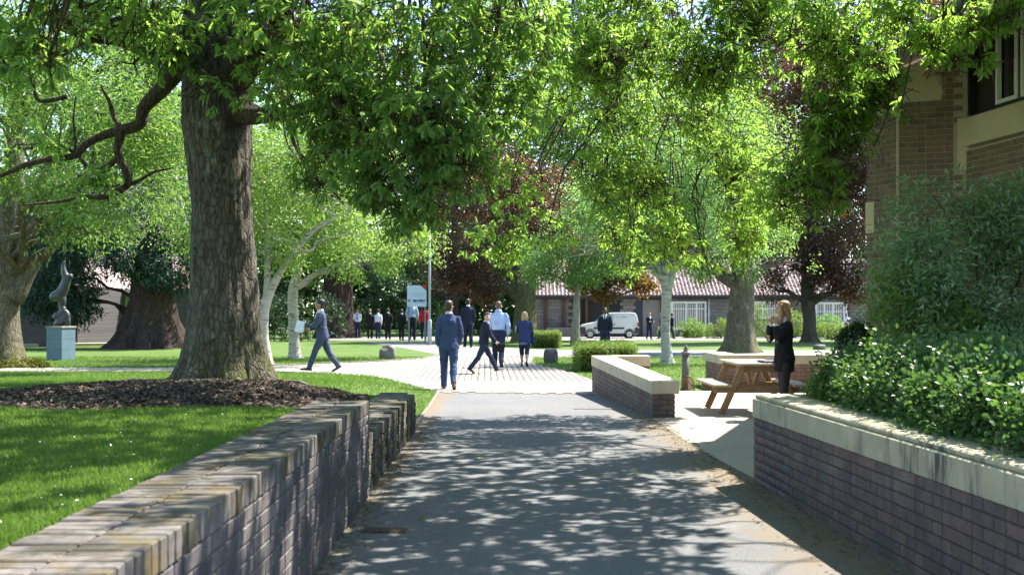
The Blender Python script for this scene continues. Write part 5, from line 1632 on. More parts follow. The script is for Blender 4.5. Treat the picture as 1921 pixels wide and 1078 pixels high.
# ------------------------------------------------------------------ far low school building with a pantiled roof
M_BLOCK = brick_mat('grey_block', [(.19, .18, .165), (.23, .22, .2), (.26, .245, .22), (.21, .195, .185)], .9, None, 'object')
M_BLOCKF = brick_mat('grey_block_far', [(.19, .18, .165), (.23, .22, .2), (.26, .245, .22), (.21, .195, .185)], .9, None, 'island')
M_WHITE = plain('white_frame', (.78, .78, .76), .45, .4, .04)
M_TIMBER = plain('brown_post', (.09, .045, .03), .7, .3, .25, 8)
M_PANE, _nt, _b = mat('window_pane', .05, .7)
_b.inputs['Base Color'].default_value = (.05, .06, .065, 1)
M_PANTILE = brick_mat('pantile', [(.46, .33, .29), (.54, .4, .36), (.38, .27, .24), (.58, .46, .43)], .7, None, 'island')
def far_building():
    Y = 70.0
    w = empty('school_building', (13, Y, 0), 'long low grey block building with pink pantile roof and white windows beyond the lawn', 'building')
    o0 = Vector(w.location)
    X = lambda px: (px - 960.5) / F * Y
    x0, x1 = X(1002), X(1690)
    ze = 2.55
    holes = [(X(1193), X(1206), -.1, 2.5), (X(1258), X(1326), .42, 2.32), (X(1412), X(1474), 1.1, 2.3), (X(1528), X(1590), .7, 2.25), (X(1072), X(1165), .0, 2.4)]
    c = []
    BW, BH = .44, .215
    r = 0; z = 0.0
    while z < ze - .1:
        x = x0 - (BW / 2 if r % 2 else 0)
        while x < x1:
            cx = x + BW / 2
            if not any(h[0] - .1 < cx < h[1] + .1 and h[2] < z + BH / 2 < h[3] for h in holes):
                c.append((cx, Y + .05, z + BH / 2))
            x += BW + .01
        z += BH + .01; r += 1
    c.sort(key=lambda q: (0 if 1210 < q[0] / Y * F + 960 < 1530 else 1, q[0]))
    me = chamfer_mesh('block', (BW, .1, BH), .008, M_BLOCK)
    for q in c[:290]:
        link('block', me, None, w, Vector((q[0], q[1] + random.uniform(-.004, .004), q[2])) - o0)
    tv, tf = chamfer_box(BW, .1, BH)
    pos = np.array(c[290:]) - np.array(o0)
    n = len(pos)
    bm_ = scatter_mesh('blocks', tv, tf, pos, basis(np.tile([[0, 1.0, 0]], (n, 1)), np.tile([[0, 0, 1.0]], (n, 1)) + rng.normal(0, .005, (n, 3))), np.ones(n), M_BLOCKF)
    tag(link('blocks', bm_, None, w), kind='stuff')
    core = MB().box(((x0 + x1) / 2, Y + .45, ze / 2), (x1 - x0, .7, ze - .02))
    link('wall', core.mesh('wall', plain('block_joint', (.12, .115, .105), .95, .1)), None, w, -o0)
    # windows
    def window(a, b, z0, z1, bars, trans):
        f = MB()
        t = .12
        f.box(((a + b) / 2, Y - .03, z0 + t / 2), (b - a, .1, t)); f.box(((a + b) / 2, Y - .03, z1 - t / 2), (b - a, .1, t))
        f.box((a + t / 2, Y - .03, (z0 + z1) / 2), (t, .1, z1 - z0 - 2 * t)); f.box((b - t / 2, Y - .03, (z0 + z1) / 2), (t, .1, z1 - z0 - 2 * t))
        for u in bars: f.box((a + (b - a) * u, Y - .035, (z0 + z1) / 2), (.1, .09, z1 - z0 - 2 * t))
        if trans: f.box(((a + b) / 2, Y - .045, z0 + (z1 - z0) * trans), (b - a - 2 * t, .08, .06))
        wo = link('window', f.mesh('window', M_WHITE), None, w, -o0)
        p = MB().box(((a + b) / 2, Y + .0, (z0 + z1) / 2), (b - a - .1, .02, z1 - z0 - .1))
        link('pane', p.mesh('pane', M_PANE), None, wo)
        # upright blind slats standing behind the glass edge, seen as pale strips
        bl = MB()
        u = a + .2
        while u < b - .2:
            bl.box((u, Y - .013, (z0 + z1) / 2), (.085, .006, z1 - z0 - .25)); u += .15
        link('blind', bl.mesh('blind', plain('blind_slat', (.55, .54, .5), .8)), None, wo)
    window(X(1259), X(1325), .45, 2.3, (.42, .72), .74)
    window(X(1413), X(1473), 1.15, 2.3, (.3,), .6)
    window(X(1529), X(1589), .72, 2.25, (.28, .55, .9), .6)
    dr_ = MB().box((X(1199.5), Y + .02, 1.2), (X(1206) - X(1193), .08, 2.4)); link('door', dr_.mesh('door', plain('dark_door', (.03, .035, .045), .5, .4)), None, w, -o0)
    pn = MB().box((X(1222), Y - .04, 1.2), (X(1240) - X(1207), .1, 2.4)); link('wall_panel', pn.mesh('wall_panel', M_BLOCKF), None, w, -o0)
    for px in (1023, 1058, 1241, 1100, 1515):
        p = MB().box((X(px), Y - .12, 1.27), (.2, .2, 2.54), None, .01); link('post', p.mesh('post', M_TIMBER), None, w, -o0)
    dk = MB().box((X(1118), Y + .06, 1.2), (X(1165) - X(1072), .06, 2.4)); link('porch_shade_panel', dk.mesh('porch_shade_panel', plain('porch_shade', (.03, .028, .026), .9)), None, w, -o0)  # flat panel, the shade inside the porch painted as its dark colour
    dp = MB().tube([(X(1329), Y - .15, 0), (X(1329), Y - .15, 2.5)], [.06, .06], 8); link('downpipe', dp.mesh('downpipe', plain('pipe_grey', (.5, .52, .53), .4, .4), True), None, w, -o0)
    fa = MB().box(((x0 + x1) / 2, Y - .42, ze + .06), (x1 - x0 + .6, .06, .2)); link('fascia', fa.mesh('fascia', plain('dark_fascia', (.04, .038, .04), .6)), None, w, -o0)
    # pantiles: rows of rolled tiles stepping up the slope
    dx, rows, cols = .25, 16, int((x1 - x0 + .8) / .25)
    tv, tf = [], []
    m = 7
    for j, (yy, zz) in enumerate(((0, 0), (.36, .02))):
        for i in range(m):
            t = i / (m - 1)
            tv.append((t * dx - dx / 2, yy, zz + .045 * math.cos(t * 2 * math.pi) * (1 if t < .7 else .6) + (.02 if j == 0 else 0)))
    for i in range(m - 1): tf.append((i, i + 1, m + i + 1, m + i))
    for i in range(m): tv.append((tv[i][0], 0, tv[i][2] - .035))
    for i in range(m - 1): tf.append((i + 1, i, 2 * m + i, 2 * m + i + 1))
    gi, gj = np.meshgrid(np.arange(cols), np.arange(rows))
    sl = math.radians(32)
    pos = np.stack([x0 - .3 + gi.ravel() * dx, Y - .45 + gj.ravel() * .3 * math.cos(sl), ze + .12 + gj.ravel() * .3 * math.sin(sl)], 1) + rng.normal(0, .004, (gi.size, 3))
    n = len(pos)
    t = np.tile([[0, math.cos(sl), math.sin(sl)]], (n, 1)); nr = np.tile([[0, -math.sin(sl), math.cos(sl)]], (n, 1)) + rng.normal(0, .02, (n, 3))
    tag(link('roof_tiles', scatter_mesh('roof_tiles', tv, tf, pos - np.array(o0), basis(t, nr), np.ones(n), M_PANTILE), None, w), kind='stuff')
    rf = MB()
    rf.add([(x0 - .4, Y - .42, ze + .06), (x1 + .4, Y - .42, ze + .06), (x1 + .4, Y + 3.7, ze + 2.65), (x0 - .4, Y + 3.7, ze + 2.65), (x0 - .4, Y + 8, ze), (x1 + .4, Y + 8, ze)], [(0, 1, 2, 3), (3, 2, 5, 4), (0, 3, 4), (1, 5, 2), (0, 4, 5, 1)])
    link('roof', rf.mesh('roof', plain('roof_under', (.2, .12, .1), .9)), None, w, -o0)
    # small brick wall in front of its porch
    lw = empty('low_wall', (X(1050), Y - 1.2, 0), 'low grey brick wall before the dark porch left of the van', 'wall')
    cc = []
    brick_face(cc, (X(1024), Y - 1.2), (X(1100), Y - 1.2), 0, 8, 'stretcher')
    lay(cc, lw, brick_meshes(M_BLOCK), 'brick')
    link('mortar', MB().box((X(1062), Y - 1.04, .29), (X(1100) - X(1024), .28, .58)).mesh('mortar', M_MORTAR), None, lw, -Vector(lw.location))
    # picnic table glimpsed in the porch
far_building()

def link_building():
    """brick building far left with tiled roof and poster windows"""
    w = empty('brick_building', (-21, 52, 0), 'dark brick building at the far left with poster windows beneath a tiled roof', 'building')
    o0 = Vector(w.location)
    def brickwall_mat():
        m, nt, b = mat('far_brickwork', .88, .2)
        tx = nt.nodes.new('ShaderNodeTexBrick')
        tx.inputs['Scale'].default_value = 1.0
        tx.inputs['Brick Width'].default_value = .225; tx.inputs['Row Height'].default_value = .075; tx.inputs['Mortar Size'].default_value = .008
        tx.inputs['Color1'].default_value = (.055, .05, .052, 1); tx.inputs['Color2'].default_value = (.085, .075, .074, 1); tx.inputs['Mortar'].default_value = (.11, .1, .095, 1)
        g = nt.nodes.new('ShaderNodeNewGeometry'); mp = nt.nodes.new('ShaderNodeMapping'); mp.inputs['Rotation'].default_value = (R(-90), 0, 0)
        nt.links.new(g.outputs['Position'], mp.inputs['Vector']); nt.links.new(mp.outputs[0], tx.inputs['Vector'])
        nt.links.new(tx.outputs[0], b.inputs['Base Color']); bump(nt, b, tx.outputs[1], -.4, .01)
        return m
    bw = brickwall_mat()
    link('wall', MB().box((-23.6, 48.6, 2.3), (6.6, 1.0, 4.6)).mesh('wall', bw), None, w, -o0)
    link('wall', MB().box((-17.3, 55.4, 1.4), (1.1, .3, 2.8)).mesh('wall', bw), None, w, -o0)
    link('wall', MB().box((-20.2, 53.0, 1.4), (.3, 7.6, 2.8)).mesh('wall', bw), None, w, -o0)
    fr = plain('window_mullion', (.05, .055, .07), .5, .4)
    wo = empty('window', (0, 0, 0)); wo.parent = w
    f = MB()
    xs = [-22.2, -21.35, -20.5, -19.65, -18.7]
    xs = [-21.4 + i * .92 for i in range(5)]
    for x in xs: f.box((x, 55.2, 1.3), (.07, .12, 2.5))
    f.box((-19.55, 55.2, 2.55), (3.8, .14, .12)); f.box((-19.55, 55.2, .12), (3.8, .14, .24))
    link('frame', f.mesh('frame', fr), None, wo, -o0)
    def poster(c0, c1, c2, k):
        m, nt, b = mat('poster_print', .4, .4)
        v = wpos(nt, (1, 1, .8))
        n1 = noise(nt, 1.6 + k * .2, 3, v, .5)
        g = nt.nodes.new('ShaderNodeNewGeometry'); s = nt.nodes.new('ShaderNodeSeparateXYZ'); nt.links.new(g.outputs['Position'], s.inputs[0])
        mr = nt.nodes.new('ShaderNodeMapRange'); mr.inputs[1].default_value = .2; mr.inputs[2].default_value = 2.4; nt.links.new(s.outputs[2], mr.inputs[0])
        c = ramp(nt, [(.12, c0), (.2, c1), (.75, c1), (.95, c2)], mr.outputs[0])
        c = mix(nt, ramp(nt, [(.54, 0.), (.6, .8)], n1), c, (.55, .6, .68))
        nt.links.new(c, b.inputs['Base Color'])
        return m
    cols_ = [((.12, .3, .55), (.2, .45, .75), (.35, .5, .7)), ((.1, .25, .4), (.38, .46, .08), (.3, .4, .12)), ((.1, .25, .4), (.35, .42, .1), (.3, .36, .4)), ((.2, .16, .16), (.28, .14, .15), (.25, .28, .33))]
    for i in range(4):
        p = MB().box((xs[i] + .46, 55.26, 1.35), (.85, .02, 2.3))
        link('pane', p.mesh('pane', poster(*cols_[i], i)), None, wo, -o0)
    # a dark figure print on the green poster
    fg = MB().box((xs[1] + .46, 55.24, .72), (.16, .006, .7)).box((xs[1] + .5, 55.24, .35), (.36, .006, .05)).box((xs[1] + .42, 55.24, 1.2), (.26, .006, .4))
    link('poster_figure', fg.mesh('poster_figure', plain('print_dark', (.08, .12, .2), .5)), None, wo, -o0)
    sl = math.radians(35)
    dx = .25
    tv, tf = [], []
    m = 7
    for j, (yy, zz) in enumerate(((0, 0), (.36, .02))):
        for i in range(m):
            t = i / (m - 1)
            tv.append((t * dx - dx / 2, yy, zz + .045 * math.cos(t * 2 * math.pi) + (.02 if j == 0 else 0)))
    for i in range(m - 1): tf.append((i, i + 1, m + i + 1, m + i))
    gi, gj = np.meshgrid(np.arange(20), np.arange(12))
    pos = np.stack([-22.4 + gi.ravel() * dx, 54.8 + gj.ravel() * .3 * math.cos(sl), 2.75 + gj.ravel() * .3 * math.sin(sl)], 1)
    n = len(pos)
    t = np.tile([[0, math.cos(sl), math.sin(sl)]], (n, 1)); nr = np.tile([[0, -math.sin(sl), math.cos(sl)]], (n, 1)) + rng.normal(0, .02, (n, 3))
    tag(link('roof_tiles', scatter_mesh('roof_tiles', tv, tf, pos - np.array(o0), basis(t, nr), np.ones(n), M_PANTILE), None, w), kind='stuff')
    rf = MB(); rf.add([(-22.8, 54.8, 2.66), (-17.3, 54.8, 2.66), (-17.3, 57.8, 4.7), (-22.8, 57.8, 4.7), (-22.8, 62, 2.6), (-17.3, 62, 2.6)], [(0, 1, 2, 3), (3, 2, 5, 4), (0, 3, 4), (1, 5, 2), (0, 4, 5, 1)])
    link('roof', rf.mesh('roof', plain('roof_under_left', (.2, .12, .1), .9)), None, w, -o0)
    fb = MB().box((-20.0, 54.85, 2.66), (5.0, .05, .2)); link('fascia', fb.mesh('fascia', M_WHITE), None, w, -o0)
    kb = MB().bar((-24, 46.6, .07), (-17.8, 50.6, .07), .35, .16, ch=.02)
    tag(kb.build('kerb', M_STONE2), 'pale stone kerb on the grass before the far left brick building', 'kerb')
link_building()

# ------------------------------------------------------------------ white van
def van():
    g = G(1142, 634)
    S = 109 / (F / g.y) / 4.14
    v = empty('delivery_van', (g.x, g.y, 0), 'small white van parked side on before the far grey block building', 'van')
    v.scale = (S, S, S)
    white = plain('van_paint', (.62, .68, .66), .25, .6, .02)
    nt = white.node_tree; nt.nodes['Principled BSDF'].inputs['Coat Weight'].default_value = .5
    black = plain('van_plastic', (.035, .038, .04), .5, .4)
    # side profile, nose to the left (x negative)
    prof = [(-2.05, .42), (-2.07, .62), (-2.0, .88), (-1.86, .98), (-1.2, 1.12), (-1.0, 1.16), (-.42, 1.66), (-.2, 1.77), (.2, 1.82), (1.5, 1.83), (1.8, 1.79), (1.93, 1.62), (2.05, 1.0), (2.07, .55), (2.03, .32), (1.66, .3), (-1.7, .3)]
    def inset(p, z): 
        f = 1 if z < 1.0 else 1 - .11 * (z - 1.0) / .8
        return f
    W = .83
    bm = bmesh.new()
    sec = []
    for sy in (-1, -.93, .93, 1):
        vs = []
        for x, z in prof:
            k = .985 if abs(sy) == 1 else 1.0
            cx, cz = 0, .95
            vs.append(bm.verts.new((cx + (x - cx) * k, sy * W * inset(x, z), cz + (z - cz) * k)))
        sec.append(vs)
    n = len(prof)
    for a, b in zip(sec[:-1], sec[1:]):
        for i in range(n):
            bm.faces.new((a[i], a[(i + 1) % n], b[(i + 1) % n], b[i]))
    bm.faces.new(sec[0][::-1]); bm.faces.new(sec[-1])
    bmesh.ops.recalc_face_normals(bm, faces=bm.faces)
    me = bpy.data.meshes.new('body'); bm.to_mesh(me); bm.free(); me.materials.append(white)
    body = link('body', me, None, v)
    bv = body.modifiers.new('bevel', 'BEVEL'); bv.width = .035; bv.segments = 3; bv.limit_method = 'ANGLE'; bv.angle_limit = R(28)
    glass, gnt, gb = mat('van_glass', .05, .8); gb.inputs['Base Color'].default_value = (.05, .09, .13, 1)
    def plate(name, pts, y, th, m, par=v):
        mb = MB()
        q = [(x, y, z) for x, z in pts]; k = len(q)
        mb.add([(a[0], y - th, a[2]) for a in q] + [(a[0], y + th, a[2]) for a in q], [tuple(range(k)), tuple(range(k, 2 * k))[::-1]] + [(i, k + i, k + (i + 1) % k, (i + 1) % k) for i in range(k)])
        return link(name, mb.mesh(name, m), None, par)
    y = -W
    wnd = plate('side_window', [(-.93, 1.17), (-.42, 1.6), (.12, 1.66), (.14, 1.15)], y * .96, .03, glass)
    ws = MB(); ws.add([(-1.02, -.68, 1.18), (-1.02, .68, 1.18), (-.44, .62, 1.67), (-.44, -.62, 1.67)], [(0, 1, 2, 3)])
    link('windscreen', ws.mesh('windscreen', glass), None, v, (-.02, 0, .012))
    plate('door_seam', [(.2, .5), (.215, .5), (.215, 1.72), (.2, 1.72)], y * .985, .012, black)
    plate('door_seam', [(-.98, .5), (-.965, .5), (-.965, 1.12), (-.98, 1.12)], y * .99, .012, black)
    h = MB().box((.33, y - .01, 1.0), (.06, .04, .13), None, .008); link('handle', h.mesh('handle', black), None, v)
    plate('rub_strip', [(-1.15, .66), (1.02, .66), (1.02, .78), (-1.15, .78)], y - .006, .012, black)
    plate('rear_bumper', [(1.72, .34), (2.1, .34), (2.12, .72), (1.95, .76), (1.78, .76)], y + .15, .18, black)
    plate('front_bumper', [(-2.12, .3), (-1.72, .3), (-1.7, .78), (-2.0, .84), (-2.13, .7)], y + .15, .18, black)
    plate('front_bumper_face', [(-2.13, .3), (-2.03, .3), (-2.03, .72), (-2.13, .68)], 0, .7, black)
    plate('sill', [(-1.05, .28), (1.05, .28), (1.05, .36), (-1.05, .36)], y + .02, .03, black)
    red = plain('tail_lamp', (.5, .03, .05), .25, .6); clear = plain('head_lamp', (.6, .65, .68), .1, .8)
    plate('tail_light', [(1.93, .82), (2.06, .82), (2.02, 1.15), (1.95, 1.15)], y + .03, .04, red)
    plate('headlight', [(-2.0, .8), (-1.66, .86), (-1.66, .98), (-1.9, .95)], y + .03, .04, clear)
    for x in (-1.38, 1.38):
        for sgn in (-1, 1):
            wh = empty('wheel', (0, 0, 0)); wh.parent = v; wh.location = (x, sgn * (W - .08), .305)
            t = MB(); t.tube([(0, -.09, 0), (0, -.06, 0), (0, .06, 0), (0, .09, 0)], [.27, .305, .305, .27], 24)
            link('tyre', t.mesh('tyre', plain('tyre_rubber', (.02, .02, .021), .8, .2), True), None, wh)
            r = MB(); r.tube([(0, sgn * .08, 0), (0, sgn * .1, 0)], [.2, .19], 20)
            for k in range(7):
                a = k * 2 * math.pi / 7
                r.bar((0, sgn * .105, 0), (math.cos(a) * .18, sgn * .105, math.sin(a) * .18), .045, .03, (0, 1, 0))
            link('rim', r.mesh('rim', plain('alloy_rim', (.5, .52, .53), .3, .6, .05, 5, .6)), None, wh)
        ar = MB()
        pts = [(x + math.cos(a) * .35, y - .004, .305 + math.sin(a) * .35) for a in np.linspace(0, math.pi, 12)]
        ar.tube(pts, [.035] * 12, 6); link('wheel_arch', ar.mesh('wheel_arch', black), None, v)
    mi = MB().box((-.78, y - .12, 1.2), (.12, .16, .17), None, .03); link('mirror', mi.mesh('mirror', black), None, v)
    an = MB().tube([(1.25, 0, 1.82), (1.4, 0, 2.02)], [.012, .008], 5); link('aerial', an.mesh('aerial', black), None, v)
    ink = plain('van_lettering', (.2, .25, .27), .6)
    mk = MB()
    for x, wd, hh in ((.48, .045, .09), (.51, .02, .05), (.72, .06, .05), (.80, .025, .03), (.90, .05, .06), (.965, .045, .07), (1.03, .045, .07), (1.10, .05, .07), (1.16, .03, .06)):
        mk.box((x, y * .935 - .0, 1.5), (wd, .012, hh))
    link('lettering', mk.mesh('lettering', ink), None, v)
van()

# ------------------------------------------------------------------ sign, lamp post
def text_mesh(name, body, size, m, parent, loc, rot):
    cu = bpy.data.curves.new(name, 'FONT')
    cu.body = body; cu.size = size; cu.extrude = .004; cu.offset = .008; cu.align_x = 'CENTER'; cu.align_y = 'CENTER'
    o = bpy.data.objects.new(name, cu); C.objects.link(o)
    bpy.context.view_layer.update()
    me = bpy.data.meshes.new_from_object(o.evaluated_get(bpy.context.evaluated_depsgraph_get()))
    bpy.data.objects.remove(o)
    me.materials.clear(); me.materials.append(m)
    o = link(name, me, None, parent, loc)
    o.rotation_euler = rot
    return o
def school_sign():
    d = 56.5
    k = F / d
    x0, x1 = (764 - 960.5) / k, (800 - 960.5) / k
    zt, zb = 1.5 + (588 - 535) / k, 1.5 + (588 - 575) / k
    zs = 1.5 + (588 - 545) / k
    xm = (x0 + x1) / 2
    s = empty('school_sign', (xm, d, 0), 'white school name board with a red corner beside the grey lamp post', 'sign')
    o0 = Vector(s.location)
    face = plain('sign_face', (.6, .68, .74), .5, .4, .02)
    poly = [(x0, zb), (x1, zb), (x1, zs), ((x0 + 2.1 * x1) / 3.1, zt), (x0, zt)]
    mb = MB(); n = len(poly)
    mb.add([(p[0], d - .03, p[1]) for p in poly] + [(p[0], d + .03, p[1]) for p in poly], [tuple(range(n)), tuple(range(n, 2 * n))[::-1]] + [(i, (i + 1) % n, n + (i + 1) % n, n + i) for i in range(n)])
    link('board', mb.mesh('board', face), None, s, -o0)
    a, b, c = ((x0 + 2.1 * x1) / 3.1 + .03, zt), (x1, zs + .03), (x1, zt + .02)
    tr = MB(); q = [a, b, c, (a[0] + .05, zt + .02)]
    tr.add([(p[0], d - .03, p[1]) for p in q] + [(p[0], d + .03, p[1]) for p in q], [(0, 1, 2, 3), (7, 6, 5, 4)] + [(i, (i + 1) % 4, 4 + (i + 1) % 4, 4 + i) for i in range(4)])
    link('red_corner', tr.mesh('red_corner', plain('sign_red', (.55, .03, .035), .5, .4, .05)), None, s, -o0)
    ink = plain('sign_ink', (.03, .05, .11), .6)
    rot = (R(90), 0, 0)
    zc = 1.5 + (588 - 564) / k
    text_mesh('lettering', 'MILLFIELD', .15, ink, s, (.12, -.036, zc), rot)
    for zz, wd in ((zc - .105, .5), (zc + .32, .62), (zc + .40, .75), (zc + .24, .5)):
        ln = MB()
        u = -wd / 2
        while u < wd / 2:
            q = random.uniform(.03, .07); ln.box((.1 + u + q / 2, -.034, zz), (q, .008, .022)); u += q + .02
        link('small_print', ln.mesh('small_print', plain('sign_print', (.3, .38, .5), .6)), None, s)
    cr = MB(); cr.prism([(-.46, 0), (-.36, 0), (-.36, .06), (-.46, .06)], 0, .001)
    shd = MB(); pts = [(-.47, .08), (-.33, .08), (-.33, -.02), (-.40, -.1), (-.47, -.02)]
    shd.add([(p[0], -.036, zc + p[1]) for p in pts] + [(p[0], -.03, zc + p[1]) for p in pts], [tuple(range(5)), tuple(range(5, 10))[::-1]] + [(i, (i + 1) % 5, 5 + (i + 1) % 5, 5 + i) for i in range(5)])
    link('crest', shd.mesh('crest', ink), None, s)
    cg = MB().box((-.40, -.04, zc), (.025, .006, .16)).box((-.40, -.04, zc + .01), (.12, .006, .025)); link('crest_mark', cg.mesh('crest_mark', face), None, s)
    for x in (x0 + .08, x1 - .08):
        p = MB().box((x, d + .08, (zt) / 2), (.08, .08, zt), None, .01); link('post', p.mesh('post', plain('sign_post', (.2, .22, .24), .5, .4)), None, s, -o0)
school_sign()
def lamp_post():
    g = G(806, 647)
    k = F / g.y
    l = empty('lamp_post', g, 'slim grey steel lamp post with thicker base box beside the school sign', 'lamp post')
    st = plain('galvanised_steel', (.3, .35, .4), .5, .5, .08, 8)
    b = MB().tube([(0, 0, 0), (0, 0, 1.15), (0, 0, 1.22)], [.10, .10, .065], 14); link('base', b.mesh('base', st, True), None, l)
    p = MB().tube([(0, 0, 1.2), (0, 0, 3.2), (0, 0, 5.3)], [.062, .058, .05], 12); link('pole', p.mesh('pole', st, True), None, l)
    h = MB().tube([(0, 0, 5.25), (-.05, -.1, 5.55), (-.1, -.4, 5.7)], [.045, .04, .035], 10); link('arm', h.mesh('arm', st, True), None, l)
    q = MB().box((-.12, -.65, 5.7), (.22, .6, .12), None, .03); link('lantern', q.mesh('lantern', st), None, l)
    d = MB().box((0, -.1, .65), (.11, .012, .5), None, .004); link('access_door', d.mesh('access_door', st), None, l)
lamp_post()

# ------------------------------------------------------------------ boulders
def boulder(g, sx, sy, sz, label, seed, c):
    bm = bmesh.new()
    bmesh.ops.create_icosphere(bm, subdivisions=4, radius=1)
    vs = np.array([v.co for v in bm.verts])
    n = vnoise(vs[:, 0] * 1.6 + seed, vs[:, 1] * 1.6 + vs[:, 2] * 1.3, seed) * .22 + vnoise(vs[:, 0] * 4 + seed, vs[:, 2] * 4 + vs[:, 1] * 3, seed + 1) * .07 + vnoise(vs[:, 0] * 11, vs[:, 2] * 11 + vs[:, 1] * 9, seed + 2) * .025
    for v, k in zip(bm.verts, n):
        p = v.co * (1 + k)
        q = Vector([math.copysign(abs(x) ** .7, x) for x in p])
        v.co = Vector((q.x * sx, q.y * sy, q.z * sz * .62 + sz * .42))
    me = bpy.data.meshes.new('boulder'); bm.to_mesh(me); bm.free()
    me.polygons.foreach_set('use_smooth', np.ones(len(me.polygons), bool))
    return tag(link('boulder', me, c, None, g), label, 'boulder')
M_ROCK = stone_mat('boulder_stone', (.09, .085, .08), (.24, .22, .2))
M_ROCKD = stone_mat('boulder_dark', (.05, .05, .048), (.13, .125, .12))
boulder(G(727, 673), .27, .25, .44, 'rough brown boulder on the left lawn beyond the paved court', 3, M_ROCK)
boulder(G(1033, 681), .21, .22, .44, 'dark grooved boulder at the tip of the grass island by the hedge', 8, M_ROCKD)
boulder(G(1538, 655), .26, .22, .2, 'small flat grey boulder on the grass near the right copper beech', 12, M_ROCK)

# ------------------------------------------------------------------ bollard
def bollard():
    g = G(1286, 731)
    k = F / g.y
    H = 66 / k
    b = empty('bollard', g, 'old tapered brown grey bollard with collar and pointed finial on the patio', 'bollard')
    m = plain('bollard_iron', (.11, .1, .1), .65, .35, .2, 25)
    s = MB(); s.tube([(0, 0, 0), (0, 0, .03), (0, 0, .035), (0, 0, H * .5), (0, 0, H)], [.105, .105, .085, .075, .066], 18); link('shaft', s.mesh('shaft', m, True), None, b)
    c = MB(); c.tube([(0, 0, H), (0, 0, H + .012), (0, 0, H + .05), (0, 0, H + .06)], [.07, .088, .088, .06], 18); link('collar', c.mesh('collar', m, True), None, b)
    f = MB(); f.tube([(0, 0, H + .06), (.0, 0, H + .09), (-.01, 0, H + .12), (.015, 0, H + .16), (.03, 0, H + .185)], [.05, .04, .028, .025, .006], 10); f.tube([(.0, 0, H + .115), (.05, 0, H + .12), (.075, 0, H + .115)], [.02, .016, .004], 8)
    link('finial', f.mesh('finial', m, True), None, b)
    # arched wicker panel leaning on its foot
    w = empty('wicker_panel', g + Vector((.05, -.13, 0)), 'small arched brown wicker panel leaning at the foot of the bollard', 'panel')
    mm = plain('wicker', (.2, .11, .06), .8, .2, .3, 30)
    arch = [(math.cos(a) * .11, 0, .14 + math.sin(a) * .14) for a in np.linspace(math.pi, 0, 12)]
    fr = MB(); fr.tube([(-.11, 0, 0)] + arch + [(.11, 0, 0)], [.012] * 14, 6); link('rim', fr.mesh('rim', mm, True), None, w)
    me = MB()
    for i in range(-4, 5):
        x = i * .024; zt = .14 + math.sqrt(max(0, .14 ** 2 * (1 - (x / .11) ** 2)))
        me.tube([(x, .004 * (i % 2), 0), (x, .004 * (i % 2), zt)], [.0055] * 2, 5)
    for j in range(10):
        z = .012 + j * .026
        hw = .11 if z < .14 else .11 * math.sqrt(max(0, 1 - ((z - .14) / .14) ** 2))
        if hw > .01: me.tube([(-hw, -.005, z), (hw, -.005, z)], [.0055] * 2, 5)
    link('weave', me.mesh('weave', mm, True), None, w)
    w.rotation_euler = (R(-12), 0, R(12))
bollard()

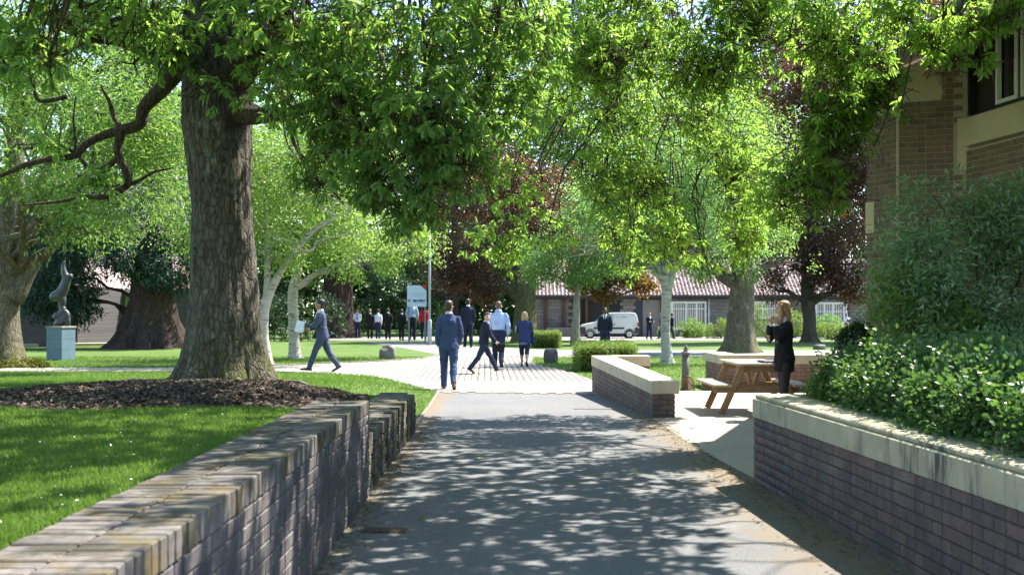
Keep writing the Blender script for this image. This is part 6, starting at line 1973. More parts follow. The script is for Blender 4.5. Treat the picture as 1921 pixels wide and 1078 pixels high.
# ------------------------------------------------------------------ picnic table
def picnic_table():
    cx, cy = 3.68, 16.35
    t = empty('picnic_table', (cx, cy, .008), 'wooden picnic table with attached benches on the sunny patio', 'picnic table')
    wood, nt, b = mat('table_wood', .75, .25)
    tc = nt.nodes.new('ShaderNodeTexCoord'); mp = nt.nodes.new('ShaderNodeMapping'); mp.inputs['Scale'].default_value = (9, .8, 9)
    nt.links.new(tc.outputs['Object'], mp.inputs['Vector'])
    n1 = noise(nt, 3, 6, mp.outputs[0], .65)
    oi = nt.nodes.new('ShaderNodeObjectInfo')
    c = ramp(nt, [(.3, (.24, .14, .07)), (.6, (.37, .235, .12)), (.8, (.44, .31, .18))], n1)
    c = mix(nt, .5, c, ramp(nt, [(0, .7), (1, 1.0)], oi.outputs['Random']), 'MULTIPLY')
    nt.links.new(c, b.inputs['Base Color']); bump(nt, b, n1, .3, .004)
    top, nt2, b2 = mat('table_wood_weathered', .8, .2)
    n2 = noise(nt2, 14, 6, wpos(nt2, (3, .4, 3)), .65)
    nt2.links.new(ramp(nt2, [(.3, (.3, .25, .18)), (.7, (.45, .39, .3))], n2), b2.inputs['Base Color'])
    L = 1.5
    # table top: five boards
    for i in range(5):
        x = -.29 + i * .145
        m = MB().box((x, 0, .745), (.137, L + random.uniform(-.01, .01), .038), None, .006); link('top_board', m.mesh('top_board', top), None, t)
    for s in (-1, 1):
        for i in range(2):
            x = s * (.52 + i * .142)
            m = MB().box((x, 0, .435), (.134, L, .038), None, .006); link('seat_board', m.mesh('seat_board', top), None, t)
    for y in (-.52, .52):
        f = -1 if y < 0 else 1
        m = MB().box((0, y, .675), (.70, .045, .1), None, .006); link('top_bearer', m.mesh('top_bearer', wood), None, t)
        m = MB().box((0, y, .368), (1.36, .045, .1), None, .006); link('seat_bearer', m.mesh('seat_bearer', wood), None, t)
        for s in (-1, 1):
            m = MB().bar((s * .26, y + f * .047, .72), (s * .58, y + f * .047, 0), .095, .045, (0, 1, 0), .005); link('leg', m.mesh('leg', wood), None, t)
    for s in (-1, 1):
        m = MB().bar((0, s * .14, .42), (0, s * .46, .70), .09, .04, (1, 0, 0), .005); link('brace', m.mesh('brace', wood), None, t)
    for y in (-.595, .595):
        for x, z in ((-.30, .68), (.30, .68), (-.41, .37), (.41, .37)):
            m = MB().tube([(x, y, z), (x, y * 1.012, z)], [.011, .011], 8); link('bolt', m.mesh('bolt', plain('bolt_steel', (.15, .14, .13), .5, .5)), None, t)
    # padded folder lying on it
    f = MB().box((0, 0, .02), (.36, .27, .035), None, .012)
    fo = tag(f.build('laptop_sleeve', plain('purple_sleeve', (.045, .04, .11), .6, .4, .1), None, (3.86, 15.86, .772)), 'purple padded laptop sleeve lying on the picnic table', 'laptop sleeve')
    fo.rotation_euler = (0, 0, R(8))
    z = MB().tube([(-.15, -.142, .02), (.15, -.142, .02)], [.004, .004], 5); link('zip', z.mesh('zip', plain('zip', (.02, .02, .025), .5)), None, fo)
    # a curl of cord and a twig on the paving beside it
    c = MB().tube(smooth_path([(2.9, 15.9, .02), (3.0, 15.6, .02), (3.12, 15.45, .03), (3.3, 15.2, .02)], 5), [.006] * 16, 5)
    tag(c.build('fallen_twig', plain('twig', (.4, .36, .3), .8)), 'pale curved twig lying on the patio by the picnic table leg', 'twig')
picnic_table()

# ------------------------------------------------------------------ statue on its plinth
def statue():
    g = G(114.5, 675)
    k = F / g.y
    pl = empty('plinth', g, 'blue grey square plinth with flat stone cap on the left lawn', 'plinth')
    pl.rotation_euler = (0, 0, R(-20))
    H = 60 / k
    pm = plain('plinth_paint', (.10, .155, .2), .6, .35, .12, 3)
    W = .62
    b = MB().box((0, 0, H / 2), (W, W, H), None, .008); link('shaft', b.mesh('shaft', pm), None, pl)
    for zz in (H * .33, H * .66):
        s_ = MB().box((0, 0, zz), (W + .004, W + .004, .006)); link('joint', s_.mesh('joint', plain('plinth_joint', (.05, .08, .1), .8)), None, pl)
    c = MB().box((0, 0, H + .03), (W + .05, W + .05, .06), None, .01); link('cap', c.mesh('cap', stone_mat('plinth_cap', (.2, .19, .16), (.3, .28, .24))), None, pl)
    st = empty('statue', g + Vector((0, 0, H + .06)), 'grey bronze abstract twisting torso sculpture standing on the plinth', 'statue')
    z0 = 1.5 + (588 - 607) / k
    Q = lambda px, py: Vector(((px - 114.5) / k, 0, (607 - py) / k))
    bz = plain('bronze_grey', (.04, .044, .048), .42, .5, .25, 6)
    mb = MB()
    # kneeling base, narrow waist, wide hips, torso leaning right, raised stump
    mb.tube(smooth_path([Q(104, 606), Q(112, 600), Q(122, 592), Q(126, 586), Q(124, 578)], 4), lerp_list([.1, .15, .14, .11, .06], 17), 12)
    mb.tube(smooth_path([Q(128, 606), Q(127, 596), Q(124, 586)], 4), lerp_list([.07, .1, .1], 9), 12)
    mb.tube(smooth_path([Q(98, 590), Q(106, 588), Q(118, 582), Q(118, 572)], 4), lerp_list([.05, .12, .12, .1], 13), 12)
    mb.tube(smooth_path([Q(118, 582), Q(116, 570), Q(117, 560), Q(112, 552), Q(104, 548)], 4), lerp_list([.1, .1, .13, .2, .17], 17), 14)
    mb.tube(smooth_path([Q(96, 556), Q(102, 552), Q(112, 548), Q(119, 538), Q(124, 524), Q(130, 514)], 4), lerp_list([.1, .17, .2, .16, .15, .1], 21), 14)
    mb.tube(smooth_path([Q(110, 541), Q(114, 537), Q(119, 534)], 4), lerp_list([.06, .1, .1], 9), 12)
    mb.tube(smooth_path([Q(124, 528), Q(126, 518), Q(134, 513), Q(137, 512)], 4), lerp_list([.1, .13, .09, .03], 13), 12)
    mb.tube(smooth_path([Q(126, 520), Q(121, 508), Q(119, 495), Q(121, 484)], 4), lerp_list([.13, .11, .07, .04], 13), 12)
    o = link('figure', mb.mesh('figure', bz, True), None, st)
    rm = o.modifiers.new('merge', 'REMESH'); rm.mode = 'VOXEL'; rm.voxel_size = .022; rm.use_smooth_shade = True
    sm = o.modifiers.new('smooth', 'SMOOTH'); sm.iterations = 5; sm.factor = .5
    bs = MB().box((0, 0, .012), (.42, .36, .03), None, .008); link('base', bs.mesh('base', bz), None, st)
statue()

# ------------------------------------------------------------------ small things on the ground
def grate():
    d = empty('drain_grate', (1.28, 16.75, .005), 'slotted channel drain in the pale path beside the middle planter', 'drain')
    fr = plain('grate_frame', (.22, .21, .2), .6, .4); dk = plain('grate_slot', (.02, .02, .02), .9)
    link('frame', MB().box((0, 0, .004), (.62, .16, .012), None, .003).mesh('frame', fr), None, d)
    for i in range(15):
        s = MB().box((-.28 + i * .04, 0, .011), (.016, .13, .004)); link('slot', s.mesh('slot', dk), None, d)
grate()
def gully():
    g = G(722, 996)
    d = empty('gully_cover', g + Vector((0, 0, .004)), 'rusty rectangular gully cover set in the path by the tall wall', 'drain cover')
    m = plain('rusty_iron', (.07, .045, .03), .8, .3, .3, 30)
    link('cover', MB().box((0, 0, .003), (.3, .16, .012), None, .003).mesh('cover', m), None, d)
    for i in range(6):
        link('bar', MB().box((-.11 + i * .044, 0, .011), (.02, .13, .008), None, .002).mesh('bar', m), None, d)
gully()
def litter():
    # leaf crumbs washed against the walls, and a few green leaves on the path
    n = 5200
    sd = rng.uniform(0, 1, n) < .5
    d = rng.uniform(3.5, 15.5, n)
    xl = -1.165 + np.abs(rng.normal(0, .11, n)); xr = np.interp(d, [2, 9.5, 15], [2.5, 2.13, 2.1]) - np.abs(rng.normal(0, .2, n))
    x = np.where(sd, xl, xr)
    an = rng.uniform(0, 6.28, n)
    t = np.stack([np.cos(an), np.sin(an), rng.normal(0, .15, n)], 1); nr = np.stack([rng.normal(0, .3, n), rng.normal(0, .3, n), np.ones(n)], 1)
    m = leaf_mat('leaf_crumb', [(.1, .06, .03), (.17, .11, .06), (.23, .16, .09), (.3, .22, .13)], [(.05, .03, .01), (.08, .05, .02)], .15, .85, .2)
    me = scatter_mesh('leaf_litter', SIMPLE[0], SIMPLE[1], np.stack([x, d, np.full(n, .01)], 1), basis(t, nr), rng.uniform(.008, .035, n), m)
    tag(link('leaf_litter', me), 'brown leaf crumbs washed along both walls of the path', 'leaf litter', kind='stuff')
    spots = [(990, 945), (784, 978), (1074, 996), (1078, 908), (905, 860), (1180, 890), (860, 930), (1240, 1010)]
    me = None
    for i, (px, py) in enumerate(spots):
        g = G(px, py)
        mb = MB()
        v = [Vector(q) for q in LOBED[0]]
        mb.add(v, LOBED[1])
        me = mb.mesh('oak_leaf', L_OAKB)
        o = link('oak_leaf', me, None, None, g + Vector((0, 0, .012)))
        o.scale = (.09, .09, .09); o.rotation_euler = (random.uniform(-.3, .3), random.uniform(-.5, .5), random.uniform(0, 6.28))
        tag(o, ['fallen oak leaf in the middle of the near path', 'fallen oak leaf on the near path beside the gully cover', 'fallen oak leaf on the near path below the middle one', 'fallen oak leaf in the middle of the path further up', 'fallen oak leaf farthest along the shaded path',
                'fallen oak leaf on the path towards the right planter', 'fallen oak leaf on the path left of the middle', 'fallen oak leaf lowest in view on the path'][i], 'leaf', 'fallen oak leaves on the path')
litter()
# ------------------------------------------------------------------ people
M_SKIN = {k: plain('skin_' + k, c, .55, .35, .06, 30) for k, c in {'fair': (.48, .28, .2), 'tan': (.33, .18, .11), 'dark': (.09, .045, .028)}.items()}
def cloth(name, c, rough=.8, sheen=.0):
    m, nt, b = mat(name, rough, .2)
    v = wpos(nt)
    n = noise(nt, 9, 4, v, .6)
    nt.links.new(ramp(nt, [(.3, tuple(x * .82 for x in c)), (.7, tuple(min(1, x * 1.15) for x in c))], n), b.inputs['Base Color'])
    n2 = noise(nt, 24, 3, wpos(nt, (1, 1, .6)), .55)
    bump(nt, b, n2, .35, .02)
    return m
NAVY = cloth('navy_suiting', (.028, .045, .10)); BLUE = cloth('blue_suiting', (.036, .058, .125)); INK = cloth('dark_navy_wool', (.012, .016, .034)); BLACK = cloth('black_cloth', (.012, .012, .014))
TROUSER = cloth('navy_trouser', (.018, .026, .055)); GREYBLUE = cloth('blue_grey_suiting', (.05, .064, .11))
WHITE = cloth('white_cotton', (.62, .64, .68)); SKY = cloth('light_blue_cotton', (.36, .47, .68)); RED = cloth('red_wool', (.42, .02, .025)); CARD = cloth('navy_knit', (.03, .045, .11))
PURP = cloth('mauve_cotton', (.2, .16, .25)); TIGHTS = cloth('brown_black_tights', (.03, .022, .022), .6)
H_BROWN = plain('hair_brown', (.045, .028, .018), .5, .4, .3, 60); H_BLACK = plain('hair_black', (.012, .01, .01), .5, .4, .3, 60); H_BLOND = plain('hair_blonde', (.36, .25, .13), .5, .4, .3, 60)
H_LBROWN = plain('hair_light_brown', (.27, .155, .08), .5, .4, .35, 60); H_GREY = plain('hair_short_brown', (.13, .085, .06), .6, .3, .2, 60)
SHOE = plain('black_shoe', (.012, .012, .013), .35, .5); SHOEB = plain('brown_shoe', (.12, .055, .025), .4, .5); EYE = plain('eye_dark', (.02, .014, .012), .2, .6); LIP = plain('lip', (.3, .1, .09), .5)
TEX = bpy.data.textures.new('cloth_folds', 'CLOUDS'); TEX.noise_scale = .11; TEX.noise_depth = 2
HTEX = bpy.data.textures.new('hair_locks', 'CLOUDS'); HTEX.noise_scale = .03; HTEX.noise_depth = 2

def remesh(o, vox, disp=0.0, smooth=3, tex=None, deci=None):
    r = o.modifiers.new('merge', 'REMESH'); r.mode = 'VOXEL'; r.voxel_size = vox; r.use_smooth_shade = True
    if smooth:
        s = o.modifiers.new('smooth', 'SMOOTH'); s.iterations = smooth; s.factor = .5
    if disp:
        d = o.modifiers.new('folds', 'DISPLACE'); d.texture = tex or TEX; d.strength = disp; d.mid_level = .5; d.texture_coords = 'LOCAL'
    if deci:
        q = o.modifiers.new('reduce', 'DECIMATE'); q.ratio = deci

def rotz(v, a):
    c, s = math.cos(a), math.sin(a)
    return Vector((v.x * c - v.y * s, v.x * s + v.y * c, v.z))

def person(loc, rz, H, label, top='jacket', top_m=NAVY, leg_m=TROUSER, hair_m=H_BROWN, skin='fair', legs=((8, 4), (-8, 6)), arms=((5, 8, 15), (-5, 8, 15)), lean=3, head=(0, 0), hair='short',
           shoe=SHOE, near=True, under=WHITE, tie=None, skirt=None, hem=.47, build=1.0, bare_shins=False, toe=0, group=None, trs=1.0, twist=0):
    """legs: (hip flexion, knee flexion) left/right in degrees; arms: (shoulder flexion, abduction, elbow flexion, inward)"""
    h = H
    p = empty('person', loc, label, 'person', group, rz)
    D = R
    hipz = .515 * h
    J = {}
    sh_half, hip_half = .108 * h * build, .052 * h
    la = D(lean)
    up = Vector((0, math.sin(la), math.cos(la)))
    fw = Vector((0, math.cos(la), -math.sin(la)))
    pel = Vector((0, 0, hipz))
    def tp(zf, x=0, y=0):            # point on the leaning torso; zf measured from the ground
        return pel + up * (zf * h - hipz) + Vector((x * h, 0, 0)) + fw * (y * h)
    # legs
    foot_low = []
    for s, (a, k) in zip((-1, 1), legs):
        hp = pel + Vector((s * hip_half, 0, -.01 * h))
        t = Vector((s * .012, math.sin(D(a)), -math.cos(D(a)))).normalized()
        kn = hp + t * .238 * h
        q = Vector((s * .004, math.sin(D(a - k)), -math.cos(D(a - k)))).normalized()
        an = kn + q * .232 * h
        J[s] = (hp, kn, an, a - k)
    # sole heights decide where the hips hang
    soles = []
    FT = {}
    for s in (-1, 1):
        hp, kn, an, ang = J[s]
        pitch = D(min(0, ang) * .9 if ang < -8 else max(0, ang - 8) * .6)      # trailing foot: heel up; leading foot: toe up
        td = Vector((s * .1, math.cos(pitch), math.sin(pitch))).normalized()
        nd = Vector((0, -math.sin(pitch), math.cos(pitch)))
        heel = an - td * .03 * h - nd * .038 * h
        toe_ = an + td * .115 * h - nd * .038 * h
        FT[s] = (heel, toe_, td, nd)
        soles += [heel.z, toe_.z]
    dz = -min(soles)
    shift = Vector((0, 0, dz))
    for s in (-1, 1):
        J[s] = tuple(x + shift if isinstance(x, Vector) else x for x in J[s])
        FT[s] = (FT[s][0] + shift, FT[s][1] + shift, FT[s][2], FT[s][3])
    pel = pel + shift; hipz_ = hipz
    def tp(zf, x=0, y=0):
        return pel + up * (zf * h - hipz) + Vector((x * h, 0, 0)) + fw * (y * h)
    A = {}
    for s, arm in zip((-1, 1), arms):
        sf, ab, el = arm[0], arm[1], arm[2]
        inn = arm[3] if len(arm) > 3 else 6
        so = tp(.795, s * .1 * build, -.003)
        d1 = Vector((s * math.sin(D(ab)), math.sin(D(sf)) * math.cos(D(ab)), -math.cos(D(sf)) * math.cos(D(ab))))
        eb = so + d1 * .172 * h
        d2 = Vector((-s * math.sin(D(inn)), math.sin(D(sf + el)) * math.cos(D(inn)), -math.cos(D(sf + el)) * math.cos(D(inn))))
        wr = eb + d2 * .148 * h
        A[s] = (so, eb, wr, d2)
    # ---- the body: one continuous skin
    b = MB()
    def torso(mb, lv, n=18, kx=1.0):
        mb.tube([tp(z, 0, y) for z, rx, ry, y in lv], [(rx * h * (build if z > .6 else 1) * kx, ry * h) for z, rx, ry, y in lv], n, True, 0, (1, 0, 0))
    TL = [(.455, .06, .05, 0), (.49, .088, .064, -.004), (.53, .094, .068, -.006), (.58, .083, .06, 0), (.63, .074, .053, .004), (.69, .083, .06, .004), (.75, .093, .064, .002), (.785, .088, .055, -.002), (.815, .062, .043, -.004), (.84, .038, .036, -.004)]
    torso(b, TL)
    hy, hp_ = D(head[0]), D(head[1])
    nk = tp(.835, 0, -.004); hc = tp(.93, 0, .012 + .02 * math.sin(hp_))
    b.tube([nk - up * .02 * h, nk + up * .02 * h, hc - up * .03 * h], [.034 * h, .031 * h, .032 * h], 12)
    def hd(x, y, z):                 # head coordinates in head heights
        v = Vector((x, y, z)) * h
        c_, s_ = math.cos(-hp_), math.sin(-hp_)
        v = Vector((v.x, v.y * c_ - v.z * s_, v.y * s_ + v.z * c_))
        v = rotz(v, hy)
        return hc + v
    hl = [(-.066, .018, .02, .028), (-.058, .027, .034, .02), (-.04, .034, .044, .012), (-.012, .04, .052, .004), (.015, .0425, .056, -.002), (.04, .040, .052, -.006), (.058, .028, .036, -.008), (.066, .01, .012, -.008)]
    b.tube([hd(0, y, z) for z, rx, ry, y in hl], [(rx * h, ry * h) for z, rx, ry, y in hl], 18, True, 0, rotz(Vector((1, 0, 0)), hy))
    b.tube([hd(0, .05, .012), hd(0, .064, -.012), hd(0, .052, -.018)], [.006 * h, .011 * h, .006 * h], 8)       # nose
    b.tube([hd(-.018, .05, .018), hd(0, .054, .02), hd(.018, .05, .018)], [.007 * h] * 3, 6)                      # brow
    b.tube([hd(-.014, .048, -.034), hd(0, .053, -.034), hd(.014, .048, -.034)], [.005 * h] * 3, 6)               # lips
    for s in (-1, 1):
        b.tube([hd(s * .041, -.002, .012), hd(s * .047, -.008, 0), hd(s * .041, -.002, -.02)], [.006 * h, .01 * h, .005 * h], 6)
    for s in (-1, 1):
        so, eb, wr, d2 = A[s]
        b.tube([tp(.785, s * .055), so, so.lerp(eb, .3), so.lerp(eb, .7), eb, eb.lerp(wr, .25), wr], [.026 * h, .029 * h, .026 * h, .02 * h, .015 * h, .019 * h, .0145 * h], 12)
        # hand: palm, four fingers bent at the knuckles, thumb off the side
        side = d2.cross(Vector((s, 0, 0))).normalized()
        fwd = side if side.y > 0 else -side
        pm = wr + d2 * .028 * h
        ins = (d2.cross(fwd)).normalized()
        ins = ins if ins.x * s < 0 else -ins
        b.tube([wr - d2 * .01 * h, wr + d2 * .01 * h, wr + d2 * .05 * h], [(.0145 * h, .01 * h), (.02 * h, .01 * h), (.023 * h, .0085 * h)], 10, True, 0, fwd)
        for i, ln in enumerate((.038, .044, .041, .032)):
            r0 = wr + d2 * .047 * h + fwd * ((1.5 - i) * .0115 * h)
            c1 = r0 + (d2 + ins * .25) .normalized() * ln * h * .5
            c2 = c1 + (d2 * .7 + ins * .7).normalized() * ln * h * .5
            b.tube([r0 - d2 * .01 * h, r0, c1, c2], [.0055 * h, .0055 * h, .005 * h, .004 * h], 6)
        th = wr + d2 * .014 * h + fwd * .018 * h
        b.tube([th - fwd * .008 * h, th + (d2 * .8 + fwd * .6).normalized() * .022 * h, th + (d2 + fwd * .25).normalized() * .042 * h], [.0075 * h, .0065 * h, .0045 * h], 6)
    for s in (-1, 1):
        hp, kn, an, ang = J[s]
        b.tube([hp + Vector((0, 0, .04 * h)), hp, hp.lerp(kn, .35), hp.lerp(kn, .8), kn, kn.lerp(an, .3), kn.lerp(an, .75), an, an - Vector((0, 0, .02 * h))], [.05 * h, .052 * h, .046 * h, .035 * h, .031 * h, .032 * h, .022 * h, .0185 * h, .018 * h], 14)
    bo = link('body', b.mesh('body', M_SKIN[skin], True), None, p)
    remesh(bo, .0075 * h / 1.75 if near else .014, 0, 2, None, .5 if near else .6)
    # face details
    if near:
        for s in (-1, 1):
            e = MB(); e.tube([hd(s * .016, .0495, .006), hd(s * .016, .054, .006)], [.005 * h, .003 * h], 8); link('eye', e.mesh('eye', EYE, True), None, p)
        mo = MB(); mo.tube([hd(-.011, .052, -.034), hd(0, .0575, -.034), hd(.011, .052, -.034)], [.0015 * h, .003 * h, .0015 * h], 6); link('mouth', mo.mesh('mouth', LIP, True), None, p)
    vox = .011 if near else .018
    # ---- hair
    hb = MB()
    if hair == 'short':
        hb.tube([hd(0, -.008, z) for z in (.0, .03, .055, .07, .078)], [(rx * h, ry * h) for rx, ry in ((.044, .05), (.0475, .056), (.042, .05), (.029, .034), (.01, .012))], 16, True, 0, rotz(Vector((1, 0, 0)), hy))
        hb.tube([hd(0, -.026, .03), hd(0, -.031, .0), hd(0, -.034, -.03), hd(0, -.03, -.045)], [(.042 * h, .03 * h), (.0425 * h, .028 * h), (.037 * h, .021 * h), (.027 * h, .012 * h)], 12, True, 0, rotz(Vector((1, 0, 0)), hy))
        hb.tube([hd(-.03, .034, .045), hd(0, .044, .056), hd(.03, .034, .05)], [.014 * h] * 3, 8)
    elif hair == 'crop':
        hb.tube([hd(0, -.006, z) for z in (.012, .036, .056, .068, .073)], [(rx * h, ry * h) for rx, ry in ((.0435, .052), (.0435, .053), (.036, .044), (.025, .03), (.01, .012))], 16, True, 0, rotz(Vector((1, 0, 0)), hy))
        hb.tube([hd(0, -.026, .035), hd(0, -.03, .0), hd(0, -.032, -.038)], [(.041 * h, .03 * h), (.041 * h, .027 * h), (.034 * h, .017 * h)], 12, True, 0, rotz(Vector((1, 0, 0)), hy))
    elif hair == 'curly':
        hb.tube([hd(0, -.004, z) for z in (.004, .035, .062, .08, .09)], [(rx * h, ry * h) for rx, ry in ((.046, .052), (.052, .06), (.05, .057), (.036, .042), (.012, .014))], 16, True, 0, rotz(Vector((1, 0, 0)), hy))
        hb.tube([hd(0, -.026, .035), hd(0, -.03, .0), hd(0, -.034, -.036)], [(.044 * h, .032 * h), (.043 * h, .028 * h), (.035 * h, .019 * h)], 12, True, 0, rotz(Vector((1, 0, 0)), hy))
    else:
        hb.tube([hd(0, -.008, z) for z in (.0, .03, .055, .07, .078)], [(rx * h, ry * h) for rx, ry in ((.047, .052), (.049, .057), (.043, .05), (.03, .034), (.01, .012))], 16, True, 0, rotz(Vector((1, 0, 0)), hy))
        z1 = -.15 if hair == 'long' else -.1
        hb.tube([hd(0, -.024, .02), hd(0, -.036, -.03), hd(0, -.045, -.08), hd(0, -.05, z1)], [(.046 * h, .034 * h), (.05 * h, .032 * h), (.054 * h, .026 * h), (.04 * h, .014 * h)], 14, True, 0, rotz(Vector((1, 0, 0)), hy))
        for s in (-1, 1):
            hb.tube([hd(s * .035, .022, .04), hd(s * .046, .018, 0), hd(s * .048, .012, -.05), hd(s * .046, .014, z1 + .01)], [.014 * h, .016 * h, .018 * h, .01 * h], 8)
    ho = link('hair', hb.mesh('hair', hair_m, True), None, p)
    remesh(ho, .008 if near else .014, .014 if hair in ('curly', 'long', 'bob') else .008, 1, HTEX)
    # ---- trousers / skirt / tights
    if leg_m is not None:
        for_legs = MB()
        torso(for_legs, [(.44, .06, .05, 0), (.475, .094, .071, -.004), (.53, .1, .074, -.006), (.575, .09, .066, 0), (.605, .084, .06, .002)], 18)
        for s in (-1, 1):
            hp, kn, an, ang = J[s]
            k = trs
            end = an - (an - kn).normalized() * (-.012 * h) if not bare_shins else kn.lerp(an, .3)
            pts = [hp + Vector((0, 0, .04 * h)), hp, hp.lerp(kn, .4), hp.lerp(kn, .85), kn, kn.lerp(end, .35), kn.lerp(end, .75), end]
            rr = [.056, .06, .055 * k, .046 * k, .043 * k, .042 * k, .037 * k, .035 * k]
            if leg_m is TIGHTS: rr = [.053, .055, .049, .038, .0335, .0345, .025, .021]
            for_legs.tube(pts, [r * h for r in rr], 14)
        o = link('tights' if leg_m is TIGHTS else 'trousers', for_legs.mesh('trousers', leg_m, True), None, p)
        remesh(o, vox, .0 if leg_m is TIGHTS else .03, 2)
    if skirt:
        sk = MB(); torso(sk, [(.40, .096, .082, .0), (.43, .1, .086, 0), (.5, .106, .082, -.004), (.56, .095, .07, 0), (.61, .08, .06, 0)], 20)
        o = link('skirt', sk.mesh('skirt', skirt, True), None, p); remesh(o, vox, .01, 2)
    for s in (-1, 1):
        heel, toe_, td, nd = FT[s]
        f = MB()
        f.tube([heel - td * .006 * h + nd * .018 * h, heel + td * .03 * h + nd * .022 * h, heel.lerp(toe_, .6) + nd * .017 * h, toe_ + nd * .012 * h, toe_ + td * .012 * h + nd * .01 * h],
               [(.018 * h, .018 * h), (.023 * h, .022 * h), (.027 * h, .017 * h), (.022 * h, .012 * h), (.008 * h, .006 * h)], 12, True, 0, (1, 0, 0))
        f.tube([heel + td * .035 * h + nd * .02 * h, heel + td * .03 * h + nd * .05 * h], [.021 * h, .02 * h], 10)
        o = link('shoe', f.mesh('shoe', shoe, True), None, p); remesh(o, .009 if near else .014, 0, 2)
    # ---- tops
    def sleeves(mb, k, end=.93, fl=1.0):
        for s in (-1, 1):
            so, eb, wr, d2 = A[s]
            mb.tube([tp(.79, s * .05), so, so.lerp(eb, .3), eb, eb.lerp(wr, .4), eb.lerp(wr, end)], [.03 * h * k, .034 * h * k, .036 * h * k, .034 * h * k, .031 * h * k, .025 * h * k * fl], 12)
    if top in ('jacket', 'cardigan'):
        jk = MB()
        torso(jk, [(hem, .114, .09, 0), (hem + .03, .112, .088, -.002), (.55, .107, .081, 0), (.62, .096, .07, .003), (.70, .104, .074, .004), (.75, .108, .076, .002), (.78, .104, .068, -.002), (.805, .084, .058, -.005), (.828, .058, .049, -.006), (.85, .044, .043, -.006)], 22)
        sleeves(jk, 1.12)
        o = link(top, jk.mesh(top, top_m, True), None, p); remesh(o, vox, .034, 2)
        st = MB(); torso(st, [(.815, .06, .045, .006), (.85, .043, .043, -.002), (.868, .039, .039, -.001)], 16)
        if near or True:
            o = link('shirt_collar', st.mesh('shirt_collar', under, True), None, p)
        # shirt front shows between the lapels, lapels folded over it
        fr = MB()
        fr.tube([tp(.70, 0, .074), tp(.76, 0, .076), tp(.82, 0, .05), tp(.85, 0, .036)], [(.006 * h, .006 * h), (.022 * h, .008 * h), (.03 * h, .008 * h), (.026 * h, .008 * h)], 8, True, 0, (1, 0, 0))
        link('shirt_front', fr.mesh('shirt_front', under, True), None, p)
        for s in (-1, 1):
            so, eb, wr, d2 = A[s]
            cu = MB().tube([eb.lerp(wr, .9), eb.lerp(wr, 1.03)], [.0225 * h, .0215 * h], 10); link('cuff', cu.mesh('cuff', under, True), None, p)
    else:
        sh = MB()
        z0 = .575 if top == 'shirt' else .545
        torso(sh, [(z0 - .02, .09, .066, 0), (z0 + .01, .102, .078, 0), (.64, .096, .072, .003), (.71, .103, .074, .003), (.75, .102, .072, .002), (.78, .098, .064, -.002), (.805, .078, .054, -.004), (.828, .053, .046, -.005), (.848, .042, .041, -.005)], 22)
        sleeves(sh, 1.04, .95)
        nm = 'shirt' if top == 'shirt' else 'jumper'
        o = link(nm, sh.mesh(nm, top_m, True), None, p); remesh(o, vox, .03 if top == 'shirt' else .014, 2)
        if top == 'jumper':
            fr = MB()
            fr.tube([tp(.735, 0, .07), tp(.78, 0, .066), tp(.83, 0, .042), tp(.85, 0, .03)], [(.004 * h, .006 * h), (.026 * h, .008 * h), (.04 * h, .01 * h), (.036 * h, .01 * h)], 8, True, 0, (1, 0, 0))
            link('shirt_front', fr.mesh('shirt_front', under, True), None, p)
            for s in (-1, 1):
                so, eb, wr, d2 = A[s]
                cu = MB().tube([eb.lerp(wr, .9), eb.lerp(wr, 1.04)], [.0245 * h, .0235 * h], 10); link('cuff', cu.mesh('cuff', under, True), None, p)
        cl = MB(); torso(cl, [(.835, .052, .048, -.004), (.855, .042, .043, -.003), (.87, .039, .039, -.002)], 16)
        link('shirt_collar', cl.mesh('shirt_collar', top_m if top == 'shirt' else under, True), None, p)
    if tie is not None:
        ti = MB(); ti.tube([tp(.845, 0, .046), tp(.80, 0, .07), tp(.72, 0, .082), tp(.64 if top == 'shirt' else .735, 0, .08)], [(.009 * h, .004 * h), (.011 * h, .004 * h), (.015 * h, .004 * h), (.018 * h, .003 * h)], 8, True, 0, (1, 0, 0))
        link('tie', ti.mesh('tie', tie, True), None, p)
    rzm = Matrix.Rotation(rz, 4, 'Z')
    return p, {s: (Vector(loc) + rzm @ A[s][2], rzm.to_3x3() @ A[s][3]) for s in (-1, 1)}

LEFT, RIGHT, TOWARD = R(90), R(-90), R(180)
# 1 the man in the blue grey suit crossing the court with papers
g = G(605, 699); k = F / g.y
p1, hnd = person(g, R(100), 137 / k, 'man in blue grey suit walking left while reading white papers', 'jacket', GREYBLUE, GREYBLUE, H_BLACK, 'tan', ((26, 8), (-20, 14)), ((28, 6, 62, 12), (8, 8, 70, 8)), 5, (0, -28), 'curly', hem=.46)
w = hnd[-1][0] + Vector((-.10, -.03, -.02))
pp_ = MB().box((0, 0, 0), (.21, .012, .28), Matrix.Rotation(R(12), 3, 'Y') @ Matrix.Rotation(R(-12), 3, 'X'), .002)
tag(pp_.build('paper_sheets', WHITE, None, w), 'white sheets of paper held by the walking man in blue grey suit', 'papers')
# 2 the man in navy suit walking away
g = G(842, 731); k = F / g.y
person(g, R(2), 166 / k, 'man in bright navy suit and brown shoes walking away down the middle of the path', 'jacket', BLUE, BLUE, H_BROWN, 'fair', ((6, 4), (-14, 20)), ((-6, 9, 14), (8, 10, 22)), 3, (-14, -4), 'short', shoe=SHOEB, hem=.455)
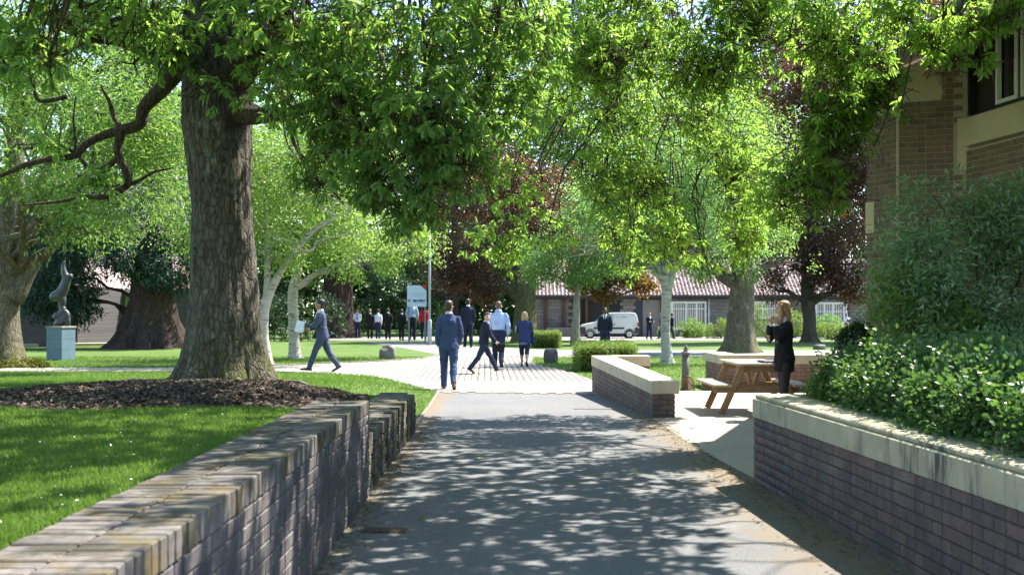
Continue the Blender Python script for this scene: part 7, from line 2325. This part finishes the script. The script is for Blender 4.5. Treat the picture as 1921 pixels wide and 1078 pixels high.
# 3 the striding schoolboy looking back
g = G(908, 701); k = F / g.y
p3, hnd = person(g, R(-72), 117 / k, 'schoolboy in dark suit striding to the right with face turned to the camera', 'jacket', INK, TROUSER, H_BROWN, 'fair', ((30, 4), (-26, 12)), ((-14, 10, 20), (16, 8, 26)), 6, (-88, -4), 'short', hem=.49, tie=NAVY)
w = hnd[1][0] + hnd[1][1] * .1
fo = MB().box((0, 0, -.06), (.3, .05, .22), Matrix.Rotation(R(8), 3, 'Y'), .006)
tag(fo.build('folder', BLACK, None, w), 'black folder carried by the striding schoolboy', 'folder')
# 4 man in light blue shirt
g = G(935, 689); k = F / g.y
person(g, R(-4), 124 / k, 'broad man in light blue shirt and navy trousers walking away', 'shirt', SKY, TROUSER, H_GREY, 'fair', ((8, 4), (-16, 22)), ((4, 13, 22), (-8, 13, 22)), 3, (0, 0), 'crop', build=1.16)
# 5 blonde woman in cardigan
g = G(984, 688); k = F / g.y
p5, hnd = person(g, R(-6), 103 / k, 'blonde woman in navy cardigan and cropped trousers walking away', 'cardigan', CARD, TROUSER, H_BLOND, 'fair', ((10, 4), (-14, 24)), ((24, 10, 66, 10), (6, 10, 40, 6)), 3, (0, -6), 'bob', hem=.44, under=PURP, bare_shins=True)
hm = MB(); hm.tube([(0, 0, .405 * 103 / k), (0, 0, .46 * 103 / k)], [(.108 * 103 / k, .092 * 103 / k), (.108 * 103 / k, .088 * 103 / k)], 18, True, 0, (1, 0, 0))
link('top_hem', hm.mesh('top_hem', PURP, True), None, p5)
bgm = MB().box((.0, 0, 0), (.14, .26, .24), None, .04)
tag(bgm.build('handbag', CARD, None, hnd[1][0] + Vector((.03, 0, -.06))), 'navy bag hanging at the right arm of the blonde woman', 'bag')
ppw = MB().box((0, 0, 0), (.16, .01, .2), Matrix.Rotation(R(30), 3, 'X'), .002)
tag(ppw.build('paper_sheets', WHITE, None, hnd[-1][0] + Vector((-.06, .04, .06))), 'white paper held up by the blonde woman in cardigan', 'papers')
# 6 man in dark navy suit with a blue bag further back
g = G(878, 652); k = F / g.y
p6, hnd = person(g, R(14), 90 / k, 'man in dark navy suit standing with a blue bag beyond the court', 'jacket', INK, INK, H_BLACK, 'fair', ((5, 2), (-6, 4)), ((6, 12, 30), (-2, 12, 20)), 1, (-16, 0), 'short', hem=.46, near=False)
bb = MB().box((0, 0, -.16), (.12, .22, .36), None, .03)
tag(bb.build('carrier_bag', plain('bright_blue_bag', (.02, .12, .5), .5, .4), None, hnd[-1][0] + hnd[-1][1] * .12 + Vector((0, 0, -.05))), 'bright blue bag hanging from the hand of the dark suited man', 'bag')
# 7 the woman with the drink at the table
d = 15.15; kk = F / d
loc = Vector(((1471 - 960.5) / kk, d, .008))
p7, hnd = person(loc, R(92), 1.665, 'woman in black blazer and short skirt with hands raised to her mouth', 'jacket', BLACK, TIGHTS, H_LBROWN, 'fair', ((3, 2), (-2, 2)), ((34, 3, 150, 14), (40, 2, 146, 18)), 0, (-6, -4), 'long', skirt=BLACK, hem=.475, under=WHITE)
for zz in (.0, -.07):
    bt = MB().tube([(-.10, 0, 0), (-.11, 0, 0)], [.011, .011], 8)
# 8 the pupil in a dark jumper behind the hedge
d = 38.0; kk = F / d
person(Vector(((1135 - 960.5) / kk, d, 0)), R(170), 90 / kk, 'pupil in navy jumper over white shirt standing behind the clipped hedge', 'jumper', INK, TROUSER, H_BLACK, 'dark', ((4, 2), (-4, 3)), ((2, 11, 16), (-2, 12, 16)), 0, (24, 0), 'crop', tie=INK, near=True)
# the group beneath the sign
grp = 'people standing by the school sign'
def far_p(px, top_y, bot_y, rz, label, **kw):
    g = G(px, bot_y); kk = F / g.y
    return person(g, rz, (bot_y - top_y) / kk, label, near=False, **kw)
far_p(671, 579, 634, R(176), 'pupil with dark tie and straps over white shirt facing the camera by the red trunk', top='shirt', top_m=WHITE, leg_m=TROUSER, hair_m=H_BLACK, skin='tan', tie=BLACK, arms=((24, 8, 80, 20), (24, 8, 80, 20)), legs=((3, 2), (-3, 2)), group=grp)
far_p(694, 580, 635, R(5), 'pupil in black suit with light brown hair seen from behind', top='jacket', top_m=BLACK, leg_m=BLACK, hair_m=H_LBROWN, legs=((4, 2), (-4, 2)), group=grp)
far_p(709, 580, 635, R(-8), 'pupil in white shirt and dark trousers with round black hair seen from behind', top='shirt', top_m=WHITE, leg_m=TROUSER, hair_m=H_BLACK, hair='curly', legs=((6, 2), (-4, 3)), group=grp)
far_p(728, 579, 637, R(6), 'pupil in black suit between the white shirt and the short boy', top='jacket', top_m=BLACK, leg_m=BLACK, hair_m=H_BROWN, legs=((3, 2), (-5, 4)), group=grp)
far_p(753, 580, 638, R(-12), 'shorter boy in black suit left of the tall blue shirt', top='jacket', top_m=BLACK, leg_m=BLACK, hair_m=H_BLACK, legs=((5, 2), (-3, 2)), group=grp)
far_p(773, 562, 638, R(8), 'tall man in pale blue shirt with head hidden behind the sign', top='shirt', top_m=SKY, leg_m=INK, hair_m=H_GREY, legs=((4, 2), (-4, 2)), arms=((14, 13, 40, 6), (6, 13, 36, 4)), group=grp)
far_p(795, 572, 637, R(-4), 'dark haired woman in red jacket standing by the lamp post', top='cardigan', top_m=RED, leg_m=INK, hair_m=H_BLACK, hair='long', legs=((4, 2), (-6, 4)), hem=.5, group=grp)
# boys along the far building
grp = 'pupils walking along the far building'
far_p(1218, 587, 637, R(200), 'boy in dark jumper reading a phone right of the white van', top='jumper', top_m=INK, leg_m=TROUSER, hair_m=H_LBROWN, arms=((20, 8, 80, 20), (20, 8, 80, 20)), legs=((6, 3), (-8, 8)), head=(0, -20), group=grp)
far_p(1242, 587, 637, R(80), 'boy in dark jumper half hidden at the left of the slender birch', top='jumper', top_m=INK, leg_m=TROUSER, hair_m=H_LBROWN, legs=((18, 6), (-16, 10)), group=grp)
far_p(1260, 588, 637, R(-80), 'boy in dark jumper half hidden at the right of the slender birch', top='jumper', top_m=INK, leg_m=TROUSER, hair_m=H_BROWN, legs=((16, 6), (-14, 10)), group=grp)
g = G(1588, 632)
_, hnd = far_p(1588, 588, 632, R(185), 'boy in white shirt reading a dark book near the building at the far right', top='shirt', top_m=WHITE, leg_m=TROUSER, hair_m=H_BLACK, tie=BLACK, arms=((24, 8, 84, 22), (24, 8, 84, 22)), legs=((5, 3), (-6, 5)), head=(0, -22))
bk = MB().box((0, -.04, 0), (.26, .03, .2), Matrix.Rotation(R(35), 3, 'X'), .004)
tag(bk.build('book', INK, None, (hnd[-1][0] + hnd[1][0]) / 2), 'dark book held open by the far boy in white shirt', 'book')

# ------------------------------------------------------------------ groups of alike things
for o in list(C.objects):
    if o.parent is None and not o.get('group'):
        n = o.name.split('.')[0]
        gname = {'birch_tree': 'white barked birches', 'oak_tree': 'oaks on the lawn', 'beech_tree': 'copper beeches', 'conifer_tree': 'dark conifers', 'broadleaf_tree': 'green broadleaved trees', 'boulder': 'boulders on the grass',
                 'planter_wall': 'planter walls with stone copings', 'hedge': 'clipped hedges', 'shrub': 'shrubs in the beds', 'person': 'people crossing the court and patio', 'paper_sheets': 'papers held by walkers', 'brick_building': 'brick buildings', 'kerb': 'edging kerbs'}.get(n)
        if gname and o.get('category'):
            o['group'] = gname
